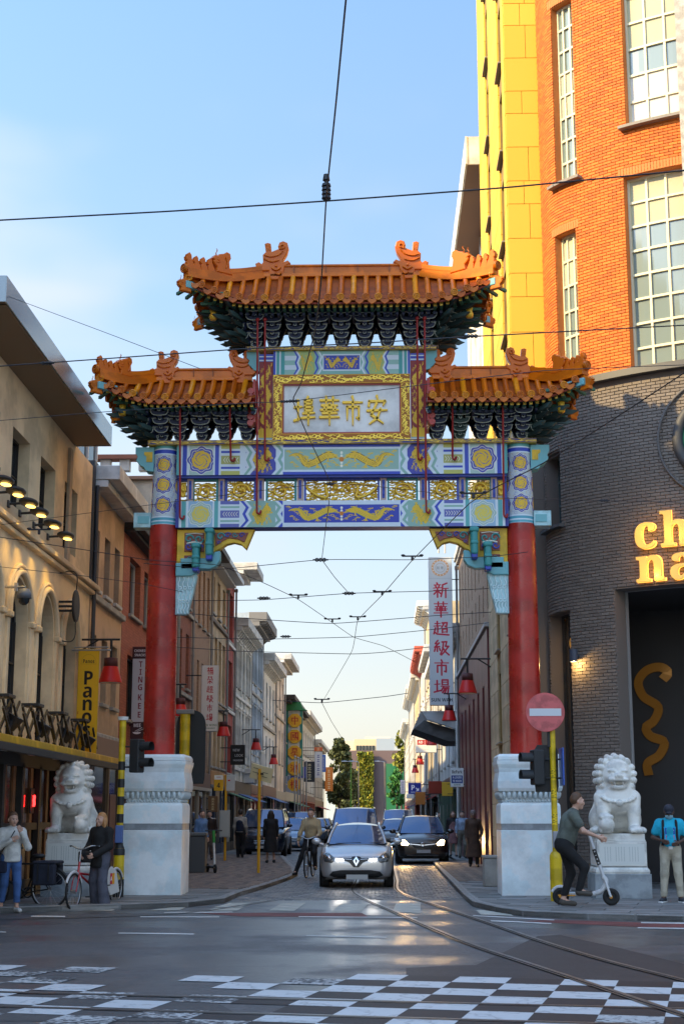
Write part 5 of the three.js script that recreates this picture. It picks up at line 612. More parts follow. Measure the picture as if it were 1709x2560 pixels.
  // ends of the side slopes
  for (const s of [-1, 1]) if (s < 0 ? o.hl : o.hr) { const c = E(s < 0 ? o.xl : o.xr), n = Math.round(c.z * 2 / .27); for (let k = 1; k < n; k++) { const t = k / n, u = 1 - 2 * t, p = V(c.x - s * .18 * (1 - u * u), o.ye + o.lift * Math.pow(Math.abs(u), 2.4), c.z * u), q = V(s < 0 ? o.rl : o.rr, o.yr, 0), g = flat(tube([0, .33, .66, .96].map((t2) => { const w = mid(p, q, t2); w.y += .03; return w; }), .055, 6, 8)); mesh('cover_tile', g, GM.tile, roof); share('tile_end', discG, GM.tile, roof, p.x + s * .02, p.y + .03, p.z, s * PI / 2); } }
  // main ridge with mouldings, hip ridges, beasts
  const rl = o.rl, rw = o.rr - o.rl; mesh('ridge', [rbox(rw, .09, .20, (o.rl + o.rr) / 2, o.yr + .05, 0, .02), rbox(rw, .16, .12, (o.rl + o.rr) / 2, o.yr + .17, 0, .015), rbox(rw, .06, .18, (o.rl + o.rr) / 2, o.yr + .27, 0, .025)], GM.ridge, roof);
  for (let k = 1; k < 5; k++) mesh('ridge_joint', [box(.012, .24, .19, o.rl + rw * k / 5, o.yr + .16, 0)], mt([.2, .06, .015], .6), roof);
  const beast = (x, dir) => { const k = .84 * (o.bs ?? 1), c = share('ridge_beast', chG, GM.beast, roof, x, o.yr + .17 * (o.bs ?? 1), 0); c.scale.set(dir * k, k, 1); share('relief', chRelief, GM.ridge, c); };
  beast(o.rl + .2, 1); beast(o.rr - .2, -1);
  for (const s of [-1, 1]) if (s < 0 ? o.hl : o.hr) for (const zs of [1, -1]) {
    const f = (t, dy = 0) => { const p = hip(s, t); return V(p.x, p.y + dy, p.z * zs); }, hp = mesh('hip_ridge', [sweepRect([-.01, .2, .4, .6, .8, 1].map((t) => f(t, .0)), .2, .12), sweepRect([.0, .2, .4, .6, .8, 1].map((t) => f(t, .12)), .12, .1), sweepRect([.44, .55, .7, .85, 1].map((t) => f(t, .2)), .14, .1)], GM.ridge, roof);
    const tip = f(0), d = f(.25).sub(tip), ry = Math.atan2(-d.z, d.x);
    share('hip_end_tile', discG, GM.tile, roof, tip.x + s * .05, tip.y + .2, tip.z + zs * .02, s > 0 ? .8 * zs : -.8 * zs).scale.setScalar(1.3);
    if (zs > 0 || true) { const b = f(.47, .22), bh = share('hip_beast', bhG, GM.beast, roof, b.x, b.y, b.z, ry); bh.scale.setScalar(.85 * (o.bs ?? 1)); [.03, .12, .21, .30].forEach((t, k) => { const q = f(t, .22), m = share('roof_figure', fgG, GM.beast, roof, q.x, q.y, q.z, ry); m.scale.setScalar((o.bs ?? 1) * (k === 0 ? 1.15 : 1)); }); }
    mesh('corner_beam', [T(rbox(.5, .16, .14, 0, 0, 0, .02).rotateY(ry), tip.x - s * .16, tip.y - .16, tip.z - zs * .14)], GM.cyan, roof); mesh('corner_dragon', [T(xf(bhG.clone(), { s: .55, ry }), tip.x + s * .02, tip.y - .3, tip.z + zs * .0)], GM.tile2, roof);
  }
  // eave: red board, soffit, two rows of rafters
  const eb = []; for (let i = 0; i < 40; i++) { const a = E(lx(i / 40)), b = E(lx((i + 1) / 40)); eb.push(rod(V(a.x, a.y - .085, a.z - .05), V(b.x, b.y - .085, b.z - .05), .028, 5)); } mesh('eave_board', eb, mt([.28, .05, .03], .6), roof);
  const sof = grid((t) => { const p = E(lx(t)); p.y -= .07; p.z -= .04; return p; }, (t) => V(THREE.MathUtils.clamp(lx(t), o.hl ? o.xl + .75 : o.xl, o.hr ? o.xr - .75 : o.xr), o.ye + .16, .1), 30); const sb = sof.clone().scale(1, 1, -1); mesh('soffit', sof, GM.soffit, roof); mesh('soffit', sb, GM.soffit, roof);
  const rg = cached('rafter', () => planarUV(flat(box(.062, .062, .55, 0, 0, -.275)))), rg2 = cached('rafter2', () => planarUV(flat(xf(new THREE.CylinderGeometry(.034, .034, .6, 8), { rx: PI / 2, t: [0, 0, -.3] })))), capG = cached('rcap', () => planarUV(flat(mg([box(.064, .012, .008, 0, .026, 0), box(.064, .012, .008, 0, -.026, 0), box(.012, .06, .008, -.026, 0, 0), box(.012, .06, .008, .026, 0, 0), box(.02, .02, .008, 0, 0, 0)])))), n = Math.round((o.xr - o.xl) / .135);
  for (let i = 0; i <= n; i++) { const x = o.xl + .06 + (o.xr - o.xl - .12) * i / n, e = E(x), fan = cor(x) * (x < (o.xl + o.xr) / 2 ? 1 : -1) * .7; const r = share('rafter', rg, GM.green, roof, e.x, e.y - .125, e.z - .12, fan); share('rafter_end', capG, GM.gold, roof, e.x, e.y - .125, e.z - .114, fan); if (cor(x) < .12) share('rafter', rg2, GM.arm2, roof, e.x + fan * -.1, e.y - .21, e.z - .36, fan); }
  for (const s of [-1, 1]) if (s < 0 ? o.hl : o.hr) for (let k = 0; k < 9; k++) { const z = o.zf * (1 - 2 * (k + .5) / 9); share('rafter', rg, GM.green, roof, (s < 0 ? o.xl : o.xr) - s * .25, o.ye - .10 + o.lift * .8 * Math.pow(Math.abs(z / o.zf), 2.4), z, s * PI / 2); }
  return roof;
}
makeRoof({ xl: -3.27, xr: 3.27, rl: -1.75, rr: 1.75, hl: 1, hr: 1, ye: 12.42, yr: 13.30, zf: 1.12, lift: .46, out: .12, lc: 1.5, step: .272 });
makeRoof({ xl: -5.10, xr: -1.82, rl: -4.08, rr: -1.95, hl: 1, hr: 0, ye: 10.26, yr: 10.93, zf: 1.05, lift: .42, out: .12, lc: 1.35, step: .238, bs: .85 });
makeRoof({ xl: 1.82, xr: 5.10, rl: 1.95, rr: 4.08, hl: 0, hr: 1, ye: 10.26, yr: 10.93, zf: 1.05, lift: .42, out: .12, lc: 1.35, step: .238, bs: .85 });
// --- bracket sets under the eaves
function bracketGeo(tiers, w0, dw, dy, dz) {
  const arms = [], edges = []; for (let t = 0; t < tiers; t++) { const w = w0 + dw * t, y = t * dy, z = t * dz, u = (yy, zz, k = 1) => [[-w / 2 * k, yy + .085], [-w / 2 * k, yy + .03], [-w / 2 * k + .05, yy - .03], [w / 2 * k - .05, yy - .03], [w / 2 * k, yy + .03], [w / 2 * k, yy + .085]];
    arms.push(T(ext([...u(y, z), [w / 2 - .06, y + .085], [w / 2 - .07, y + .045], [-w / 2 + .07, y + .045], [-w / 2 + .06, y + .085]], .09), 0, 0, z), box(.1, dy + .05, .3, 0, y + .02, z - .08), rbox(.12, .07, .13, 0, y + .06, z + .08, .015), rbox(.1, .06, .11, -w / 2 + .03, y + .1, z + .045, .015), rbox(.1, .06, .11, w / 2 - .03, y + .1, z + .045, .015));
    edges.push(tube(u(y, z).map(([a, b]) => V(a, b, z + .092)), .0105, 4, 14), new THREE.TorusGeometry(.028, .009, 4, 8).translate(0, y + .06, z + .148), box(.11, .012, .01, -w / 2 + .03, y + .075, z + .1), box(.11, .012, .01, w / 2 - .03, y + .075, z + .1)); }
  return [planarUV(flat(mg(arms))), planarUV(flat(mg(edges)))];
}
const [bA, bE] = bracketGeo(5, .20, .075, .155, .11), [sA, sE] = bracketGeo(4, .20, .09, .15, .12);
const [cA, cE] = bracketGeo(5, .22, .05, .155, .15), [dA, dE] = bracketGeo(4, .22, .05, .15, .16);
const setB = (A_, E_, x, y, z, ry, sy = 1) => { const m = share('bracket_set', A_, x * 10 % 2 > 1 ? GM.arm : GM.arm2, gate, x, y, z, ry); m.scale.y = sy; share('edge_line', E_, GM.edge, m); };
for (let i = -3; i <= 3; i++) { setB(bA, bE, i * .50, 11.70, .12, 0); setB(bA, bE, i * .50, 11.70, -.12, PI); }
for (const s of [-1, 1]) {
  for (const z of [1, -1]) { setB(cA, cE, s * 1.86, 11.70, z * .12, z > 0 ? 0 : PI); setB(cA, cE, s * 1.95, 11.70, z * .1, (z > 0 ? 0 : PI) + s * z * .78); }
  setB(bA, bE, s * 2.0, 11.70, 0, s * PI / 2);
  for (let i = 0; i < 4; i++) setB(sA, sE, s * (2.05 + i * .48), 9.60, .12, 0, 1.02), setB(sA, sE, s * (2.05 + i * .48), 9.60, -.12, PI, 1.02);
  for (const z of [1, -1]) { setB(dA, dE, s * 3.86, 9.60, z * .12, z > 0 ? 0 : PI); setB(dA, dE, s * 3.95, 9.60, z * .1, (z > 0 ? 0 : PI) + s * z * .78); }
  setB(sA, sE, s * 4.0, 9.60, 0, s * PI / 2);
  // long pointed arms at the corners
  const blade = (x, y, z, n, reach, dy) => { for (let k = 0; k < n; k++) for (const zs of [1, -1]) for (const a of [.35, .78, 1.2]) { const m = mesh('corner_arm', [T(ext([[0, 0], [reach * (.45 + k * .14), -.03], [reach * (.55 + k * .15), .03], [reach * (.4 + k * .14), .06], [0, .07]], .05, .008), 0, 0, -.025)], k % 2 ? GM.bladeA : GM.bladeB, gate); m.position.set(x, y + k * dy, z * zs); m.rotation.y = s > 0 ? -a * zs : PI + a * zs; } };
  blade(s * 2.0, 11.72, .1, 5, 1.05, .15); blade(s * 4.0, 9.62, .1, 4, 1.1, .15);
  for (const [x, y] of [[s * 2.75, 12.12], [s * 4.65, 10.0]]) mesh('corner_vase', [T(lathe([[.0, 0], [.07, .0], [.09, .08], [.06, .15], [.08, .22], [0, .24]], 12), x, y, .68)], GM.gold, gate);
  mesh('end_board', [box(.06, .95, 1.1, s * 1.86, 10.35, 0)], GM.red, gate);
  for (let k = 0; k < 6; k++) mesh('end_scroll', [xf(new THREE.CylinderGeometry(.07, .07, .2, 10), { rx: PI / 2, t: [s * 1.93, 9.85 + k * .14, .5] })], GM.red, gate);
  // red tie rods with hooks
  const rodAt = (x, y0, y1, z0, z1) => { const m = mesh('tie_rod', [rod(V(s * x, y0, z0), V(s * x, y1, z1), .022, 8), tube([V(s * x, y1, z1), V(s * x + .01, y1 - .06, z1), V(s * x + .06, y1 - .07, z1 - .04), V(s * x + .08, y1, z1 - .08)], .024, 6), ball(.045, s * x, y0, z0, 8)], GM.redRod, gate); };
  rodAt(1.79, 12.1, 8.0, .72, .35); rodAt(1.63, 12.1, 9.15, .72, .36); rodAt(3.42, 10.15, 7.9, .70, .34); rodAt(2.36, 10.15, 9.15, .70, .36);
}
// --- carved braces under the lower beam
function braceShape(s) { return [[0, 0], [1.62, 0], [1.46, -.40], [1.36, -.30], [1.2, -.26], [1.04, -.30], [.9, -.40], [.80, -.44], [.76, -.50], [.62, -.50], [.62, -.82], [0, -.82]].map(([a, b]) => [s * a, b]); }
for (const s of [-1, 1]) {
  const x0 = s * 3.49, q = -s, b = mesh('brace', [T(ext(braceShape(q), .2, .012), x0, 7.62, -.1)], GM.yellow, gate);
  mesh('brace_panel', [T(ext([[.16, -.07], [.56, -.07], [.56, -.46], [.16, -.46]].map(([a, c]) => [q * a, c]), .02, .01), x0, 7.62, .11), T(ext([[.80, -.07], [1.5, -.07], [1.42, -.26], [1.3, -.20], [1.1, -.17], [.95, -.24], [.82, -.34]].map(([a, c]) => [q * a, c]), .02, .01), x0, 7.62, .11), T(ext([[.16, -.56], [.36, -.56], [.36, -.72], [.16, -.72]].map(([a, c]) => [q * a, c]), .02, .01), x0, 7.62, .11)], GM.brown, b);
  const sp = (cx, cy, r, k) => tube(Array.from({ length: 12 }, (_, i) => { const a = i * .62 * k, R = r * (1 - i / 14); return V(x0 + q * cx + Math.cos(a) * R, 7.62 + cy + Math.sin(a) * R, .145); }), r * .2, 6, 30);
  mesh('brace_scroll', [sp(.25, -.2, .1, 1), sp(.46, -.2, .1, -1), sp(.92, -.15, .09, 1), sp(1.22, -.11, .06, -1), sp(.26, -.64, .06, 1)], GM.teal, b); mesh('brace_scroll', [sp(1.07, -.12, .065, 1), sp(1.37, -.12, .06, 1), sp(.24, -.36, .08, -1), sp(.48, -.38, .07, 1), sp(.88, -.28, .04, 1)], GM.blue, b);
  mesh('brace_edge', [tube([[.18, -.1], [.36, -.08], [.54, -.1]].map(([a, c]) => V(x0 + q * a, 7.62 + c, .15)), .012, 5), tube([[.2, -.3], [.36, -.27], [.52, -.3]].map(([a, c]) => V(x0 + q * a, 7.62 + c, .15)), .02, 5)], GM.cream = mt([.65, .62, .5], .6), b);
  const boat = (x, y, h, w) => mesh('brace_corbel', [rbox(w, h, .42, x0 + q * x, y - h / 2, .2, .06), rbox(w + .05, .12, .46, x0 + q * x, y - .04, .2, .05), rbox(w + .02, .1, .44, x0 + q * x, y - h * .55, .2, .045)], GM.teal, gate);
  boat(.70, 7.60, .58, .15); boat(.42, 7.28, .52, .15); mesh('corbel_foot', [rbox(.13, .14, .36, x0 + q * .70, 7.0, .2, .03), rbox(.13, .14, .36, x0 + q * .42, 6.76, .2, .03)], GM.blue, gate);
  mesh('scroll_arm', [T(ext([[.0, 0], [.62, 0], [.68, .06], [.72, .14], [.80, .15], [.8, -.02], [.72, -.14], [.58, -.2], [0, -.2]].map(([a, c]) => [q * a, c]), .22, .02), x0 + q * .1, 6.98, -.05), T(ext([[.0, 0], [.38, 0], [.44, .08], [.5, .08], [.49, -.06], [.42, -.18], [.3, -.24], [0, -.24]].map(([a, c]) => [q * a, c]), .22, .02), x0, 6.88, -.05)], GM.cyan, gate);
  const w = mesh('wave_pendant', [T(ext([[0, 0], [.38, 0], [.42, -.07], [.36, -.35], [.24, -.86], [.2, -.88], [0, -.88]].map(([a, c]) => [q * a, c]), .16, .015), x0, 6.70, -.04)], GM.cyanPale, gate);
  const wv = []; for (let r = 0; r < 3; r++) { const y0 = 6.61 - r * .285, wd = .36 - r * .06; for (let k = 0; k < 4; k++) wv.push(tube([0, 1, 2, 3].map((j) => V(x0 + q * (.05 + wd * k / 3.6 + Math.sin(j * 2.1) * .018), y0 - j * .072, .138)), .014, 5, 10)); for (let k = 0; k < 3; k++) wv.push(new THREE.TorusGeometry(.032, .011, 5, 10).translate(x0 + q * (.08 + wd * k / 2.9), y0 + .045, .138)); } mesh('wave_relief', wv, mt([.62, .78, .80], .6), w);
}
// ---------------------------------------------------------------- stone lions on plinths
function lionGeo(flip) {
  const p = [], e = (x, y, z, rx, ry, rz, k = .05) => p.push({ e: [x, y, z, rx, ry, rz], k }), c = (a, b, ra, rb, k = .04) => p.push({ c: [...a, ...b, ra, rb], k });
  e(0, .44, -.30, .40, .46, .40); e(-.30, .26, -.22, .2, .28, .32); e(.30, .26, -.22, .2, .28, .32); e(0, .70, .02, .38, .40, .34, .1); e(0, .62, .20, .30, .27, .22, .08);
  e(0, 1.08, .14, .29, .31, .27, .06); e(0, 1.24, .24, .20, .13, .14, .05); e(0, 1.02, .36, .19, .12, .13, .05); e(0, .86, .33, .16, .07, .13, .03);
  e(-.11, 1.165, .365, .085, .035, .05, .02); e(.11, 1.165, .365, .085, .035, .05, .02); e(0, 1.075, .475, .06, .045, .05, .02); e(-.045, 1.055, .49, .035, .03, .03, .01); e(.045, 1.055, .49, .035, .03, .03, .01);
  e(-.12, 1.00, .44, .08, .045, .06, .02); e(.12, 1.00, .44, .08, .045, .06, .02); e(-.10, 1.115, .40, .035, .024, .03, .008); e(.10, 1.115, .40, .035, .024, .03, .008);
  for (const s of [-1, 1]) {
    c([s * .29, .66, .16], [s * .29, .40, .24], .155, .125); c([s * .29, .42, .24], [s * .285, .12, .27], .125, .105); e(s * .285, .075, .38, .135, .085, .17, .03); for (let k = -1.5; k < 2; k++) e(s * .285 + k * .062, .055, .52, .042, .05, .05, .012); e(s * .42, .06, .12, .12, .07, .2, .03); for (let k = -1; k < 2; k++) e(s * .42 + k * .055, .045, .30, .036, .04, .04, .01);
    e(s * .25, 1.22, .20, .05, .08, .05, .02);
    for (let r = 0; r < 3; r++) for (let i = 0; i < 8; i++) { const a = -.95 + i * .36, R = .31 + r * .02, z = .20 - r * .14; e(s * Math.cos(a) * (R + .02), 1.07 + Math.sin(a) * (R + .035), z, .062, .062, .065, .012); }
  }
  for (let i = 0; i < 5; i++) for (let r = 0; r < 3; r++) e((i - 2) * .1, 1.40 - Math.abs(i - 2) * .02 - r * .03, .2 - r * .16, .058, .055, .065, .012);
  e(.27, .16, .50, .15, .15, .15, .015); e(.27, .31, .42, .13, .07, .15, .03); for (let k = -1.5; k < 2; k++) e(.27 + k * .062, .30, .54, .04, .05, .05, .012);
  for (let i = 0; i < 9; i++) { const a = -1.3 + i * .325; e(Math.sin(a) * .30, .70 - Math.cos(a) * .12, .30 + Math.cos(a) * .10, .05, .035, .05, .02); } e(0, .56, .44, .06, .065, .06, .015);
  p.push({ e: [0, .93, .47, .14, .045, .15], sub: 1 }, { e: [-.10, 1.128, .43, .05, .02, .045], sub: 1 }, { e: [.10, 1.128, .43, .05, .02, .045], sub: 1 }, { e: [-.04, 1.05, .525, .018, .016, .03], sub: 1 }, { e: [.04, 1.05, .525, .018, .016, .03], sub: 1 }); for (const s of [-1, 1]) e(s * .08, .93, .43, .022, .04, .02, .006);
  const g = sdfMesh(p, .0165); if (flip) { g.scale(-1, 1, 1); const ix = g.index.array; for (let i = 0; i < ix.length; i += 3) { const t = ix[i]; ix[i] = ix[i + 1]; ix[i + 1] = t; } g.computeVertexNormals(); } return g;
}
const stoneM = mt([.82, .80, .74], .6, { tex: 'grime', rep: .9, bump: .004, brep: .3 });
const inscription = canvasMat(512, 300, (g, W, H) => { g.fillStyle = '#dcdcd4'; g.fillRect(0, 0, W, H); g.fillStyle = '#8f9690'; for (let i = 0; i < 13; i++) { if (i % 5 === 3) continue; for (let j = 0; j < 16; j++) { const x = 60 + i * 31, y = 40 + j * 13; g.fillRect(x, y, 9, 2); g.fillRect(x + 3, y + 3, 2, 6); g.fillRect(x, y + 6, 9 - (i * j) % 4, 2); } } }, .6);
for (const [px0, px1, py, lab, flip] of [[100, 223, 2242, 'left', false], [1488, 1630, 2247, 'right', true]]) {
  const a = gnd(px0, py, PV), b = gnd(px1, py, PV), w = b.x - a.x, cx = (a.x + b.x) / 2, z = (a.z + b.z) / 2 - w / 2, far = lab === 'right';
  const t = thing('lion_plinth', far ? 'white marble plinth with inscribed front under the lion before the grey building' : 'white marble plinth with inscribed front under the lion before the bakery', 'plinth', [cx, PV, z]);
  mesh('base', [rbox(w, .46, w, 0, .23, 0, .01)], mt([.33, .37, .40], .55, { tex: 'grime', rep: .9, bump: .003 }), t); mesh('skirt', [T(sqLathe([[w * .47, .46], [w * .48, .5], [w * .47, .54], [w * .44, .58], [w * .44, .6]]), 0, 0, 0)], stoneM, t); mesh('dado', [rbox(w * .88, .50, w * .88, 0, .82, 0, .012)], stoneM, t); mesh('top_slab', [rbox(w * .84, .15, w * .84, 0, 1.14, 0, .015), rbox(w * .86, .03, w * .86, 0, 1.085, 0, .008)], stoneM, t);
  const ip = mesh('inscribed_panel', plate(w * .8, .40, 0, .82, w * .44 + .004), inscription, t, false);
  const l = mesh(numbered('stone_lion'), lionGeo(flip), stoneM, scene); l.position.set(cx, PV + 1.215, z - .04); l.scale.setScalar(w / (far ? 1.05 : 1.0)); tag(l, far ? 'white stone guardian lion seated before the grey brick building' : 'white stone guardian lion seated before the bakery front', 'statue');
}
// ---------------------------------------------------------------- street furniture
function signalHead(par, x, y, z, ry) { const h = new THREE.Group(); const m = mesh('signal_head', [rbox(.24, .66, .22, 0, 0, 0, .03)], mt([.02, .022, .024], .6), par); m.position.set(x, y, z); m.rotation.y = ry; for (const dy of [.17, -.15]) { mesh('visor', [T(new THREE.CylinderGeometry(.105, .105, .24, 16, 1, true, .9, 4.48).rotateX(PI / 2), 0, dy, .22)], mt([.02, .022, .024], .6), m); mesh('signal_lens', [T(new THREE.CircleGeometry(.095, 16), 0, dy, .115)], mt([.05, .01, .01], .2), m); } return m; }
{
  const b = gnd(295, 2243, PV), top = 3.05, t = thing('traffic_signal', 'yellow and black banded traffic signal pole in front of the left pedestal', 'traffic light', [b.x, PV, b.z]);
  mesh('base_tube', [cyl(.105, .105, .86, 0, 0, 0, 18), lathe([[.105, .86], [.1, .93], [.06, .98]], 18)], MAT.yellow, t); mesh('base_shoe', [cyl(.11, .11, .34, 0, 0, 0, 18)], MAT.black, t); mesh('collar', [T(lathe([[.112, .80], [.112, .90], [.075, .99], [.068, 1.06]], 18), 0, 0, 0)], MAT.black, t);
  const pw = mesh('pole', [cyl(.066, .066, 3.42 - .98, 0, .98, 0, 18)], MAT.yellow, t); for (let k = 0; k < 4; k++) mesh('black_band', [cyl(.069, .069, .17, 0, 1.42 + k * .34, 0, 18)], MAT.black, pw); mesh('push_button_box', [rbox(.15, .34, .12, 0, 1.2, .06, .02)], mt([.08, .14, .34], .5), t); mesh('pole_cap', [cyl(.10, .11, .07, 0, 3.42, 0, 16)], MAT.white, t);
  signalHead(t, .30, 2.72, .02, 1.15); mesh('clamp', [rod(V(0, 2.9, 0), V(.3, 2.9, 0), .018), rod(V(0, 2.5, 0), V(.3, 2.5, 0), .018)], MAT.iron, t);
}
{
  const b = gnd(1391, 2253, PV), t = thing('traffic_signal', 'scuffed yellow signal pole with a no entry disc in front of the right pedestal', 'traffic light', [b.x, PV, b.z]);
  mesh('base_tube', [cyl(.115, .115, .78, 0, 0, 0, 18), lathe([[.115, .78], [.11, .84], [.07, .9]], 18)], MAT.yellow, t); mesh('pole', [cyl(.056, .056, 3.15 - .88, 0, .88, 0, 16)], MAT.yellow, t); mesh('push_button_box', [rbox(.14, .30, .12, .02, 1.12, .06, .02)], mt([.3, .3, .32], .5), t);
  const st = canvasMat(128, 256, (g, W, H) => { g.fillStyle = '#e8c414'; g.fillRect(0, 0, W, H); g.fillStyle = '#15130f'; for (let i = 0; i < 40; i++) g.fillRect((i * 37) % 120, (i * 53) % 250, 8 + (i * 13) % 22, 4 + (i * 7) % 12); }, .6); for (const y of [1.5, 1.95, 2.32]) { const m = setM(new THREE.Mesh(new THREE.CylinderGeometry(.0575, .0575, .22, 16, 1, true), st)); m.name = 'sticker_patch'; m.position.y = y; t.add(m); }
  signalHead(t, -.30, 2.45, .03, -1.3); mesh('backing_board', [T(ext(shp([[-.2, -.42], [.2, -.42], [.22, -.3], [.22, .35], [.16, .45], [-.16, .45], [-.22, .35], [-.22, -.3]]), .02, .005), 0, 0, 0)], mt([.015, .017, .02], .6), t).position.set(-.12, 2.42, -.1);
  mesh('blue_sign', [rbox(.03, .7, .6, .16, 2.46, 0, .01)], mt([.03, .10, .42], .4), t); mesh('clamp', [rod(V(-.3, 2.6, 0), V(.14, 2.6, 0), .018), rod(V(-.3, 2.25, 0), V(.14, 2.25, 0), .018), box(.09, .34, .07, -.05, 3.0, 0)], MAT.iron, t);
  const disc = mesh('no_entry_disc', [xf(new THREE.CylinderGeometry(.365, .365, .02, 40), { rx: PI / 2, t: [0, 0, 0] })], mt([.62, .13, .13], .55, { tex: 'grime', rep: .5 }), t); disc.position.set(-.13, 3.48, .09); mesh('white_bar', [box(.60, .14, .006, 0, 0, .0135)], mt([.62, .64, .66], .5), disc); mesh('rim', [new THREE.TorusGeometry(.362, .008, 6, 40)], mt([.5, .05, .05], .5), disc);
}
{ // signal seen from behind, on a yellow pole behind the left pedestal
  const b = gnd(452, 2190, PV), k = b.z; const t = thing('signal_back', 'large black signal backing board with round corners on a yellow post behind the left pedestal', 'traffic light', [atZ(461, 2000, -35).x, PV, -35]);
  mesh('post', [cyl(.12, .12, 3.9, -.02, 0, 0, 16)], MAT.yellow, t); mesh('post_cap', [rbox(.4, .1, .3, -.02, 3.95, 0, .02)], MAT.concrete, t); const s = new THREE.Shape(); s.moveTo(-.28, 0); s.lineTo(.3, .0); s.quadraticCurveTo(.34, .1, .34, .3); s.lineTo(.34, 1.3); s.quadraticCurveTo(.34, 1.7, 0, 1.7); s.quadraticCurveTo(-.34, 1.7, -.34, 1.3); s.lineTo(-.34, .2); mesh('backing_board', [T(ext(s, .04, .01), .1, 2.3, -.22)], mt([.02, .024, .026], .6), t); mesh('signal_head', [rbox(.3, .9, .25, .1, 3.0, -.36, .04)], MAT.black, t);
}
{
  const b = gnd(646, 2183, PV), t = thing('map_post', 'slim yellow post with a tilted cream map board on the pavement', 'post', [b.x, PV, b.z]); const h = atZ(646, 1922, b.z).y - PV;
  mesh('post', [cyl(.042, .042, h, 0, 0, 0, 12)], mt([.72, .36, .01], .5), t); const m = mesh('map_board', [box(.66, .42, .03)], mt([.80, .70, .40], .6), t); m.position.set(.05, h - .12, -.06); m.rotation.set(.2, -.35, -.2); for (let i = 0; i < 4; i++) mesh('printed_line', [box(.16, .012, .004, -.18 + (i % 2) * .3, .1 - i * .06, .018)], MAT.iron, m); mesh('clamp', [box(.16, .05, .06, .03, h - .14, 0)], MAT.iron, t);
}
{
  const b = gnd(562, 2152, PV), z = b.z, t = thing('bus_stop', 'bus stop pole with a yellow number plate and a grey cabinet', 'bus stop', [b.x, PV, z]), o = (px, py) => { const p = atZ(px, py, z); return [p.x - b.x, p.y - PV]; };
  mesh('pole', [cyl(.045, .045, o(562, 1938)[1], 0, 0, 0, 12)], mt([.72, .36, .01], .5), t);
  const [x0, y0] = o(537, 1977), [x1, y1] = o(561, 1937), pl = mesh('number_plate', [rbox(x1 - x0, y1 - y0, .04, (x0 + x1) / 2 - .03, (y0 + y1) / 2, .03, .01)], MAT.yellow, t); mesh('plate_print', plate(x1 - x0 - .02, y1 - y0 - .02, (x0 + x1) / 2 - .03, (y0 + y1) / 2, .0525), canvasMat(128, 200, (g, W, H) => { g.fillStyle = '#e0a80a'; g.fillRect(0, 0, W, H); g.fillStyle = '#e8e6de'; g.fillRect(0, 0, W, 60); g.fillStyle = '#a02020'; g.fillRect(34, 24, 60, 6); g.fillStyle = '#171310'; g.font = 'bold 90px sans-serif'; g.textAlign = 'center'; g.fillText('4', W / 2, 165); }, .5), pl, false);
  const [x2, y2] = o(566, 1977), [x3, y3] = o(588, 1937), p2 = mesh('timetable_plate', [rbox(x3 - x2, y3 - y2, .04, (x2 + x3) / 2, (y2 + y3) / 2, .03, .01)], mt([.55, .55, .52], .5), t); mesh('red_mark', [box(.08, .05, .006, (x2 + x3) / 2 - .06, y3 - .2, .054)], MAT.redlamp, p2);
  const [x4, y4] = o(549, 2093), [x5, y5] = o(576, 2026); mesh('cabinet', [rbox(x5 - x4, y5 - y4, .16, (x4 + x5) / 2, (y4 + y5) / 2, .08, .015)], mt([.36, .37, .35], .6), t); mesh('cabinet_door', [rbox(x5 - x4 - .08, y5 - y4 - .08, .02, (x4 + x5) / 2, (y4 + y5) / 2, .165, .01)], mt([.42, .43, .40], .6), t);
}
{ const b = gnd(492, 2182, PV), t = thing('litter_bin', 'dark grey litter bin behind the left pedestal', 'bin', [b.x, PV, b.z]); mesh('body', [rbox(.5, 1.0, .45, 0, .5, 0, .04)], mt([.07, .075, .08], .6), t); mesh('lid', [rbox(.54, .1, .5, 0, 1.05, 0, .03)], mt([.12, .13, .13], .6), t); }
{ const a = gnd(1228, 2217, PV), t = thing('stone_block', 'low grey concrete block at the wall beside the right pedestal', 'block', [a.x + .05, PV, a.z - .3]); mesh('block', [rbox(.42, .62, .6, 0, .31, 0, .03)], MAT.concrete, t); mesh('ledge', [rbox(.46, .06, .64, 0, .65, 0, .02)], MAT.concrete, t); }
for (let i = 0; i < 5; i++) { const px = 736 + i * 7.2, py = 2112 - i * 1.5, b = gnd(px, py, PV), h = atZ(px, 1893 + i * 3, b.z).y - PV, t = thing('silver_post', 'slim silver flag post in a row by the kerb', 'post', [b.x, PV, b.z], 0, 'silver posts by the kerb'); mesh('post', [cyl(.045, .035, h, 0, 0, 0, 10)], MAT.steel, t); mesh('finial', [ball(.06, 0, h + .03, 0, 8)], MAT.steel, t); }
// hanging red street lamps on wall brackets
const lampAt = (px, py, wallX, label, hpx) => { const s = wallX < 0 ? 1 : -1, off = .75; const p = atX(px, py, wallX + s * off), t = thing('street_lamp', label, 'street lamp', [wallX, p.y, p.z], wallX < 0 ? PI / 2 : -PI / 2, 'red street lamps on wall brackets'); mesh('bracket', [rod(V(0, .72, 0), V(0, .72, off + .2), .025), rod(V(0, .45, .02), V(0, .72, .45), .02), rod(V(0, .72, off), V(0, .3, off), .03)], MAT.black, t); mesh('shade', [T(lathe([[.17, .08], [.27, -.26], [.27, -.30], [.255, -.30], [.15, .08]], 20), 0, 0, off)], MAT.redlamp, t); mesh('gear_box', [T(lathe([[.0, .30], [.16, .28], [.17, .08], [0, .08]], 16), 0, 0, off)], mt([.09, .02, .018], .6), t); mesh('diffuser', [T(lathe([[0, -.30], [.25, -.295]], 16), 0, 0, off)], MAT.white, t); };
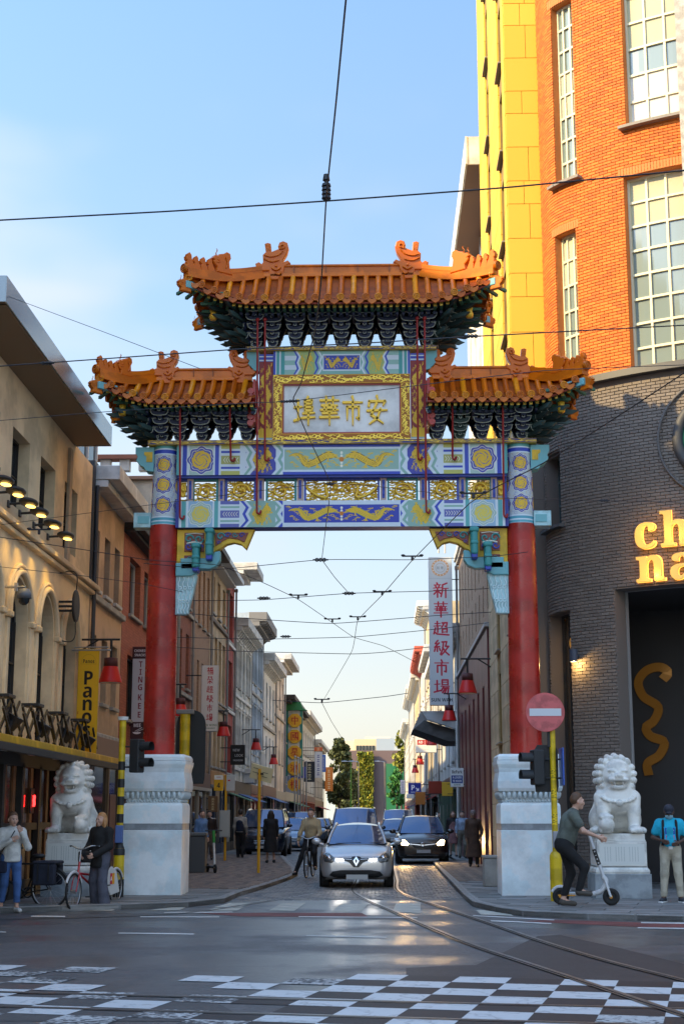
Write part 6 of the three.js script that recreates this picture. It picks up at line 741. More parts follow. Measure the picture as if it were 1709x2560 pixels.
lampAt(277, 1675, XL, 'red street lamp beside the yellow banner'); lampAt(450, 1768, XL, 'red street lamp just past the left gate column'); lampAt(559, 1822, XL, 'red street lamp on the red house below the white vertical sign'); lampAt(684, 1898, XL, 'red street lamp under the stone balcony'); lampAt(640, 1860, XL, 'small red street lamp against the blue grey house');
lampAt(1168, 1708, XR, 'red street lamp on the dark red cladding next to the tan stone'); lampAt(1122, 1782, XR, 'red street lamp below the tall white sign'); lampAt(1078, 1848, XR, 'red street lamp under the oval canopy'); lampAt(1049, 1900, XR, 'red street lamp beyond the supermarket sign'); lampAt(1037, 1922, XR, 'red street lamp just above the blue parking sign');
// ---------------------------------------------------------------- signs
function signBox(name, label, cat, x0, x1, y0, y1, z, d, frameMat, tex, group) { const t = thing(name, label, cat, [(x0 + x1) / 2, y0, z], 0, group), w = x1 - x0, h = y1 - y0; mesh('housing', [rbox(w, h, d, 0, h / 2, 0, .02)], frameMat, t); if (tex) { mesh('face', plate(w - .04, h - .04, 0, h / 2, d / 2 + .003), tex, t, false); mesh('face', plate(w - .04, h - .04, 0, h / 2, -d / 2 - .003, PI), tex, t, false); } return t; }
const pxSign = (name, label, cat, px0, py0, px1, py1, z, d, fm, tex, brackets = 0) => { const a = atZ(px0, py1, z), b = atZ(px1, py0, z), t = signBox(name, label, cat, a.x, b.x, a.y, b.y, z, d, fm, tex); if (brackets) { const w = b.x - a.x, far = brackets < 0 ? XL - t.position.x : XR - t.position.x; mesh('bracket', [rod(V(0, (b.y - a.y) * .15, 0), V(far, (b.y - a.y) * .15, 0), .02), rod(V(0, (b.y - a.y) * .85, 0), V(far, (b.y - a.y) * .85, 0), .02)], MAT.iron, t); } return t; };
const vert = (g, list, x, y0, step, s, col) => list.forEach((c, i) => drawCJK(g, c, x, y0 + i * step, s, col));
{ const t = pxSign('banner', 'yellow bakery banner hanging between the tan building and the beige house', 'banner', 187, 1622, 250, 1905, -34, .02, mt([.72, .40, .01], .6), canvasMat(256, 1150, (g, W, H) => { g.fillStyle = '#f4b612'; g.fillRect(0, 0, W, H); g.strokeStyle = '#c98a10'; g.lineWidth = 3; g.beginPath(); g.arc(W / 2, 150, 100, PI, 0); g.closePath(); g.stroke(); g.fillStyle = '#23160d'; g.textAlign = 'center'; g.font = 'bold 54px sans-serif'; g.fillText('Panos', W / 2, 140); g.save(); g.translate(W / 2, 0); g.scale(1.22, 1); ['P', 'a', 'n', 'o', 's'].forEach((c, i) => { g.font = 'bold ' + (i ? 205 : 198) + 'px sans-serif'; g.fillText(c, 0, 364 + i * 134); }); g.restore(); g.fillStyle = '#c23a1c'; g.fillRect(6, 640, 8, 30); g.fillRect(6, 800, 8, 30); }, .7)); mesh('hanging_bar', [rod(V(-.4, 2.55, 0), V(.5, 2.55, 0), .022), rod(V(-.35, 2.62, 0), V(.45, 2.62, 0), .014)], MAT.steel, t); }
{ const p = atX(182, 1510, -6.72), t = thing('round_wall_sign', 'small round black sign on looped iron brackets beside the arched windows', 'sign', [XL, p.y, p.z - .35], PI / 2); mesh('disc', [T(lathe([[0, .03], [.30, .03], [.34, .02], [.34, -.02], [0, -.03]], 28).rotateX(PI / 2), 0, 0, .38)], BM.dark, t); mesh('ring', [new THREE.TorusGeometry(.34, .022, 6, 32).translate(0, 0, .38)], MAT.iron, t); mesh('bracket', [tube([[0, .75, 0], [0, .78, .3], [0, .68, .38], [0, .34, .38]], .012, 5), tube([[0, -.75, 0], [0, -.78, .3], [0, -.68, .38], [0, -.34, .38]], .012, 5), box(.03, .05, .38, 0, .1, .19), box(.03, .05, .38, 0, 0, .19), box(.03, .05, .38, 0, -.1, .19)], MAT.iron, t); }
{ const p = atZ(62, 1470, -27.5), t = thing('security_camera', 'grey dome security camera on a steel arm over the arched windows', 'camera', [p.x, p.y, -27.5]); mesh('arm', [rod(V(-.9, -.18 + .2, 0), V(.02, .02, 0), .025), box(.06, .16, .06, -.16, .02, 0)], MAT.steel, t); mesh('housing', [T(lathe([[0, .0], [.09, -.02], [.13, -.1], [.14, -.2], [0, -.2]], 18), 0, 0, 0)], mt([.14, .16, .19], .5), t); mesh('dome', [T(lathe([[.11, -.2], [.10, -.27], [.05, -.32], [0, -.33]], 16), 0, 0, 0)], MAT.glass, t); }
pxSign('vertical_sign', 'white and maroon snack bar sign half hidden behind the left gate column', 'sign', 326, 1617, 378, 1848, -42, .12, mt([.10, .02, .025], .6), canvasMat(256, 1180, (g, W, H) => { g.fillStyle = '#c9c2c2'; g.fillRect(0, 0, W, H); g.fillStyle = '#3a141a'; g.fillRect(0, 0, W, 150); g.fillRect(0, 970, W, 210); g.fillStyle = '#e6dede'; g.font = 'bold 46px sans-serif'; g.fillText('CHINESE', 18, 62); g.fillText('SNACKS', 24, 118); g.font = 'bold 62px sans-serif'; g.fillText('MIE', 36, 1035); g.beginPath(); g.ellipse(90, 1100, 62, 26, 0, 0, PI); g.fill(); g.lineWidth = 7; g.strokeStyle = '#e6dede'; g.beginPath(); g.moveTo(60, 1090); g.lineTo(170, 1040); g.moveTo(90, 1092); g.lineTo(190, 1060); g.stroke(); g.fillStyle = '#7d1c2a'; g.textAlign = 'center'; g.font = 'bold 108px sans-serif'; 'TING'.split('').forEach((c, i) => g.fillText(c, 122, 260 + i * 100)); 'KEE'.split('').forEach((c, i) => g.fillText(c, 118, 690 + i * 112)); }, .5), -1);
pxSign('vertical_sign', 'pale vertical sign with six red characters and green lettering on the brown house', 'sign', 502, 1664, 547, 1829, -54, .2, mt([.45, .43, .40], .6), canvasMat(300, 1120, (g, W, H) => { g.fillStyle = '#d9d2c8'; g.fillRect(0, 0, W, H); vert(g, ['fu', 'rong', 'chao', 'ji', 'shi', 'chang'], 92, 24, 160, 126, '#b01f2c'); g.fillStyle = '#2c5a2c'; g.textAlign = 'center'; g.font = 'bold 50px serif'; g.fillText('FOEK WING', W / 2, 1040); g.font = 'bold 30px serif'; g.fillText('SUPERMARKET', W / 2, 1085); }, .5), -1);
pxSign('black_sign', 'black projecting shop sign with thin white lettering', 'sign', 576, 1862, 613, 1912, -66, .15, BM.dark, canvasMat(256, 340, (g, W, H) => { g.fillStyle = '#0e0e10'; g.fillRect(0, 0, W, H); g.fillStyle = '#d8d8d8'; g.font = '62px sans-serif'; g.fillText('NEW', 34, 110); g.fillText('LOOK', 70, 205); g.font = '44px sans-serif'; g.fillText('FASHION', 44, 285); }, .5), -1);
{ const z = -112, a = atZ(713, 1940, z), b = atZ(757, 1758, z), t = thing('pagoda_sign', 'tall restaurant sign with green pagoda roof and five yellow octagons', 'sign', [(a.x + b.x) / 2, a.y, z]), w = b.x - a.x, h = b.y - a.y - .55; mesh('back_board', [rbox(w * .9, h, .2, 0, h / 2, 0, .02)], mt([.55, .55, .52], .6), t); for (const s of [-1, 1]) mesh('side_column', [rbox(.2, h, .3, s * w * .42, h / 2, 0, .03)], mt([.02, .20, .16], .5), t);
  mesh('pagoda_roof', [T(ext([[-w * .75, 0], [-w * .5, .12], [-w * .36, .6], [w * .36, .6], [w * .5, .12], [w * .75, 0]], .7, .03), 0, h, -.35)], mt([.03, .20, .06], .5), t); ['zhong', 'guo', 'xing', 'jiu', 'lou'].forEach((c, i) => { const m = mesh('octagon_tile', [T(ext(Array.from({ length: 8 }, (_, k) => [Math.cos((k + .5) * PI / 4) * .52, Math.sin((k + .5) * PI / 4) * .52]), .1, .02), 0, 0, 0)], mt([.75, .42, .02], .5), t); m.position.set(.05, h - .75 - i * 1.18, .12); mesh('octagon_character', plate(.74, .74, 0, 0, .125), canvasMat(128, 128, (g) => { g.fillStyle = '#e2a21a'; g.fillRect(0, 0, 128, 128); drawCJK(g, c, 12, 12, 104, '#b01c14'); }, .5), m, false); }); }
{ const z = -61.7, t = pxSign('vertical_sign', 'tall white supermarket sign with six red characters and a round emblem', 'sign', 1074, 1394, 1128, 1764, z, .25, mt([.50, .52, .53], .5), canvasMat(300, 2000, (g, W, H) => { g.fillStyle = '#cdd3d6'; g.fillRect(0, 0, W, H); g.strokeStyle = '#d9a877'; g.lineWidth = 26; g.beginPath(); g.arc(W / 2, 140, 104, 0, 7); g.stroke(); g.fillStyle = '#f2ede2'; for (let i = 0; i < 16; i++) { g.beginPath(); g.arc(W / 2 + Math.cos(i * PI / 8) * 104, 140 + Math.sin(i * PI / 8) * 104, 7, 0, 7); g.fill(); } g.strokeStyle = '#b78d6d'; g.lineWidth = 4; g.beginPath(); g.arc(W / 2, 140, 62, 0, 7); g.stroke(); drawCJK(g, 'xin', 100, 120, 44, '#98a0a0'); drawCJK(g, 'hua', 152, 120, 44, '#98a0a0'); g.strokeStyle = '#aab2b6'; g.beginPath(); g.moveTo(0, 285); g.lineTo(W, 285); g.stroke(); vert(g, ['xin', 'hua', 'chao', 'ji', 'shi', 'chang'], 48, 345, 262, 208, '#c81e3c'); g.fillStyle = '#1d2a33'; g.textAlign = 'center'; g.font = 'bold 62px sans-serif'; g.fillText('SUN WAH', W / 2, 1955); }, .45), 1); mesh('mast', [rod(V(-.05, 10.4 - 4, 0), V(-.05, 7.6, 0), .035), rod(V(.22, 6.4, 0), V(.22, 7.6, 0), .035)], BM.corn, t); }
{ const t = thing('canopy', 'grey white canopy with a pointed prow jutting over the pavement', 'canopy', [XR, 4.72, -62.3]); mesh('canopy_face', [T(ext([[-1.62, 1.2], [0, 1.2], [0, .42], [-1.38, .86]], .25, .02), 0, 0, -.1)], mt([.52, .54, .55], .6, { tex: 'grime', rep: 1.3 }), t); mesh('canopy_soffit', [T(ext([[-1.92, .5], [-1.5, .84], [0, .38], [0, 0], [-.5, 0]], 4.5, .02), 0, 0, -4.7)], mt([.12, .12, .12], .8, { tex: 'grime', rep: 1 }), t); mesh('canopy_prow', [T(ext([[-1.98, .46], [-1.64, 1.2], [-1.4, .86], [-1.86, .5]], 4.4, .02), 0, 0, -4.75)], mt([.3, .29, .28], .7), t); }
const txt = (bg, lines, w = 256, h = 256) => canvasMat(w, h, (g, W, H) => { g.fillStyle = bg; g.fillRect(0, 0, W, H); g.textAlign = 'center'; for (const [s, y, px, col, box] of lines) { if (box) { g.fillStyle = box; g.fillRect(W * .05, y - px, W * .9, px * 1.35); } g.fillStyle = col; g.font = 'bold ' + px + 'px sans-serif'; g.fillText(s, W / 2, y); } }, .5);
pxSign('supermarket_sign', 'white supermarket sign box with a red strip under the canopy', 'sign', 1039, 1828, 1090, 1882, -82, .3, MAT.white, txt('#e4e2de', [['DELHAIZE', 76, 44, '#38342e'], ['AD | CRIE', 148, 44, '#f4f0ec', '#b01f24'], ['- - - - -', 196, 26, '#7a7a76'], ['- - - -', 228, 26, '#7a7a76']]), 1);
pxSign('supermarket_sign', 'smaller white sign with a red bracket mark behind the supermarket sign', 'sign', 1063, 1842, 1096, 1872, -86, .3, MAT.white, txt('#e0dedc', [['[ ]', 160, 130, '#b01f24']]), 1);
pxSign('parking_sign', 'blue parking sign with a white letter and arrow', 'sign', 1020, 1957, 1052, 1985, -88, .1, mt([.03, .06, .32], .5), canvasMat(256, 220, (g, W, H) => { g.fillStyle = '#1b2a8c'; g.fillRect(0, 0, W, H); g.fillStyle = '#f2f2f6'; g.font = 'bold 150px sans-serif'; g.fillText('P', 44, 146); g.strokeStyle = '#f2f2f6'; g.lineWidth = 18; g.beginPath(); g.moveTo(150, 100); g.lineTo(205, 150); g.moveTo(205, 105); g.lineTo(205, 150); g.lineTo(160, 150); g.stroke(); g.font = 'bold 26px sans-serif'; g.fillText('Station 200', 44, 196); }, .5), 1);
pxSign('letting_sign', 'white and blue letting board on the dark red front', 'sign', 1125, 1920, 1158, 1968, -58, .04, MAT.white, txt('#dfe3e2', [['BePark', 70, 62, '#20242c'], ['A LOUER', 142, 44, '#f2f4f6', '#1f3f86'], ['TE HUUR', 192, 44, '#f2f4f6', '#1f3f86'], ['02 000 00', 240, 30, '#2a5a3c']]), 1);
pxSign('octagon_lantern_sign', 'red octagonal shop lantern on the right pavement', 'sign', 1071, 1953, 1103, 1984, -70, .5, mt([.36, .04, .02], .5), null, 1); pxSign('octagon_lantern_sign', 'orange octagonal shop lantern next to the parking sign', 'sign', 1038, 1980, 1062, 2012, -80, .5, mt([.42, .14, .02], .5), null, 1);
pxSign('banner', 'small yellow and orange cloth banner beside the letting board', 'banner', 1104, 1955, 1131, 1990, -62, .03, mt([.68, .40, .03], .7), null, 1);
const odd = [[684, 1902, 704, 1916, -112, '#b21a14', 'red emblem on a yellow strip sign'], [705, 1900, 757, 1915, -113, '#dca41c', 'yellow strip sign under the pagoda sign'], [726, 1917, 764, 1945, -118, '#2a3fa0', 'blue shop sign behind the silver posts'], [760, 1904, 787, 1955, -124, '#20242e', 'dark blue vertical board past the silver posts'], [786, 1880, 805, 1945, -134, '#cfd3da', 'white vertical sign with thin strokes'], [812, 1918, 832, 1978, -150, '#e88a3a', 'orange lit vertical sign by the trees'], [785, 1868, 806, 1878, -134, '#d2683a', 'orange strip sign over the white vertical sign'], [803, 1887, 814, 1930, -140, '#3a6ac0', 'light blue vertical sign near the trees'], [636, 2010, 662, 2050, -100, '#a01c1c', 'red poster board behind the map post'], [690, 2000, 702, 2032, -96, '#d0d4d6', 'white notice case on the far pavement'], [520, 1990, 545, 2030, -60, '#7a5a3a', 'brown menu board by the bus stop'], [1000, 1950, 1012, 1985, -120, '#c8c8cc', 'grey panel sign with round holes'], [1016, 1985, 1034, 1996, -95, '#d8d8d8', 'white plate under the parking sign']];
for (const [x0, y0, x1, y1, z, col, label] of odd) pxSign('shop_sign', label, 'sign', x0, y0, x1, y1, z, .12, mt(col, .5), canvasMat(64, 128, (g, W, H) => { g.fillStyle = col; g.fillRect(0, 0, W, H); g.fillStyle = col === '#cfd3da' || col === '#d0d4d6' || col === '#c8c8cc' ? '#3a3f8c' : '#f0e0b0'; for (let i = 0; i < 5; i++) { g.fillRect(22, 14 + i * 22, 20, 3); g.fillRect(30, 14 + i * 22, 3, 14); g.fillRect(20, 24 + i * 22, 24, 3); } }, .5), x0 < 900 ? -1 : 1);
// bakery awning and the folding lattice over it
{ const t = thing('awning', 'yellow topped bakery awning with a dark edge over the left lion', 'awning', [XL, 2.84, -22]); t.rotation.y = PI / 2; const L = 13.6; mesh('awning_top', [xf(box(L, .04, .92), { rx: .22, t: [L / 2, .12, .44] })], mt([.68, .38, .01], .6, { tex: 'grime', rep: 1.5 }), t); mesh('front_edge', [rbox(L, .14, .06, L / 2, -.06, .90, .02)], BM.dark, t); mesh('valance', [rbox(L, .13, .05, L / 2, .076, .885, .015)], mt([.70, .40, .01], .6, { tex: 'grime', rep: 1.5 }), t); mesh('awning_underside', [xf(box(L - .1, .02, .88), { rx: .22, t: [L / 2, .07, .43] })], mt([.30, .11, .02], .7), t); for (let i = 0; i < 6; i++) { const d = mesh('downlight', [rbox(.36, .05, .1, 1.6 + i * 2.1, -.06, .6, .02)], mt([.6, .6, .58], .4), t); }
  const l = thing('scissor_lattice', 'black folding scissor lattice standing on the bakery awning', 'trellis', [XL, 2.83, -25.2], PI / 2); const bars = 12; for (let i = 0; i < bars; i++) for (const [a, b, z] of [[0, 1, .40], [1, 0, .46]]) { mesh('lattice_bar', [xf(box(.05, 1.06, .035), { rz: b > a ? -.92 : .92, t: [i * .74 + .38 + (i % 2) * .08, .50 + (i % 3) * .04, z] })], MAT.black, l); mesh('lattice_bar', [xf(box(.05, .7, .035), { rz: b > a ? -.92 : .92, t: [i * .74 + .72, .46 + (i % 2) * .1, z + .1] })], MAT.black, l); }
  for (let i = 0; i < 4; i++) mesh('lattice_head', [rbox(.5, .06, .34, 1.2 + i * 2.3, .92, .36, .01), xf(cyl(.09, .16, .26, 0, 0, 0, 12), { rx: .5, t: [1.5 + i * 2.3, .35, .42] })], MAT.black, l); }
{ const t = thing('neon_sign', 'small glowing red neon shape in the bakery window', 'sign', [XL + .12, 1.95, -30.15], PI / 2); mesh('neon_tube', [tube([[0, -.1, 0], [.04, -.05, 0], [0, .01, 0], [.04, .06, 0], [.02, .1, 0]], .026, 6)], mt([1, .05, .04], .4, { emis: [1, .03, .03], ei: 3 }), t); mesh('neon_backing', [rbox(.3, .5, .03, .05, 0, -.05)], BM.dark, t); const l = new THREE.PointLight(new THREE.Color(1, .05, .04), .03, 2, 2); l.position.set(.05, 0, .12); l.castShadow = true; t.add(l); }
pxSign('hanging_sign', 'white sign with a letter and dark border under the awning end', 'sign', 207, 1912, 237, 1928, -33.6, .05, mt([.2, .2, .2], .5), txt('#d8d4cc', [['a', 180, 200, '#222222']])); 
// end of the street: ivy building, glass block, trees
{
  const z = -232, o = thing('end_building', 'building with a glazed upper storey and a brown wall at the end of the street', 'building'), B_ = (px0, py0, px1, py1, zz, m, nm, d = 6) => { const a = atZ(px0, py1, zz), b = atZ(px1, py0, zz); return mesh(nm, [box(b.x - a.x, b.y - Math.max(0, a.y), d, (a.x + b.x) / 2, (b.y + Math.max(0, a.y)) / 2, zz - d / 2)], m, o); };
  B_(865, 1876, 1010, 2060, z, mt([.15, .10, .095], .8), 'wall'); B_(885, 1848, 940, 1880, z - 1, mt([.62, .50, .30], .6), 'upper_storey'); B_(940, 1846, 985, 1884, z - 1, mt([.35, .40, .44], .5), 'upper_storey'); B_(912, 1842, 975, 1850, z - 3, mt([.55, .5, .42], .6), 'roof_plant'); B_(860, 1852, 890, 1885, z - 5, mt([.6, .52, .38], .6), 'roof_terrace');
  for (let i = 0; i < 6; i++) B_(890 + i * 8, 1864, 896 + i * 8, 1876, z - .9, MAT.glass, 'window', .1); B_(965, 1909, 1008, 2035, z + .5, mt([.03, .16, .07], .15), 'glass_front', .6); B_(815, 1958, 866, 2050, z + 1, mt([.5, .56, .56], .6), 'pale_wing');
  const leafG = new THREE.PlaneGeometry(.34, .3), lm = (c) => { const m = mt(c, .8); m.transmission = 0; return m; };
  const leaves = (parent, name, n, cols, place) => { const im = setM(new THREE.InstancedMesh(leafG, lm([1, 1, 1]), n)), d = new THREE.Object3D(); for (let i = 0; i < n; i++) { place(d, i); d.rotation.set(rr(-1.5, 1.5), rr(0, 6), rr(0, 3)); d.scale.setScalar(rr(.6, 1.3)); d.updateMatrix(); im.setMatrixAt(i, d.matrix); const c = cols[rnd() * cols.length | 0]; im.setColorAt(i, C(c).multiplyScalar(rr(.7, 1.2))); } im.name = name; im.userData.kind = 'stuff'; parent.add(im); };
  const iv = thing('ivy', 'sheet of yellow green ivy covering the end wall', 'plant'); leaves(iv, 'ivy_leaves', 2600, [[.30, .27, .02], [.20, .22, .02], [.38, .32, .02], [.12, .16, .02]], (d) => { const p = atZ(rr(893, 932), rr(1880, 2030), z + .6 + rr(0, .5)); d.position.copy(p); });
  const tree = (label, px, zz, yb, yt, rx, cols, n) => { const t = thing('street_tree', label, 'tree', [atZ(px, 2000, zz).x, 0, zz]); mesh('trunk', [cyl(.22, .14, yb + 1.5, 0, 0, 0, 10), rod(V(0, yb, 0), V(.9, yb + 2.4, .3), .09, 6, .04), rod(V(0, yb + .5, 0), V(-1, yb + 2.8, -.2), .09, 6, .04), rod(V(0, yb + 1.4, 0), V(.1, yt - 1, 0), .1, 6, .03)], mt([.08, .06, .045], .9), t); const cl = []; for (let i = 0; i < 46; i++) { const a = rr(0, 6.28), k = Math.sqrt(rnd()), h = rnd(), b = Math.sin(PI * Math.min(1, .12 + h * .85)); cl.push([Math.cos(a) * rx * k * b, yb + h * (yt - yb), Math.sin(a) * rx * k * b, rr(.3, .7) * rx * .55]); } leaves(t, 'crown', n, cols, (d, i) => { const c = cl[i % cl.length], u = V(rr(-1, 1), rr(-1, 1), rr(-1, 1)).normalize().multiplyScalar(c[3] * Math.cbrt(rnd())); d.position.set(c[0] + u.x, c[1] + u.y * .9, c[2] + u.z); }); };
  tree('dark green tree in front of the last houses on the sign side', 847, -185, 3.2, 10.8, 1.9, [[.09, .10, .03], [.06, .075, .022], [.13, .13, .035]], 3600); tree('lower dark tree beside the pale wing', 866, -205, 2.0, 9.4, 1.9, [[.10, .11, .03], [.07, .085, .025]], 2600); tree('small yellow green tree beside the sunlit row', 1003, -215, 8, 13.6, 1.2, [[.26, .25, .03], [.17, .18, .03]], 1800); tree('fresh green tree in front of the glass front', 992, -210, 3, 8.0, 1.4, [[.08, .26, .05], [.06, .18, .04]], 2200);
  for (const [px, lab] of [[896, 'tall pale lamp mast before the ivy'], [961, 'grey double mast before the brown wall'], [877, 'green mast beside the dark tree']]) { const p = gnd(px, 2085, .1), t = thing('lamp_mast', lab, 'mast', [p.x, 0, p.z]); const h = atZ(px, 1905, p.z).y; mesh('mast', [cyl(.09, .05, h, 0, 0, 0, 10)], lab.includes('green') ? mt([.12, .3, .05], .6) : MAT.steel, t); mesh('lamp_arm', [rod(V(0, h, 0), V(-.6, h + .1, 0), .03), rbox(.5, .1, .2, -.6, h + .05, 0, .04)], MAT.steel, t); }
}
// ---------------------------------------------------------------- vehicles
const carGlass = mt([.09, .13, .23], .04, { metal: .6, clear: .6 });
function car(name, label, o) {                                             // the front looks along +z; x, z: middle of the front bumper on the ground
  const t = thing(name, label, o.van ? 'van' : 'car', [o.x, .03, o.z], o.ry ?? 0, o.group), W = o.W / 2, H = o.H, paint = o.paint, L = o.L;
  const st = o.st.map(([d, w, yb, ys, yd]) => [-d, w * W, yb, ys, yd]), ring = ([z, w, yb, ys, yd]) => { const h = ys - yb, half = [[0, yb], [w * .78, yb], [w * .95, yb + .06], [w * .995, yb + h * .35], [w, yb + h * .6], [w * .985, ys - .07], [w * .94, ys - .015], [w * .82, ys + (yd - ys) * .45], [w * .45, yd - .012], [0, yd]]; return [...half.map(([x, y]) => V(x, y, z)), ...half.slice(1, -1).reverse().map(([x, y]) => V(-x, y, z))]; };
  const P_ = [], I = [], rings = st.map(ring), n = rings[0].length; for (const r of rings) for (const v of r) P_.push(v.x, v.y, v.z); for (let i = 0; i < rings.length - 1; i++) for (let k = 0; k < n; k++) { const a = i * n + k, b = i * n + (k + 1) % n; I.push(a, a + n, b, b, a + n, b + n); }
  const c0 = P_.length / 3; P_.push(0, (rings[0][0].y + rings[0][9].y) / 2, st[0][0] + .02); for (let k = 0; k < n; k++) I.push(c0, k, (k + 1) % n); const c1 = P_.length / 3, l0 = (rings.length - 1) * n; P_.push(0, .7, st[st.length - 1][0]); for (let k = 0; k < n; k++) I.push(c1, l0 + (k + 1) % n, l0 + k);
  const bg = new THREE.BufferGeometry(); bg.setAttribute('position', new THREE.Float32BufferAttribute(P_, 3)); bg.setIndex(I); bg.computeVertexNormals(); planarUV(bg); const body = mesh('body', bg, paint, t, false); body.updateMatrixWorld(true);
  // greenhouse
  const [gw0, gw1] = o.gw, A0 = (s) => V(s * gw0 * W, o.y0, -o.t[0]), A1 = (s) => V(s * gw1 * W, H - .07, -o.t[1]), B1 = (s) => V(s * gw1 * W * .98, H - .08, -o.t[2]), B0 = (s) => V(s * gw0 * W * .98, o.y0 + .05, -o.t[3]);
  const surf = (f, nu = 10, nv = 6) => { const out = [], q = (a, b, c, d) => { for (const v of [a, b, c, a, c, d]) out.push(v.x, v.y, v.z); }; for (let i = 0; i < nu; i++) for (let j = 0; j < nv; j++) q(f(i / nu, j / nv), f((i + 1) / nu, j / nv), f((i + 1) / nu, (j + 1) / nv), f(i / nu, (j + 1) / nv)); const g = new THREE.BufferGeometry(); g.setAttribute('position', new THREE.Float32BufferAttribute(out, 3)); const m = mergeVerts(g); m.computeVertexNormals(); return planarUV(m); };
  const ws = (u, v) => { const a = A0(-1).lerp(A0(1), u), b = A1(-1).lerp(A1(1), u), p = a.lerp(b, v), k = 1 - (2 * u - 1) ** 2; p.z += k * .13 * (1 - v * .45); p.y += k * .035 * v + .05 * Math.sin(v * PI) * .4; return p; };
  mesh('windscreen', surf(ws), carGlass, t, false);
  mesh('roof', surf((u, v) => { const a = A1(-1).lerp(A1(1), u), b = B1(-1).lerp(B1(1), u), p = a.lerp(b, v), k = 1 - (2 * u - 1) ** 2; p.z += k * .07 * (1 - v); p.y += k * .035 + .05 * Math.sin(v * PI) * (.4 + .6 * k); return p; }, 10, 8), paint, t, false);
  for (const s of [-1, 1]) mesh('side_glass', surf((u, v) => { const a = A0(s).lerp(B0(s), u), b = A1(s).lerp(B1(s), u), p = a.lerp(b, v); p.x += s * .03 * Math.sin(v * PI); return p; }, 6, 4), carGlass, t, false);
  mesh('rear_glass', surf((u, v) => B0(-1).lerp(B0(1), u).lerp(B1(-1).lerp(B1(1), u), v)), carGlass, t, false);
  for (const s of [-1, 1]) mesh('pillar', [tube([A0(s), A0(s).lerp(A1(s), .5).add(V(s * .012, .015, 0)), A1(s)], .036, 6, 12), tube([A1(s), A1(s).lerp(B1(s), .5).add(V(0, .055, 0)), B1(s)], .04, 6, 12), tube([B1(s), B0(s)], .05, 6, 4), tube([A0(s).lerp(B0(s), .52), A1(s).lerp(B1(s), .52)], .03, 5, 4)], paint, t);
  for (const s of [-1, 1]) { const m = mesh('mirror', [xf(ball(.1, 0, 0, 0, 12), { s: [1.15, .8, .62], t: [s * (W + .11), o.y0 + .06, -o.t[0] - .22] }), rod(V(s * (W - .06), o.y0 - .02, -o.t[0] - .22), V(s * (W + .06), o.y0 + .02, -o.t[0] - .22), .025)], paint, t); }
  const r = o.wr ?? .31, wg = cached('tyre' + r, () => planarUV(flat(lathe([[r * .6, -.1], [r * .93, -.1], [r, -.075], [r, .075], [r * .93, .1], [r * .6, .1]], 28).rotateZ(PI / 2)))), rg = cached('rim' + r, () => planarUV(flat(mg([lathe([[0, .05], [r * .2, .07], [r * .5, .06], [r * .62, .09], [r * .62, -.09], [0, -.05]], 20).rotateZ(-PI / 2)]))));
  for (const s of [-1, 1]) for (const d of o.wz) { const w = share('wheel', wg, MAT.rubber, t, s * (W - .12), r - .03, -d); const q = share('rim', rg, MAT.steel, w); q.rotation.y = s > 0 ? 0 : PI; mesh('wheel_arch', [new THREE.CylinderGeometry(r * 1.17, r * 1.17, .02, 24).rotateZ(PI / 2).translate(s * (W - .004), r + .02, -d)], MAT.rubber, t); }
  mesh('underbody', [box(o.W - .3, .14, L - .5, 0, .24, -L / 2)], MAT.black, t);  // black underside, coloured to stand for the shade beneath the car
  // things on the nose are laid on its surface
  const rc = new THREE.Raycaster(), tes = new TessellateModifier(.07, 6);
  const front = (x, y) => { rc.set(body.localToWorld(V(x, y, 3)), V(Math.sin(o.ry ?? 0) * -1, 0, -Math.cos(o.ry ?? 0))); const h = rc.intersectObject(body)[0]; return h ? body.worldToLocal(h.point.clone()).z : null; };
  t.updateMatrixWorld(true);
  const patch = (nm, pts, m, off = .012, par = t, holes = []) => { const sh = shp(pts); for (const h of holes) sh.holes.push(new THREE.Path(h.map((p) => new THREE.Vector2(...p)))); let g = flat(new THREE.ShapeGeometry(sh)); g = tes.modify(g); const p = g.attributes.position; let last = -.1; for (let i = 0; i < p.count; i++) { const z = front(p.getX(i), p.getY(i)); if (z !== null) last = z; p.setZ(i, (z ?? last) + off); } g.computeVertexNormals(); return mesh(nm, g, m, par); };
  return { t, patch, front, W };
}
function mergeVerts(g) { const p = g.attributes.position, map = new Map(), idx = [], P_ = []; for (let i = 0; i < p.count; i++) { const k = [p.getX(i), p.getY(i), p.getZ(i)].map((v) => Math.round(v * 2000)).join(','); let j = map.get(k); if (j === undefined) { j = P_.length / 3; map.set(k, j); P_.push(p.getX(i), p.getY(i), p.getZ(i)); } idx.push(j); } const o = new THREE.BufferGeometry(); o.setAttribute('position', new THREE.Float32BufferAttribute(P_, 3)); o.setIndex(idx); return o; }
const sym = (pts) => [pts, pts.map(([x, y]) => [-x, y]).reverse()];
const hatchSt = (L, y0) => [[0, .66, .30, .60, .63], [.025, .76, .25, .655, .69], [.08, .86, .21, .71, .755], [.2, .93, .19, .765, .82], [.4, .975, .18, .81, .88], [.7, .995, .18, .86, .935], [1.05, 1, .18, .90, .985], [1.5, 1, .18, .93, .98], [L * .55, 1, .18, .95, .98], [L - .8, .99, .19, .97, .99], [L - .25, .93, .22, .95, .97], [L - .06, .86, .3, .9, .93], [L, .78, .4, .8, .82]];
const lampW = (ei) => mt([1, .95, .85], .3, { emis: [1, .93, .8], ei }), lampGlass = mt([.10, .10, .10], .08, { clear: 1, metal: .4 });
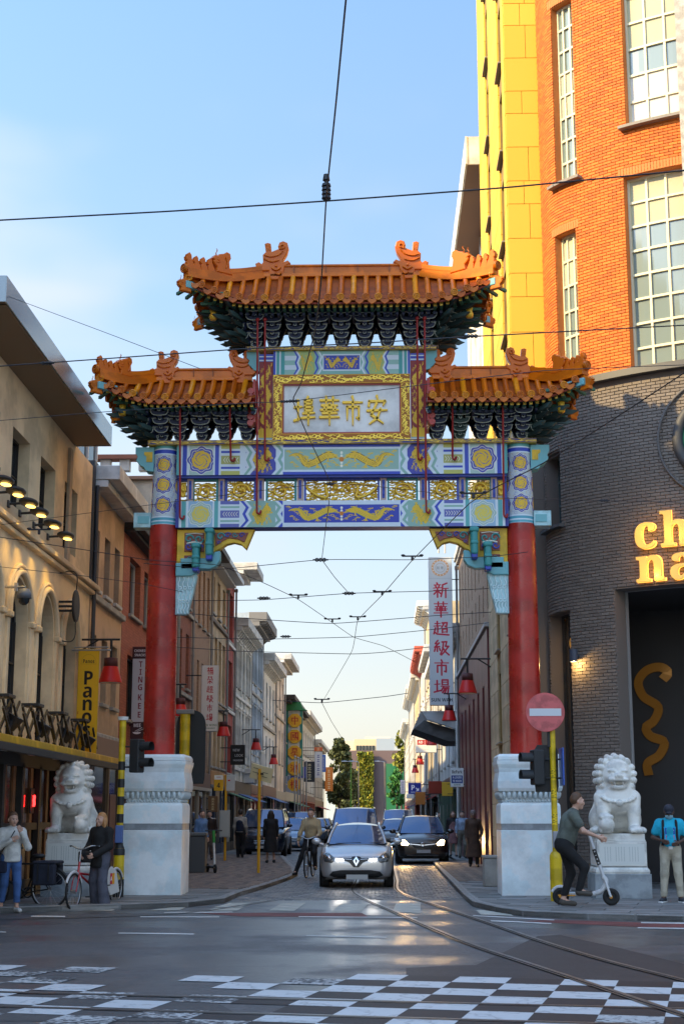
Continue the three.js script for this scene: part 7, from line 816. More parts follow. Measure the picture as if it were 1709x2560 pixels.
{ // silver hatchback waiting at the gate
  const p = gnd(890, 2222), c = car('hatchback', 'silver hatchback with a rhombus badge waiting on the tram rails under the gate', { x: p.x, z: p.z, W: 1.73, H: 1.45, L: 4.06, paint: mt([.56, .56, .57], .28, { metal: .6, clear: .8 }), st: hatchSt(4.06), gw: [.80, .62], y0: .965, t: [1.0, 1.75, 3.3, 3.85], wz: [.82, 3.3] });
  for (const q of sym([[-.755, .757], [-.66, .80], [-.50, .667], [-.51, .59], [-.57, .55], [-.74, .58], [-.78, .68]])) { const h = c.patch('headlamp', q, lampGlass, .010, c.t); } for (const s of [-1, 1]) mesh('projector', [ball(.055, s * .63, .665, c.front(s * .63, .665) - .015, 12)], MAT.chrome, c.t);
  c.patch('grille', [[-.29, .665], [-.12, .665], [-.08, .70], [.08, .70], [.12, .665], [.29, .665], [.28, .61], [.16, .56], [.06, .455], [-.06, .455], [-.16, .56], [-.28, .61]], mt([.012, .012, .014], .3), .012);
  c.patch('badge', [[0, .70], [.07, .60], [0, .48], [-.07, .60]], MAT.chrome, .03, c.t, [[[0, .648], [.026, .60], [0, .54], [-.026, .60]]]);
  for (const q of sym([[-.475, .655], [-.30, .635], [-.29, .595], [-.46, .60]])) c.patch('running_light', q, lampW(7), .022);
  for (const s of [-1, 1]) mesh('grille_bar', [rod(V(s * .10, .63, c.front(s * .1, .63) + .02), V(s * .27, .64, c.front(s * .27, .64) + .018), .008)], MAT.chrome, c.t);
  c.patch('intake', [[-.63, .27], [-.55, .36], [-.35, .39], [.35, .39], [.55, .36], [.63, .27], [.5, .225], [.25, .21], [-.25, .21], [-.5, .225]], mt([.01, .01, .011], .5), .012);
  mesh('number_plate', [rbox(.50, .11, .015, .02, .235, c.front(.02, .25) + .04, .005)], mt([.42, .42, .41], .5), c.t);
  c.patch('lower_lip', [[-.55, .215], [.55, .215], [.5, .20], [-.5, .20]], MAT.steel, .02); mesh('wiper', [rod(V(-.5, .98, -.93), V(.1, 1.0, -.92), .008), rod(V(.05, .98, -.92), V(.55, 1.0, -.97), .008)], MAT.black, c.t); mesh('aerial', [rod(V(0, 1.47, -2.0), V(0, 1.6, -2.2), .006)], MAT.black, c.t);
  mesh('cabin_mirror', [rbox(.2, .06, .02, 0, 1.3, -1.52)], MAT.black, c.t);
  for (const s of [-1, 1]) { const l = new THREE.SpotLight(new THREE.Color(1, .92, .8), .8, 12, .7, .8, 2); l.position.set(s * .38, .62, .12); l.target.position.set(s * .4, 0, 8); l.castShadow = true; c.t.add(l, l.target); }
}
{ // dark people carrier with its headlamps on
  const p = gnd(1060, 2162), c = car('people_carrier', 'dark brown people carrier with lit headlamps by the right kerb', { x: p.x - .05, z: p.z, W: 1.83, H: 1.64, L: 4.6, paint: mt([.022, .020, .020], .22, { metal: .4, clear: 1 }), st: hatchSt(4.6).map(([d, w, a, b, e]) => [d, w, a, b + .07, e + .07]), gw: [.86, .66], y0: 1.03, t: [.95, 1.85, 3.7, 4.4], wz: [.88, 3.6], wr: .33 });
  for (const q of sym([[-.76, .80], [-.64, .82], [-.48, .68], [-.52, .62], [-.74, .64]])) c.patch('headlamp', q, mt([1, .9, .7], .3, { emis: [1, .72, .36], ei: 12 }), .02);
  c.patch('grille', [[-.42, .68], [.42, .68], [.28, .52], [-.28, .52]], mt([.01, .01, .011], .4), .012); c.patch('chrome_bar', [[-.46, .685], [0, .64], [.46, .685], [.46, .665], [0, .615], [-.46, .665]], MAT.chrome, .022); mesh('badge', [new THREE.TorusGeometry(.06, .013, 6, 20).translate(0, .65, c.front(0, .65) + .03), box(.1, .015, .015, 0, .65, c.front(0, .65) + .03)], MAT.chrome, c.t);
  mesh('number_plate', [rbox(.48, .11, .015, .03, .42, c.front(.03, .43) + .035, .005)], mt([.36, .36, .36], .5), c.t); c.patch('bumper_line', [[-.55, .30], [.55, .30], [.55, .285], [-.55, .285]], MAT.steel, .015); for (const s of [-1, 1]) mesh('roof_rail', [tube([V(s * .6, 1.62, -1.9), V(s * .6, 1.70, -2.2), V(s * .6, 1.70, -3.4), V(s * .59, 1.6, -3.7)], .018, 5)], MAT.steel, c.t);
  for (const s of [-1, 1]) { const l = new THREE.SpotLight(new THREE.Color(1, .6, .22), 14, 40, .7, .8, 2); l.position.set(s * .62, .74, .1); l.target.position.set(s * .7, 0, 14); l.castShadow = true; l.shadow.radius = 3; c.t.add(l, l.target); }
}
const plainCar = (name, label, x, z, W, H, L, paint, o = {}) => { const c = car(name, label, { x, z, W, H, L, paint, st: hatchSt(L).map(([d, w, a, b, e]) => [d, w, a, b + (o.up ?? 0), e + (o.up ?? 0)]), gw: o.gw ?? [.84, .68], y0: .97 + (o.up ?? 0), t: o.t ?? [.95, 1.7, L - .8, L - .2], wz: [.85, L - .95], wr: o.wr, van: o.van, ry: o.ry, group: o.group }); for (const q of sym([[-.74, .72 + (o.up ?? 0) * .7], [-.58, .74 + (o.up ?? 0) * .7], [-.48, .62 + (o.up ?? 0) * .6], [-.72, .58 + (o.up ?? 0) * .6]])) c.patch('headlamp', q.map(([a, b]) => [a * W / 1.75, b]), lampGlass, .012); c.patch('grille', [[-.36, .62 + (o.up ?? 0) * .5], [.36, .62 + (o.up ?? 0) * .5], [.3, .46], [-.3, .46]], MAT.black, .012); for (let k = 0; k < 3; k++) mesh('grille_bar', [rod(V(-.32, .5 + k * .06, c.front(0, .5 + k * .06) + .02), V(.32, .5 + k * .06, c.front(0, .5 + k * .06) + .02), .008)], MAT.chrome, c.t); mesh('number_plate', [rbox(.48, .11, .015, 0, .36, c.front(0, .36) + .03, .005)], mt([.4, .4, .4], .5), c.t); return c; };
const pt = (c) => mt(c, .24, { metal: .35, clear: 1 });
plainCar('van', 'tall blue grey van queuing right behind the silver hatchback', -1.02, -57, 1.9, 1.95, 4.7, pt([.06, .075, .11]), { up: .16, gw: [.9, .78], t: [.8, 1.5, 4.2, 4.6], van: true, wr: .34 });
plainCar('hatchback', 'black car queuing beside the dark people carrier', .72, -70, 1.8, 1.5, 4.3, pt([.018, .02, .024])); plainCar('van', 'pale grey van far back behind the black car', .95, -84, 1.95, 2.0, 4.8, pt([.4, .43, .46]), { up: .18, gw: [.9, .78], t: [.8, 1.5, 4.3, 4.7], van: true });
plainCar('van', 'dark navy van parked in the bay on the left', -4.95, -62.5, 1.95, 1.92, 5.0, pt([.014, .02, .04]), { up: .2, gw: [.9, .76], t: [.9, 1.7, 4.4, 4.8], van: true, wr: .34 }); plainCar('hatchback', 'light blue car parked behind the dark navy van', -4.3, -71.5, 1.78, 1.55, 4.2, pt([.12, .20, .32])); plainCar('van', 'small white van parked behind the light blue car', -4.35, -79, 1.85, 1.85, 4.4, pt([.5, .52, .54]), { up: .12, gw: [.88, .76], t: [.9, 1.6, 3.9, 4.3], van: true }); plainCar('hatchback', 'blue grey car further down the left bay', -4.2, -92, 1.78, 1.5, 4.2, pt([.07, .10, .15])); plainCar('hatchback', 'dark car farthest down the left bay', -4.2, -101, 1.78, 1.5, 4.2, pt([.03, .03, .035]));
// ---------------------------------------------------------------- people, bicycles, scooters
const stdPose = () => ({ hipL: [-.09, .92, 0], hipR: [.09, .92, 0], kneeL: [-.10, .50, .02], kneeR: [.10, .50, .02], ankL: [-.105, .09, -.03], ankR: [.105, .09, -.03], toeL: [-.115, .045, .13], toeR: [.115, .045, .13], pel: [0, .97, 0], waist: [0, 1.08, .01], chest: [0, 1.27, 0], shL: [-.175, 1.39, -.01], shR: [.175, 1.39, -.01], elL: [-.225, 1.12, -.03], elR: [.225, 1.12, -.03], wrL: [-.225, .88, .06], wrR: [.225, .88, .06], neck: [0, 1.45, 0], head: [0, 1.60, .025], look: [0, 0, 1] });
function person(o) {
  const t = thing('person', o.label, 'person', o.pos, o.ry ?? 0), s = o.s ?? 1; t.scale.setScalar(s);
  const J = { ...stdPose(), ...(o.pose ?? {}) }, cap = (a, b, ra, rb, k = .035) => ({ c: [...a, ...b, ra, rb], k }), fine = o.fine, f = o.female ? .9 : 1;
  const limb = (inf, which) => { const L = []; const add = (...q) => L.push(...q);
    if (which.includes('torso')) add({ e: [...J.chest, .165 * f + inf, .18 + inf, .108 * f + inf], k: .06 }, cap(J.waist, J.chest, .125 * f + inf, .14 * f + inf, .06), cap(J.pel, J.waist, .135 + inf, .122 * f + inf, .06), cap(J.shL, J.shR, .06 + inf, .06 + inf, .05), cap(J.chest, J.neck, .09 + inf * .7, .06 + inf * .5, .05));
    if (which.includes('hips')) add({ e: [...J.pel, .16 + inf, .115 + inf, .115 + inf], k: .05 }, cap(J.pel, J.waist, .14 + inf, .128 * f + inf * .8, .05));
    for (const S of ['L', 'R']) { if (which.includes('upper')) add(cap(J['sh' + S], J['el' + S], .052 * f + inf, .041 * f + inf)); if (which.includes('sleeve')) { const a = J['sh' + S], b = J['el' + S]; add(cap(a, a.map((v, i) => v + (b[i] - v) * .6), .058 * f + inf, .056 * f + inf)); } if (which.includes('fore')) add(cap(J['el' + S], J['wr' + S], .041 * f + inf, .029 * f + inf)); if (which.includes('thigh')) add(cap(J['hip' + S], J['knee' + S], .085 + inf, .058 + inf)); if (which.includes('calf')) add(cap(J['knee' + S], J['ank' + S], .057 + inf, (o.wide ? .085 : .042) + inf)); if (which.includes('foot')) add(cap(J['ank' + S], J['toe' + S], .038 + inf, .032 + inf)); }
    return L; };
  const [hx, hy, hz] = J.head, lk = V(...J.look).normalize(), rt = V(0, 1, 0).cross(lk).normalize(), up = lk.clone().cross(rt).normalize(), hp = (a, b, c) => V(hx, hy, hz).addScaledVector(rt, a).addScaledVector(up, b).addScaledVector(lk, c), pe = (a, b, c) => { const v = hp(a, b, c); return [v.x, v.y, v.z]; };
  const headP = [{ c: [...pe(0, .04, -.015), ...pe(0, -.015, .0), .083, .075], k: .03 }, { c: [...pe(0, -.05, .03), ...pe(0, -.078, .052), .05, .036], k: .03 }, { c: [...pe(0, .015, .084), ...pe(0, -.026, .098), .010, .015], k: .015 }, { c: [...pe(-.04, -.01, .055), ...pe(.04, -.01, .055), .03, .03], k: .03 }, { c: [...pe(-.03, .035, .078), ...pe(.03, .035, .078), .013, .013], k: .012 }, { c: [...pe(-.02, -.056, .086), ...pe(.02, -.056, .086), .009, .009], k: .008 }, { e: [...pe(-.083, -.005, -.01), .012, .03, .02], k: .01 }, { e: [...pe(.083, -.005, -.01), .012, .03, .02], k: .01 }];
  const neckP = cap(J.neck, pe(0, -.06, -.02), .054 * f, .05 * f, .03);
  const handP = (S) => { const w = V(...J['wr' + S]), d = w.clone().sub(V(...J['el' + S])).normalize(), side = (o.palm?.[S] ? V(...o.palm[S]) : V(S === 'L' ? 1 : -1, 0, 0)); const nrm = side.clone().addScaledVector(d, -side.dot(d)).normalize(), lat = d.clone().cross(nrm), q = (a, b, c) => { const v = w.clone().addScaledVector(d, a).addScaledVector(lat, b).addScaledVector(nrm, c); return [v.x, v.y, v.z]; }; const out = [{ c: [...q(.0, 0, 0), ...q(.03, 0, 0), .026, .028], k: .02 }, { c: [...q(.03, -.022, .0), ...q(.075, -.026, .006), .019, .015], k: .015 }, { c: [...q(.03, .022, .0), ...q(.075, .026, .006), .019, .015], k: .015 }]; const cu = o.grip ? .75 : .3; [[-.03, .062], [-.01, .072], [.01, .068], [.029, .054]].forEach(([b, l]) => { out.push({ c: [...q(.078, b, .004), ...q(.078 + l * .5, b, .012 + cu * .02), .0092, .0088], k: .006 }, { c: [...q(.078 + l * .5, b, .012 + cu * .02), ...q(.078 + l * (1 - cu * .5), b, .018 + cu * .055), .0088, .0075], k: .006 }); }); out.push({ c: [...q(.02, -.026, .006), ...q(.045, -.052, .022), .0115, .0095], k: .01 }, { c: [...q(.045, -.052, .022), ...q(.075, -.05, .034), .0095, .008], k: .006 }); return out; };
  const skin = o.skin ?? MAT.skin, cell = o.cell ?? .02, bodyG = [sdfMesh([...limb(-.006, ['torso', 'hips', 'upper', 'fore', 'thigh', 'calf', 'foot']), neckP], cell), sdfMesh([...headP, neckP], fine ? .0075 : .012)]; for (const S of ['L', 'R']) bodyG.push(fine ? sdfMesh(handP(S), .0055) : sdfMesh(handP(S), .009));
  const body = mesh('body', bodyG, skin, t);
  for (const e of [-1, 1]) mesh('eye', [T(xf(ball(.0095, 0, 0, 0, 8), {}), ...pe(e * .031, .012, .079))], MAT.black, body); mesh('mouth', [xf(ball(.014, 0, 0, 0, 8), { s: [1.3, .3, .3], t: pe(0, -.056, .096) })], mt([.3, .09, .08], .6), body);
  const up_ = o.top; if (up_) mesh(up_.name ?? 'shirt', sdfMesh(limb(up_.inf ?? .014, ['torso', ...(up_.long ? ['upper', 'fore'] : ['sleeve'])]).concat(up_.extra ?? []), cell, (x, y, z) => (up_.hem ?? J.pel[1] - .06) - y), up_.mat, t);
  if (o.legs) mesh(o.legs.name ?? 'trousers', sdfMesh(limb(o.legs.inf ?? .012, ['hips', 'thigh', 'calf']).concat(o.legs.extra ?? []), cell, (x, y, z) => Math.max(y - (J.waist[1] + .02), (o.legs.cuff ?? .08) - y)), o.legs.mat, t);
  if (o.dress) mesh(o.dress.name ?? 'dress', sdfMesh([cap(J.chest, J.pel, .15, .17, .05), cap(J.pel, [0, o.dress.to, -.01], .17, o.dress.r ?? .24, .05), ...limb(.014, ['torso', 'upper', ...(o.dress.long ? ['fore'] : [])])], cell, (x, y, z) => o.dress.to - y), o.dress.mat, t);
  for (const S of ['L', 'R']) { const a = J['ank' + S], b = J['toe' + S]; mesh('shoe', sdfMesh([{ c: [a[0], a[1] - .035, a[2] - .01, ...b, .045, .038], k: .03 }, { c: [...a, a[0], a[1] - .03, a[2], .04, .045], k: .03 }], .012, (x, y, z) => y - (a[1] + .03)), o.shoe ?? MAT.black, t); if (o.sole) mesh('sole', [T(rbox(.085, .03, .26, 0, 0, 0, .012).rotateY(Math.atan2(b[0] - a[0], b[2] - a[2])), (a[0] + b[0]) / 2, Math.min(a[1] - .07, b[1] - .03), (a[2] + b[2]) / 2 + .005)], MAT.white, t); }
  if (o.hair) { const h = [{ c: [...pe(0, .06, -.03), ...pe(0, .03, -.04), .088, .09], k: .03 }]; if (o.hair.long) for (let i = -2; i <= 2; i++) h.push({ c: [...pe(i * .038, -.02, -.065 + Math.abs(i) * .016), ...pe(i * .045, -.12 - o.hair.long, -.055 + Math.abs(i) * .02 + (o.hair.fwd ?? 0)), .05, .032], k: .03 }); mesh('hair', sdfMesh(h, .011, (x, y, z) => { const v = V(x - hx, y - hy, z - hz), b = v.dot(up), c = v.dot(lk); return c - (b > .055 ? .075 : .02); }), o.hair.mat, t); }
  if (o.cap) { mesh('cap', sdfMesh([{ c: [...pe(0, .055, -.01), ...pe(0, .06, -.01), .093, .09], k: .02 }, ...(o.cap.peak ? [{ e: [...pe(0, .05, .12), .07, .014, .06], k: .02 }] : [])], .011, (x, y, z) => .03 - V(x - hx, y - hy, z - hz).dot(up)), o.cap.mat, t); }
  if (o.mask) mesh('face_mask', sdfMesh([{ c: [...pe(-.03, -.045, .06), ...pe(.03, -.045, .06), .042, .042], k: .03 }, { c: [...pe(0, -.03, .08), ...pe(0, -.07, .07), .03, .03], k: .03 }], .009), o.mask, t);
  return { t, J, pe };
}
const cl = (c, r = .85) => mt(c, r, { bump: .003, brep: .12, tex: 'grime', rep: .5 });
const hairB = mt([.03, .02, .014], .6), hairBr = mt([.12, .06, .03], .6), jean = cl([.06, .14, .36]);
function bike(t, o) {                                                      // stands on y = 0, front along +x
  const r = o.r ?? .34, wb = o.wb ?? 1.06, fx = wb / 2, rx = -wb / 2, fm = o.frame, hY = o.hY ?? 1.02, sY = o.sY ?? .92;
  for (const [nm, x] of [['wheel', fx], ['wheel', rx]]) { const w = mesh(nm, [new THREE.TorusGeometry(r - .02, .021, 8, 40)], MAT.rubber, t); w.position.set(x, r, 0); mesh('rim', [new THREE.TorusGeometry(r - .045, .011, 6, 36), ...Array.from({ length: 18 }, (_, i) => rod(V(0, 0, (i & 1 ? .03 : -.03)), V(Math.cos(i * PI / 9) * (r - .05), Math.sin(i * PI / 9) * (r - .05), 0), .0022, 4)), new THREE.CylinderGeometry(.03, .03, .09, 10).rotateX(PI / 2)], MAT.steel, w); }
  const bb = V(-.12, .29, 0), st = V(-.30, sY - .12, 0), hd = V(fx - .22, hY - .22, 0), hl = V(fx - .17, hY - .42, 0);
  mesh('frame', [rod(bb, hl, .022), rod(bb, st, .018), o.low ? rod(st.clone().lerp(bb, .45), hl, .022) : rod(st, hd, .018), rod(hd, hl, .022), ...[-.05, .05].flatMap((z) => [rod(V(rx, r, z), bb.clone().setZ(z * .5), .011), rod(V(rx, r, z), st.clone().lerp(bb, .1).setZ(z * .4), .011)])], fm, t);
  mesh('fork', [-.05, .05].map((z) => tube([hl.clone().setZ(z * .6), V(fx - .08, r + .2, z), V(fx, r, z)], .013, 6)), fm, t);
  mesh('handlebar', [rod(hd, V(fx - .26, hY, 0), .014), tube([V(fx - .42, hY + .05, -.29), V(fx - .3, hY + .06, -.2), V(fx - .25, hY, 0), V(fx - .3, hY + .06, .2), V(fx - .42, hY + .05, .29)], .012, 6, 24)], MAT.steel, t); mesh('grip', [rod(V(fx - .46, hY + .05, -.3), V(fx - .34, hY + .055, -.24), .018), rod(V(fx - .46, hY + .05, .3), V(fx - .34, hY + .055, .24), .018)], MAT.black, t);
  mesh('saddle', [xf(ball(.1, 0, 0, 0, 12), { s: [1.35, .45, .85], t: [-.33, sY + .02, 0] }), rod(st, V(-.33, sY, 0), .013)], MAT.black, t); mesh('crank', [new THREE.TorusGeometry(.085, .012, 6, 20).translate(bb.x, bb.y, .06), rod(V(bb.x, bb.y, .08), V(bb.x + .13, bb.y - .1, .08), .012), box(.09, .02, .08, bb.x + .13, bb.y - .1, .13), rod(V(bb.x, bb.y, -.08), V(bb.x - .13, bb.y + .1, -.08), .012), box(.09, .02, .08, bb.x - .13, bb.y + .1, -.13)], MAT.iron, t);
  if (o.guards) for (const [x, a0] of [[fx, .3], [rx, .2]]) mesh('mudguard', [new THREE.TorusGeometry(r + .02, .026, 5, 24, 2.2).rotateZ(a0 + .2).translate(x, r, 0)], o.guards, t);
}
{ // woman in white at the left edge with a black bicycle carrying a pannier
  const p = gnd(27, 2282), P0 = stdPose(); person({ label: 'woman in a white sweater and blue jeans raising a hand to her face', pos: [p.x - .03, .0, p.z], ry: .5, female: 1, fine: 1, s: .99, hair: { mat: hairBr }, top: { name: 'sweater', mat: cl([.72, .72, .69]), long: 1, inf: .022, hem: .87, extra: [{ c: [0, 1.05, 0, 0, .90, 0, .15, .165], k: .05 }] }, legs: { name: 'jeans', mat: jean, cuff: .17 }, shoe: MAT.white, palm: { L: [1, 0, -1], R: [0, 0, -1] }, pose: { kneeR: [.11, .50, .07], ankR: [.12, .09, .04], toeR: [.14, .045, .2], kneeL: [-.1, .5, -.02], ankL: [-.11, .1, -.16], toeL: [-.12, .04, -.01], elR: [.27, 1.12, .10], wrR: [.10, 1.38, .24], elL: [-.26, 1.13, .08], wrL: [-.08, 1.25, .24], look: [.15, -.08, 1] } });
  const q = gnd(62, 2274), t = thing('bicycle', 'black city bicycle with a dark blue pannier bag beside the woman in white', 'bicycle', [q.x - .12, 0, q.z - .1], PI - .16); bike(t, { frame: MAT.black, guards: MAT.black, r: .36, wb: 1.12 }); const pn = mesh('pannier', [rbox(.42, .38, .14, -.52, .62, .16, .04), rbox(.42, .38, .14, -.52, .62, -.16, .04), rbox(.44, .06, .46, -.52, .83, 0, .03)], cl([.02, .025, .045]), t); mesh('pannier_strap', [box(.03, .3, .02, -.62, .66, .235), box(.03, .3, .02, -.42, .66, .235), box(.03, .3, .02, -.62, .66, -.235), box(.03, .3, .02, -.42, .66, -.235)], MAT.black, pn); mesh('rack', [box(.5, .02, .14, -.52, .80, 0)], MAT.iron, t);
  const b = thing('shoulder_bag', 'small dark shoulder bag at the hip of the woman in white', 'bag', [p.x - .2, .78, p.z + .12]); mesh('bag', [rbox(.26, .2, .09, 0, 0, 0, .03)], cl([.015, .02, .05]), b); mesh('strap', [tube([V(-.1, .08, .0), V(.12, .38, .06), V(.25, .62, .02)], .009, 5)], MAT.black, b);
}
{ // woman in black wheeling a red hire bicycle
  const p = gnd(248, 2272); person({ label: 'woman with long fair hair in black wheeling a red bicycle', pos: [p.x, 0, p.z], ry: -.55, female: 1, fine: 1, s: .985, wide: 1, grip: 1, hair: { mat: mt([.42, .20, .07], .5), long: .26, fwd: .12 }, top: { name: 'jumper', mat: cl([.012, .012, .013]), long: 1, inf: .03, hem: .74, extra: [{ c: [0, 1.0, 0, 0, .78, 0, .17, .185], k: .05 }] }, legs: { name: 'jeans', mat: cl([.09, .095, .13]), inf: .03, cuff: .06 }, shoe: mt([.4, .41, .42], .6), pose: { kneeR: [.12, .5, .07], ankR: [.14, .10, .02], toeR: [.17, .05, .17], kneeL: [-.12, .5, .04], ankL: [-.16, .1, -.1], toeL: [-.18, .05, .05], elL: [-.24, 1.13, .05], wrL: [-.20, .98, .28], elR: [.23, 1.13, .02], wrR: [.12, .98, .30], look: [-.1, -.05, 1] } });
  const a = gnd(186, 2276), b = gnd(285, 2262), t = thing('bicycle', 'red hire bicycle with white rear wheel guard wheeled by the woman in black', 'bicycle', [(a.x + b.x) / 2, 0, (a.z + b.z) / 2], PI + Math.atan2(b.z - a.z, b.x - a.x) * -1 + .0); const red = mt([.42, .012, .02], .3, { clear: .6 }); bike(t, { frame: red, r: .325, wb: Math.hypot(b.x - a.x, b.z - a.z) + .12, low: 1, hY: 1.06, sY: .9, guards: mt([.6, .6, .6], .5) });
  mesh('wheel_guard', [T(ext(shp([[-.30, .30], [-.14, .68], [.06, .76], [.26, .66], [.32, .46], [.1, .26]].map(([x, y]) => [x - .52, y - .05])), .02, .01), 0, 0, .10), T(ext(shp([[-.30, .30], [-.14, .68], [.06, .76], [.26, .66], [.32, .46], [.1, .26]].map(([x, y]) => [x - .52, y - .05])), .02, .01), 0, 0, -.12)], mt([.62, .62, .60], .5), t);
  mesh('guard_emblem', plate(.2, .2, -.46, .5, -.137, PI), canvasMat(128, 128, (g) => { g.fillStyle = '#e8a224'; g.fillRect(0, 0, 128, 128); g.fillStyle = '#c02038'; g.fillRect(0, 0, 60, 128); g.fillStyle = '#fff'; g.font = 'bold 70px sans-serif'; g.fillText('A', 8, 88); }, .5), t, false); mesh('basket', [rbox(.22, .2, .26, .42, .92, 0, .03)], MAT.iron, t);
}
{ // man stepping onto a shared scooter
  const p = gnd(1432, 2268, PV), k = V(p.x, PV, p.z), P_ = { pel: [0, .94, -.20], hipL: [-.09, .90, -.20], hipR: [.09, .90, -.20], waist: [0, 1.06, -.15], chest: [0, 1.26, -.10], shL: [-.18, 1.385, -.05], shR: [.18, 1.385, -.05], neck: [0, 1.445, -.03], head: [0, 1.59, .03], look: [.1, -.1, 1], kneeR: [.12, .51, -.10], ankR: [.13, .10, -.24], toeR: [.14, .045, -.06], kneeL: [-.10, .60, .10], ankL: [-.10, .26, -.0], toeL: [-.10, .205, .17], elL: [-.25, 1.15, .09], wrL: [-.20, 1.05, .34], elR: [.24, 1.14, .07], wrR: [.20, 1.05, .34] };
  person({ label: 'man in a grey green t-shirt and black trousers stepping onto a scooter', pos: [k.x + .10, PV, k.z], ry: PI / 2 - .08, s: 1.13, fine: 1, grip: 1, hair: { mat: mt([.10, .05, .025], .6) }, top: { name: 't_shirt', mat: cl([.12, .14, .12]), inf: .016, hem: .78 }, legs: { mat: cl([.008, .008, .009]), cuff: .16 }, shoe: mt([.06, .05, .04], .7), pose: P_ });
  const a = gnd(1401, 2262, PV), b = gnd(1531, 2264, PV), t = thing('electric_scooter', 'white and black shared electric scooter ridden past the right lion', 'scooter', [a.x, PV, a.z], 0), w = b.x - a.x; t.rotation.y = Math.atan2(-(b.z - a.z), w);
  const wh = mt([.55, .56, .57], .35, { clear: .4 }); for (const x of [0, w]) { const m = mesh('wheel', [new THREE.TorusGeometry(.105, .045, 10, 28), new THREE.CylinderGeometry(.07, .07, .06, 16).rotateX(PI / 2)], MAT.rubber, t); m.position.set(x, .15, 0); mesh('hub', [new THREE.CylinderGeometry(.03, .03, .08, 12).rotateX(PI / 2)], mt([.7, .3, .02], .5), m); }
  mesh('deck', [rbox(w - .42, .07, .17, w / 2 - .06, .20, 0, .03)], wh, t); mesh('deck_mat', [rbox(w - .5, .015, .14, w / 2 - .08, .243, 0, .005)], MAT.black, t); mesh('neck', [tube([V(w - .3, .2, 0), V(w - .16, .26, 0), V(w - .08, .42, 0), V(w - .14, .5, 0)], .045, 8)], wh, t); mesh('fork', [rod(V(w, .15, .07), V(w - .09, .42, .04), .022), rod(V(w, .15, -.07), V(w - .09, .42, -.04), .022)], wh, t); mesh('steering_post', [rod(V(w - .10, .42, 0), V(w - .38, 1.30, 0), .032, 12, .028)], wh, t); mesh('post_sleeve', [rod(V(w - .19, .70, 0), V(w - .275, .97, 0), .036, 14)], MAT.black, t);
  for (let i = 0; i < 4; i++) { const m = mesh('post_letter', plate(.04, .055, 0, 0, .038), canvasMat(48, 64, (g) => { g.fillStyle = '#0a0a0a'; g.fillRect(0, 0, 48, 64); g.fillStyle = '#e8e8e8'; g.font = 'bold 46px sans-serif'; g.textAlign = 'center'; g.translate(24, 32); g.rotate(PI / 2); g.fillText('BIRD'[i], 0, 16); }, .5), t, false); m.position.set(w - .262 + i * .021, .93 - i * .066, 0); m.rotation.z = .3; }
  mesh('handlebar', [rod(V(w - .38, 1.30, -.24), V(w - .38, 1.30, .24), .016), rod(V(w - .38, 1.30, .14), V(w - .38, 1.30, .26), .022)], MAT.black, t); mesh('rear_guard', [new THREE.TorusGeometry(.165, .03, 6, 16, 1.7).rotateZ(1.0).translate(0, .15, 0), rod(V(.1, .3, 0), V(.2, .2, 0), .03)], wh, t); mesh('orange_reflector', [box(.3, .02, .02, .12, .17, .1)], mt([.8, .35, .03], .4), t);
}
{ // man in a bright blue t-shirt looking down
  const p = gnd(1680, 2257, PV); const q = person({ label: 'man in a bright blue printed t-shirt, cap and face mask looking down', pos: [p.x, PV, p.z], ry: -.15, fine: 1, s: 1.02, skin: MAT.darkskin, cap: { mat: mt([.02, .022, .035], .7), peak: 1 }, mask: mt([.25, .45, .55], .8), top: { name: 't_shirt', mat: cl([.012, .42, .62]), inf: .024, hem: .82 }, legs: { mat: cl([.46, .42, .33]), inf: .018, cuff: .10 }, shoe: mt([.02, .025, .035], .7), sole: 1, pose: { elL: [-.30, 1.14, -.02], wrL: [-.13, 1.08, .2], elR: [.31, 1.14, -.02], wrR: [.13, 1.05, .2], look: [-.05, -.55, 1], head: [0, 1.585, .06], kneeL: [-.12, .5, .02], ankL: [-.15, .09, 0], toeL: [-.2, .045, .14], kneeR: [.12, .5, .02], ankR: [.15, .09, 0], toeR: [.19, .045, .14] } });
  mesh('printed_logo', plate(.24, .30, 0, 1.18, .155), canvasMat(128, 160, (g) => { g.fillStyle = '#1fa9d6'; g.fillRect(0, 0, 128, 160); g.fillStyle = '#2a3f9a'; g.fillRect(18, 10, 92, 60); g.fillStyle = '#f0f0f4'; g.font = 'bold 34px sans-serif'; g.fillText('MAP', 28, 50); g.fillStyle = '#c23a6a'; g.fillRect(24, 80, 80, 50); g.fillStyle = '#f4f4f4'; g.beginPath(); g.arc(64, 104, 16, 0, 7); g.fill(); }, .8), q.t, false); for (const s of [-1, 1]) mesh('backpack_strap', [tube([V(s * .10, 1.45, -.04), V(s * .115, 1.42, .09), V(s * .12, 1.2, .155), V(s * .14, 1.0, .13)], .024, 6)], cl([.01, .01, .015]), q.t); mesh('backpack', [rbox(.3, .42, .16, 0, 1.22, -.21, .06)], cl([.02, .02, .03]), q.t); mesh('badge', [rbox(.07, .05, .01, 0, .96, .17)], MAT.white, q.t);
}
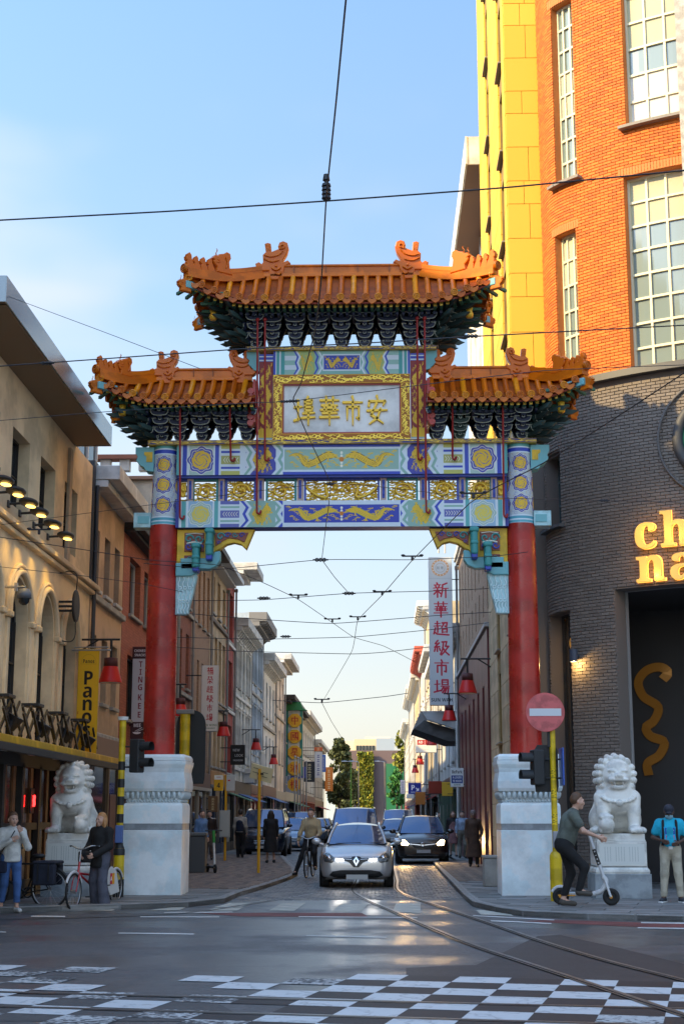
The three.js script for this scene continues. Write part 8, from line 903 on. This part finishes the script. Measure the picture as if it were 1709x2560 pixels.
{ // cyclist with one foot on the kerb
  const p = gnd(772, 2198), t = thing('bicycle', 'dark bicycle under the cyclist in the beige hoodie', 'bicycle', [p.x, .03, p.z], -PI / 2 - .12); bike(t, { frame: MAT.iron, r: .34, guards: MAT.black });
  t.position.z -= .3; person({ label: 'cyclist in a beige hoodie with one foot on the kerb', pos: [p.x + .02, .03, p.z - .62], ry: -.08, s: 1.05, grip: 1, skin: MAT.skin, hair: { mat: hairB }, top: { name: 'hoodie', mat: cl([.46, .35, .20]), long: 1, inf: .016, extra: [{ c: [-.07, 1.45, -.03, .07, 1.45, -.03, .06, .06], k: .04 }] }, legs: { mat: cl([.012, .012, .014]) }, shoe: MAT.black, pose: { kneeL: [-.22, .52, .16], ankL: [-.36, .14, .22], toeL: [-.40, .09, .38], kneeR: [.12, .62, .22], ankR: [.13, .26, .1], toeR: [.14, .22, .26], elL: [-.27, 1.1, .1], wrL: [-.30, .90, .2], elR: [.25, 1.12, .12], wrR: [.22, 1.03, .36], look: [0, -.1, 1] } });
}
const walk = (ph) => ({ kneeL: [-.10, .50, .10 * ph], ankL: [-.105, .10, -.12 * ph], toeL: [-.115, .05, .04 - .1 * ph], kneeR: [.10, .50, -.02 * ph + .06], ankR: [.105, .09, .14 * ph], toeR: [.115, .045, .14 * ph + .16] });
const extra = (label, px, py, o) => { const p = gnd(px, py, PV); return person({ label, pos: [p.x, PV, p.z], cell: .022, ...o }); };
extra('person in a long brown robe, cap and pale scarf on the right pavement', 1184, 2168, { s: 1.0, cap: { mat: mt([.2, .16, .15], .8) }, skin: mt([.2, .12, .09], .6), dress: { name: 'robe', mat: cl([.085, .045, .028]), to: .30, r: .25, long: 1 }, legs: { mat: cl([.02, .018, .016]), inf: .02 }, pose: { ...walk(.5), wrR: [.25, 1.0, .16], elR: [.26, 1.13, -.02] } }); { }
extra('man in a pale blue shirt and grey trousers behind the person in brown', 1156, 2146, { hair: { mat: hairB }, top: { mat: cl([.30, .38, .52]), long: 1 }, legs: { mat: cl([.20, .18, .15]), inf: .02 }, pose: walk(-.6) });
extra('woman in a black jacket and pink skirt beside the dark people carrier', 1133, 2142, { female: 1, hair: { mat: hairBr, long: .15 }, top: { name: 'jacket', mat: cl([.014, .013, .014]), long: 1, inf: .03, hem: .74 }, dress: { name: 'skirt', mat: cl([.30, .15, .15]), to: .5, r: .2 }, pose: walk(.8) });
extra('man in a navy waistcoat over a pale hooded sweater on the left pavement', 600, 2145, { ry: PI - .2, s: 1.03, hair: { mat: hairB }, top: { name: 'sweater', mat: cl([.40, .37, .33]), long: 1, inf: .018 }, legs: { mat: cl([.012, .012, .014]), inf: .02 }, pose: walk(.6) }); { const p = gnd(600, 2145, PV); const v = thing('waistcoat', 'navy padded waistcoat worn over the pale hooded sweater', 'waistcoat', [p.x, PV, p.z], PI - .2); mesh('padding', sdfMesh([{ c: [0, 1.0, 0, 0, 1.3, 0, .175, .175], k: .05 }, { c: [-.12, 1.36, 0, .12, 1.36, 0, .085, .085], k: .05 }], .02, (x, y, z) => .96 - y), cl([.012, .02, .05]), v); mesh('hem', [new THREE.TorusGeometry(.165, .02, 6, 24).rotateX(PI / 2).scale(1, 1, .95).translate(0, .97, 0)], cl([.4, .38, .35]), v); }
extra('woman in a long black dress walking behind the map post', 676, 2158, { female: 1, ry: PI + .2, hair: { mat: hairB, long: .3 }, dress: { mat: cl([.010, .010, .012]), to: .36, r: .26, long: 1 }, shoe: MAT.black, pose: walk(.7) });
extra('person in a black and white striped jacket beside the parked scooter', 522, 2150, { hair: { mat: hairB }, top: { name: 'jacket', mat: canvasMat(64, 64, (g) => { g.fillStyle = '#c8b8ac'; g.fillRect(0, 0, 64, 64); g.fillStyle = '#2a1c1a'; for (let i = 0; i < 4; i++) g.fillRect(0, i * 16, 64, 8); }, .8), long: 1, inf: .025 }, legs: { mat: cl([.16, .11, .09]), inf: .025 }, pose: walk(-.4) });
extra('person in a pale blue shirt standing behind the litter bin', 502, 2168, { ry: .9, hair: { mat: hairB }, top: { mat: cl([.12, .24, .48]), long: 1 }, legs: { mat: cl([.03, .03, .04]) } });
extra('woman in a dark coat far down the right pavement', 1098, 2112, { female: 1, hair: { mat: hairB }, dress: { name: 'coat', mat: cl([.03, .028, .03]), to: .5, r: .22, long: 1 } });
{ // parked scooter on the left pavement
  const p = gnd(528, 2182, PV), t = thing('electric_scooter', 'green and white shared electric scooter parked on the left pavement', 'scooter', [p.x, PV, p.z], -PI / 2 + .35); for (const x of [-.45, .45]) { const m = mesh('wheel', [new THREE.TorusGeometry(.09, .035, 8, 24)], MAT.rubber, t); m.position.set(x, .125, 0); } mesh('deck', [rbox(.75, .06, .16, -.02, .16, 0, .02)], MAT.black, t); mesh('steering_post', [rod(V(.4, .14, 0), V(.34, .45, 0), .03)], MAT.white, t); mesh('steering_tube', [rod(V(.34, .45, 0), V(.26, .82, 0), .032)], MAT.white, t); mesh('steering_head', [rod(V(.26, .82, 0), V(.2, 1.15, 0), .045)], mt([.03, .25, .04], .5), t); mesh('handlebar', [rod(V(.2, 1.15, -.24), V(.2, 1.15, .24), .018)], MAT.black, t);
}
// ---------------------------------------------------------------- overhead tram wires
{
  const wm = mt([.035, .035, .04], .5, { metal: .5 }), HW = 6.45;
  const wire = (label, pts, r, o = {}) => {
    const P_ = pts.map(([x, y, h]) => gnd(x / K, y / K, h ?? o.h ?? HW)), t = thing('overhead_wire', label, 'cable', P_[0].toArray(), 0, o.group), L = P_.map((p) => p.clone().sub(P_[0]));
    const c = new THREE.CatmullRomCurve3(L, false, 'catmullrom', .2); mesh('cable', new THREE.TubeGeometry(c, Math.max(12, L.length * 8), r, 5), wm, t);
    for (const [x, y, kind] of o.fit ?? []) { const p = gnd(x / K, y / K, o.h ?? HW).sub(P_[0]), k = o.fs ?? 1; if (kind === 'i') mesh('insulator', [...[0, .035, .07, .105].map((d) => new THREE.CylinderGeometry(.032, .038, .022, 12).translate(p.x, p.y + .03 + d, p.z)), cyl(.014, .014, .2, p.x, p.y, p.z, 8), new THREE.CylinderGeometry(.022, .03, .05, 10).translate(p.x, p.y + .2, p.z)], MAT.black, t); else if (kind === 'c') mesh('wire_clamp', [rbox(.5 * k, .035 * k, .04 * k, p.x, p.y + .10 * k, p.z, .01), rbox(.06 * k, .1 * k, .05 * k, p.x, p.y + .04 * k, p.z, .015), xf(ball(.04 * k, 0, 0, 0, 8), { s: [1.3, .7, 1], t: [p.x - .22 * k, p.y + .12 * k, p.z] }), xf(ball(.04 * k, 0, 0, 0, 8), { s: [1.3, .7, 1], t: [p.x + .22 * k, p.y + .12 * k, p.z] })], wm, t); else mesh('wire_link', [...[-1, 0, 1].map((d) => new THREE.TorusGeometry(.03 * k, .011 * k, 5, 10).translate(p.x + d * .07 * k, p.y, p.z)), rbox(.3 * k, .03 * k, .03 * k, p.x, p.y, p.z, .01)], wm, t); }
    return t;
  };
  wire('thick span wire high across the sky over the gate with a black insulator', [[-80, 511], [0, 505], [380, 485], [748, 461], [1160, 430], [1568, 391], [1680, 380]], .0068, { fit: [[748, 461, 'i']] });
  wire('contact wire running up overhead from the insulator and down over the name board', [[802, -90], [793, 0], [770, 240], [748, 455], [737, 640], [722, 760], [690, 880], [672, 920], [715, 1020], [758, 1112], [748, 1200], [738, 1282]], .0065, { fit: [[672, 920, 'l'], [757, 1110, 'l']], fs: .5 });
  wire('span wire crossing in front of the gate just below the upper roof', [[-60, 845], [0, 840], [280, 820], [560, 800], [820, 788], [1080, 772], [1568, 746], [1700, 740]], .0066, { fit: [[108, 833, 'l'], [1082, 771, 'l']], fs: .55 });
  wire('thin stay wire slanting from the tan building roof to the left gate roof', [[20, 680, 10.3], [240, 762, 9.2], [460, 846, 8.0]], .005);
  wire('thin wire crossing the white name board', [[-40, 968], [250, 944], [560, 925], [668, 920], [940, 886], [1250, 850], [1620, 835]], .0045, { fit: [[652, 921, 'l']], fs: .45 });
  wire('curving contact wire sweeping from the grey building through the gate', [[1660, 795], [1568, 855], [1400, 965], [1250, 1060], [1085, 1147], [945, 1285], [876, 1365], [820, 1424], [806, 1495], [738, 1612]], .008, { fit: [[1085, 1143, 'c'], [945, 1285, 'c'], [876, 1365, 'c'], [820, 1422, 'c']], fs: .8 });
  wire('contact wire from the tan building curving in under the left beam', [[-40, 1224], [0, 1232], [200, 1262], [345, 1285], [500, 1296], [600, 1335], [684, 1375], [762, 1428], [812, 1462], [880, 1482], [955, 1520]], .0075, { fit: [[90, 1225, 'c'], [684, 1373, 'c'], [762, 1427, 'c']], fs: .8 });
  wire('thin wire running across the openwork band to the grey building', [[-30, 1208], [330, 1160], [760, 1108], [1080, 1140], [1385, 1148], [1560, 1152]], .0045, { fit: [[1385, 1148, 'l']], fs: .6 });
  const g = { group: 'span wires across the street beyond the gate' }, lab = 'thin tram span wire crossing the street beyond the gate';
  wire(lab, [[330, 1292], [500, 1306], [735, 1284], [945, 1284], [1130, 1276], [1210, 1266]], .007, { ...g, fit: [[735, 1284, 'l']] });
  wire(lab, [[405, 1378], [600, 1376], [800, 1361], [985, 1356], [1120, 1350]], .008, { ...g, fit: [[800, 1361, 'l'], [605, 1372, 'l']] });
  wire(lab, [[405, 1405], [560, 1418], [762, 1430], [1000, 1412], [1125, 1404]], .009, g);
  wire(lab, [[405, 1462], [600, 1466], [812, 1461], [1000, 1443], [1120, 1428]], .009, { ...g, fit: [[655, 1460, 'l']] });
  wire(lab, [[400, 1484], [560, 1494], [806, 1500], [880, 1496], [985, 1484]], .010, g);
  wire(lab, [[625, 1606], [738, 1612], [880, 1598], [935, 1590]], .014, { ...g, fit: [[738, 1611, 'c']], fs: 1.3 });
  wire('short slanting wire from the first span wire down to the next one', [[738, 1284], [768, 1325], [800, 1361]], .007); wire('slanting wire falling from the last span wire towards the trees', [[738, 1612], [760, 1655], [782, 1690]], .013);
  wire('wire tied from the arched wall across the left column to the brick house', [[0, 1300], [200, 1322], [330, 1340], [420, 1358]], .005, { h: 5.6 });
}
renderer.render(scene, camera);
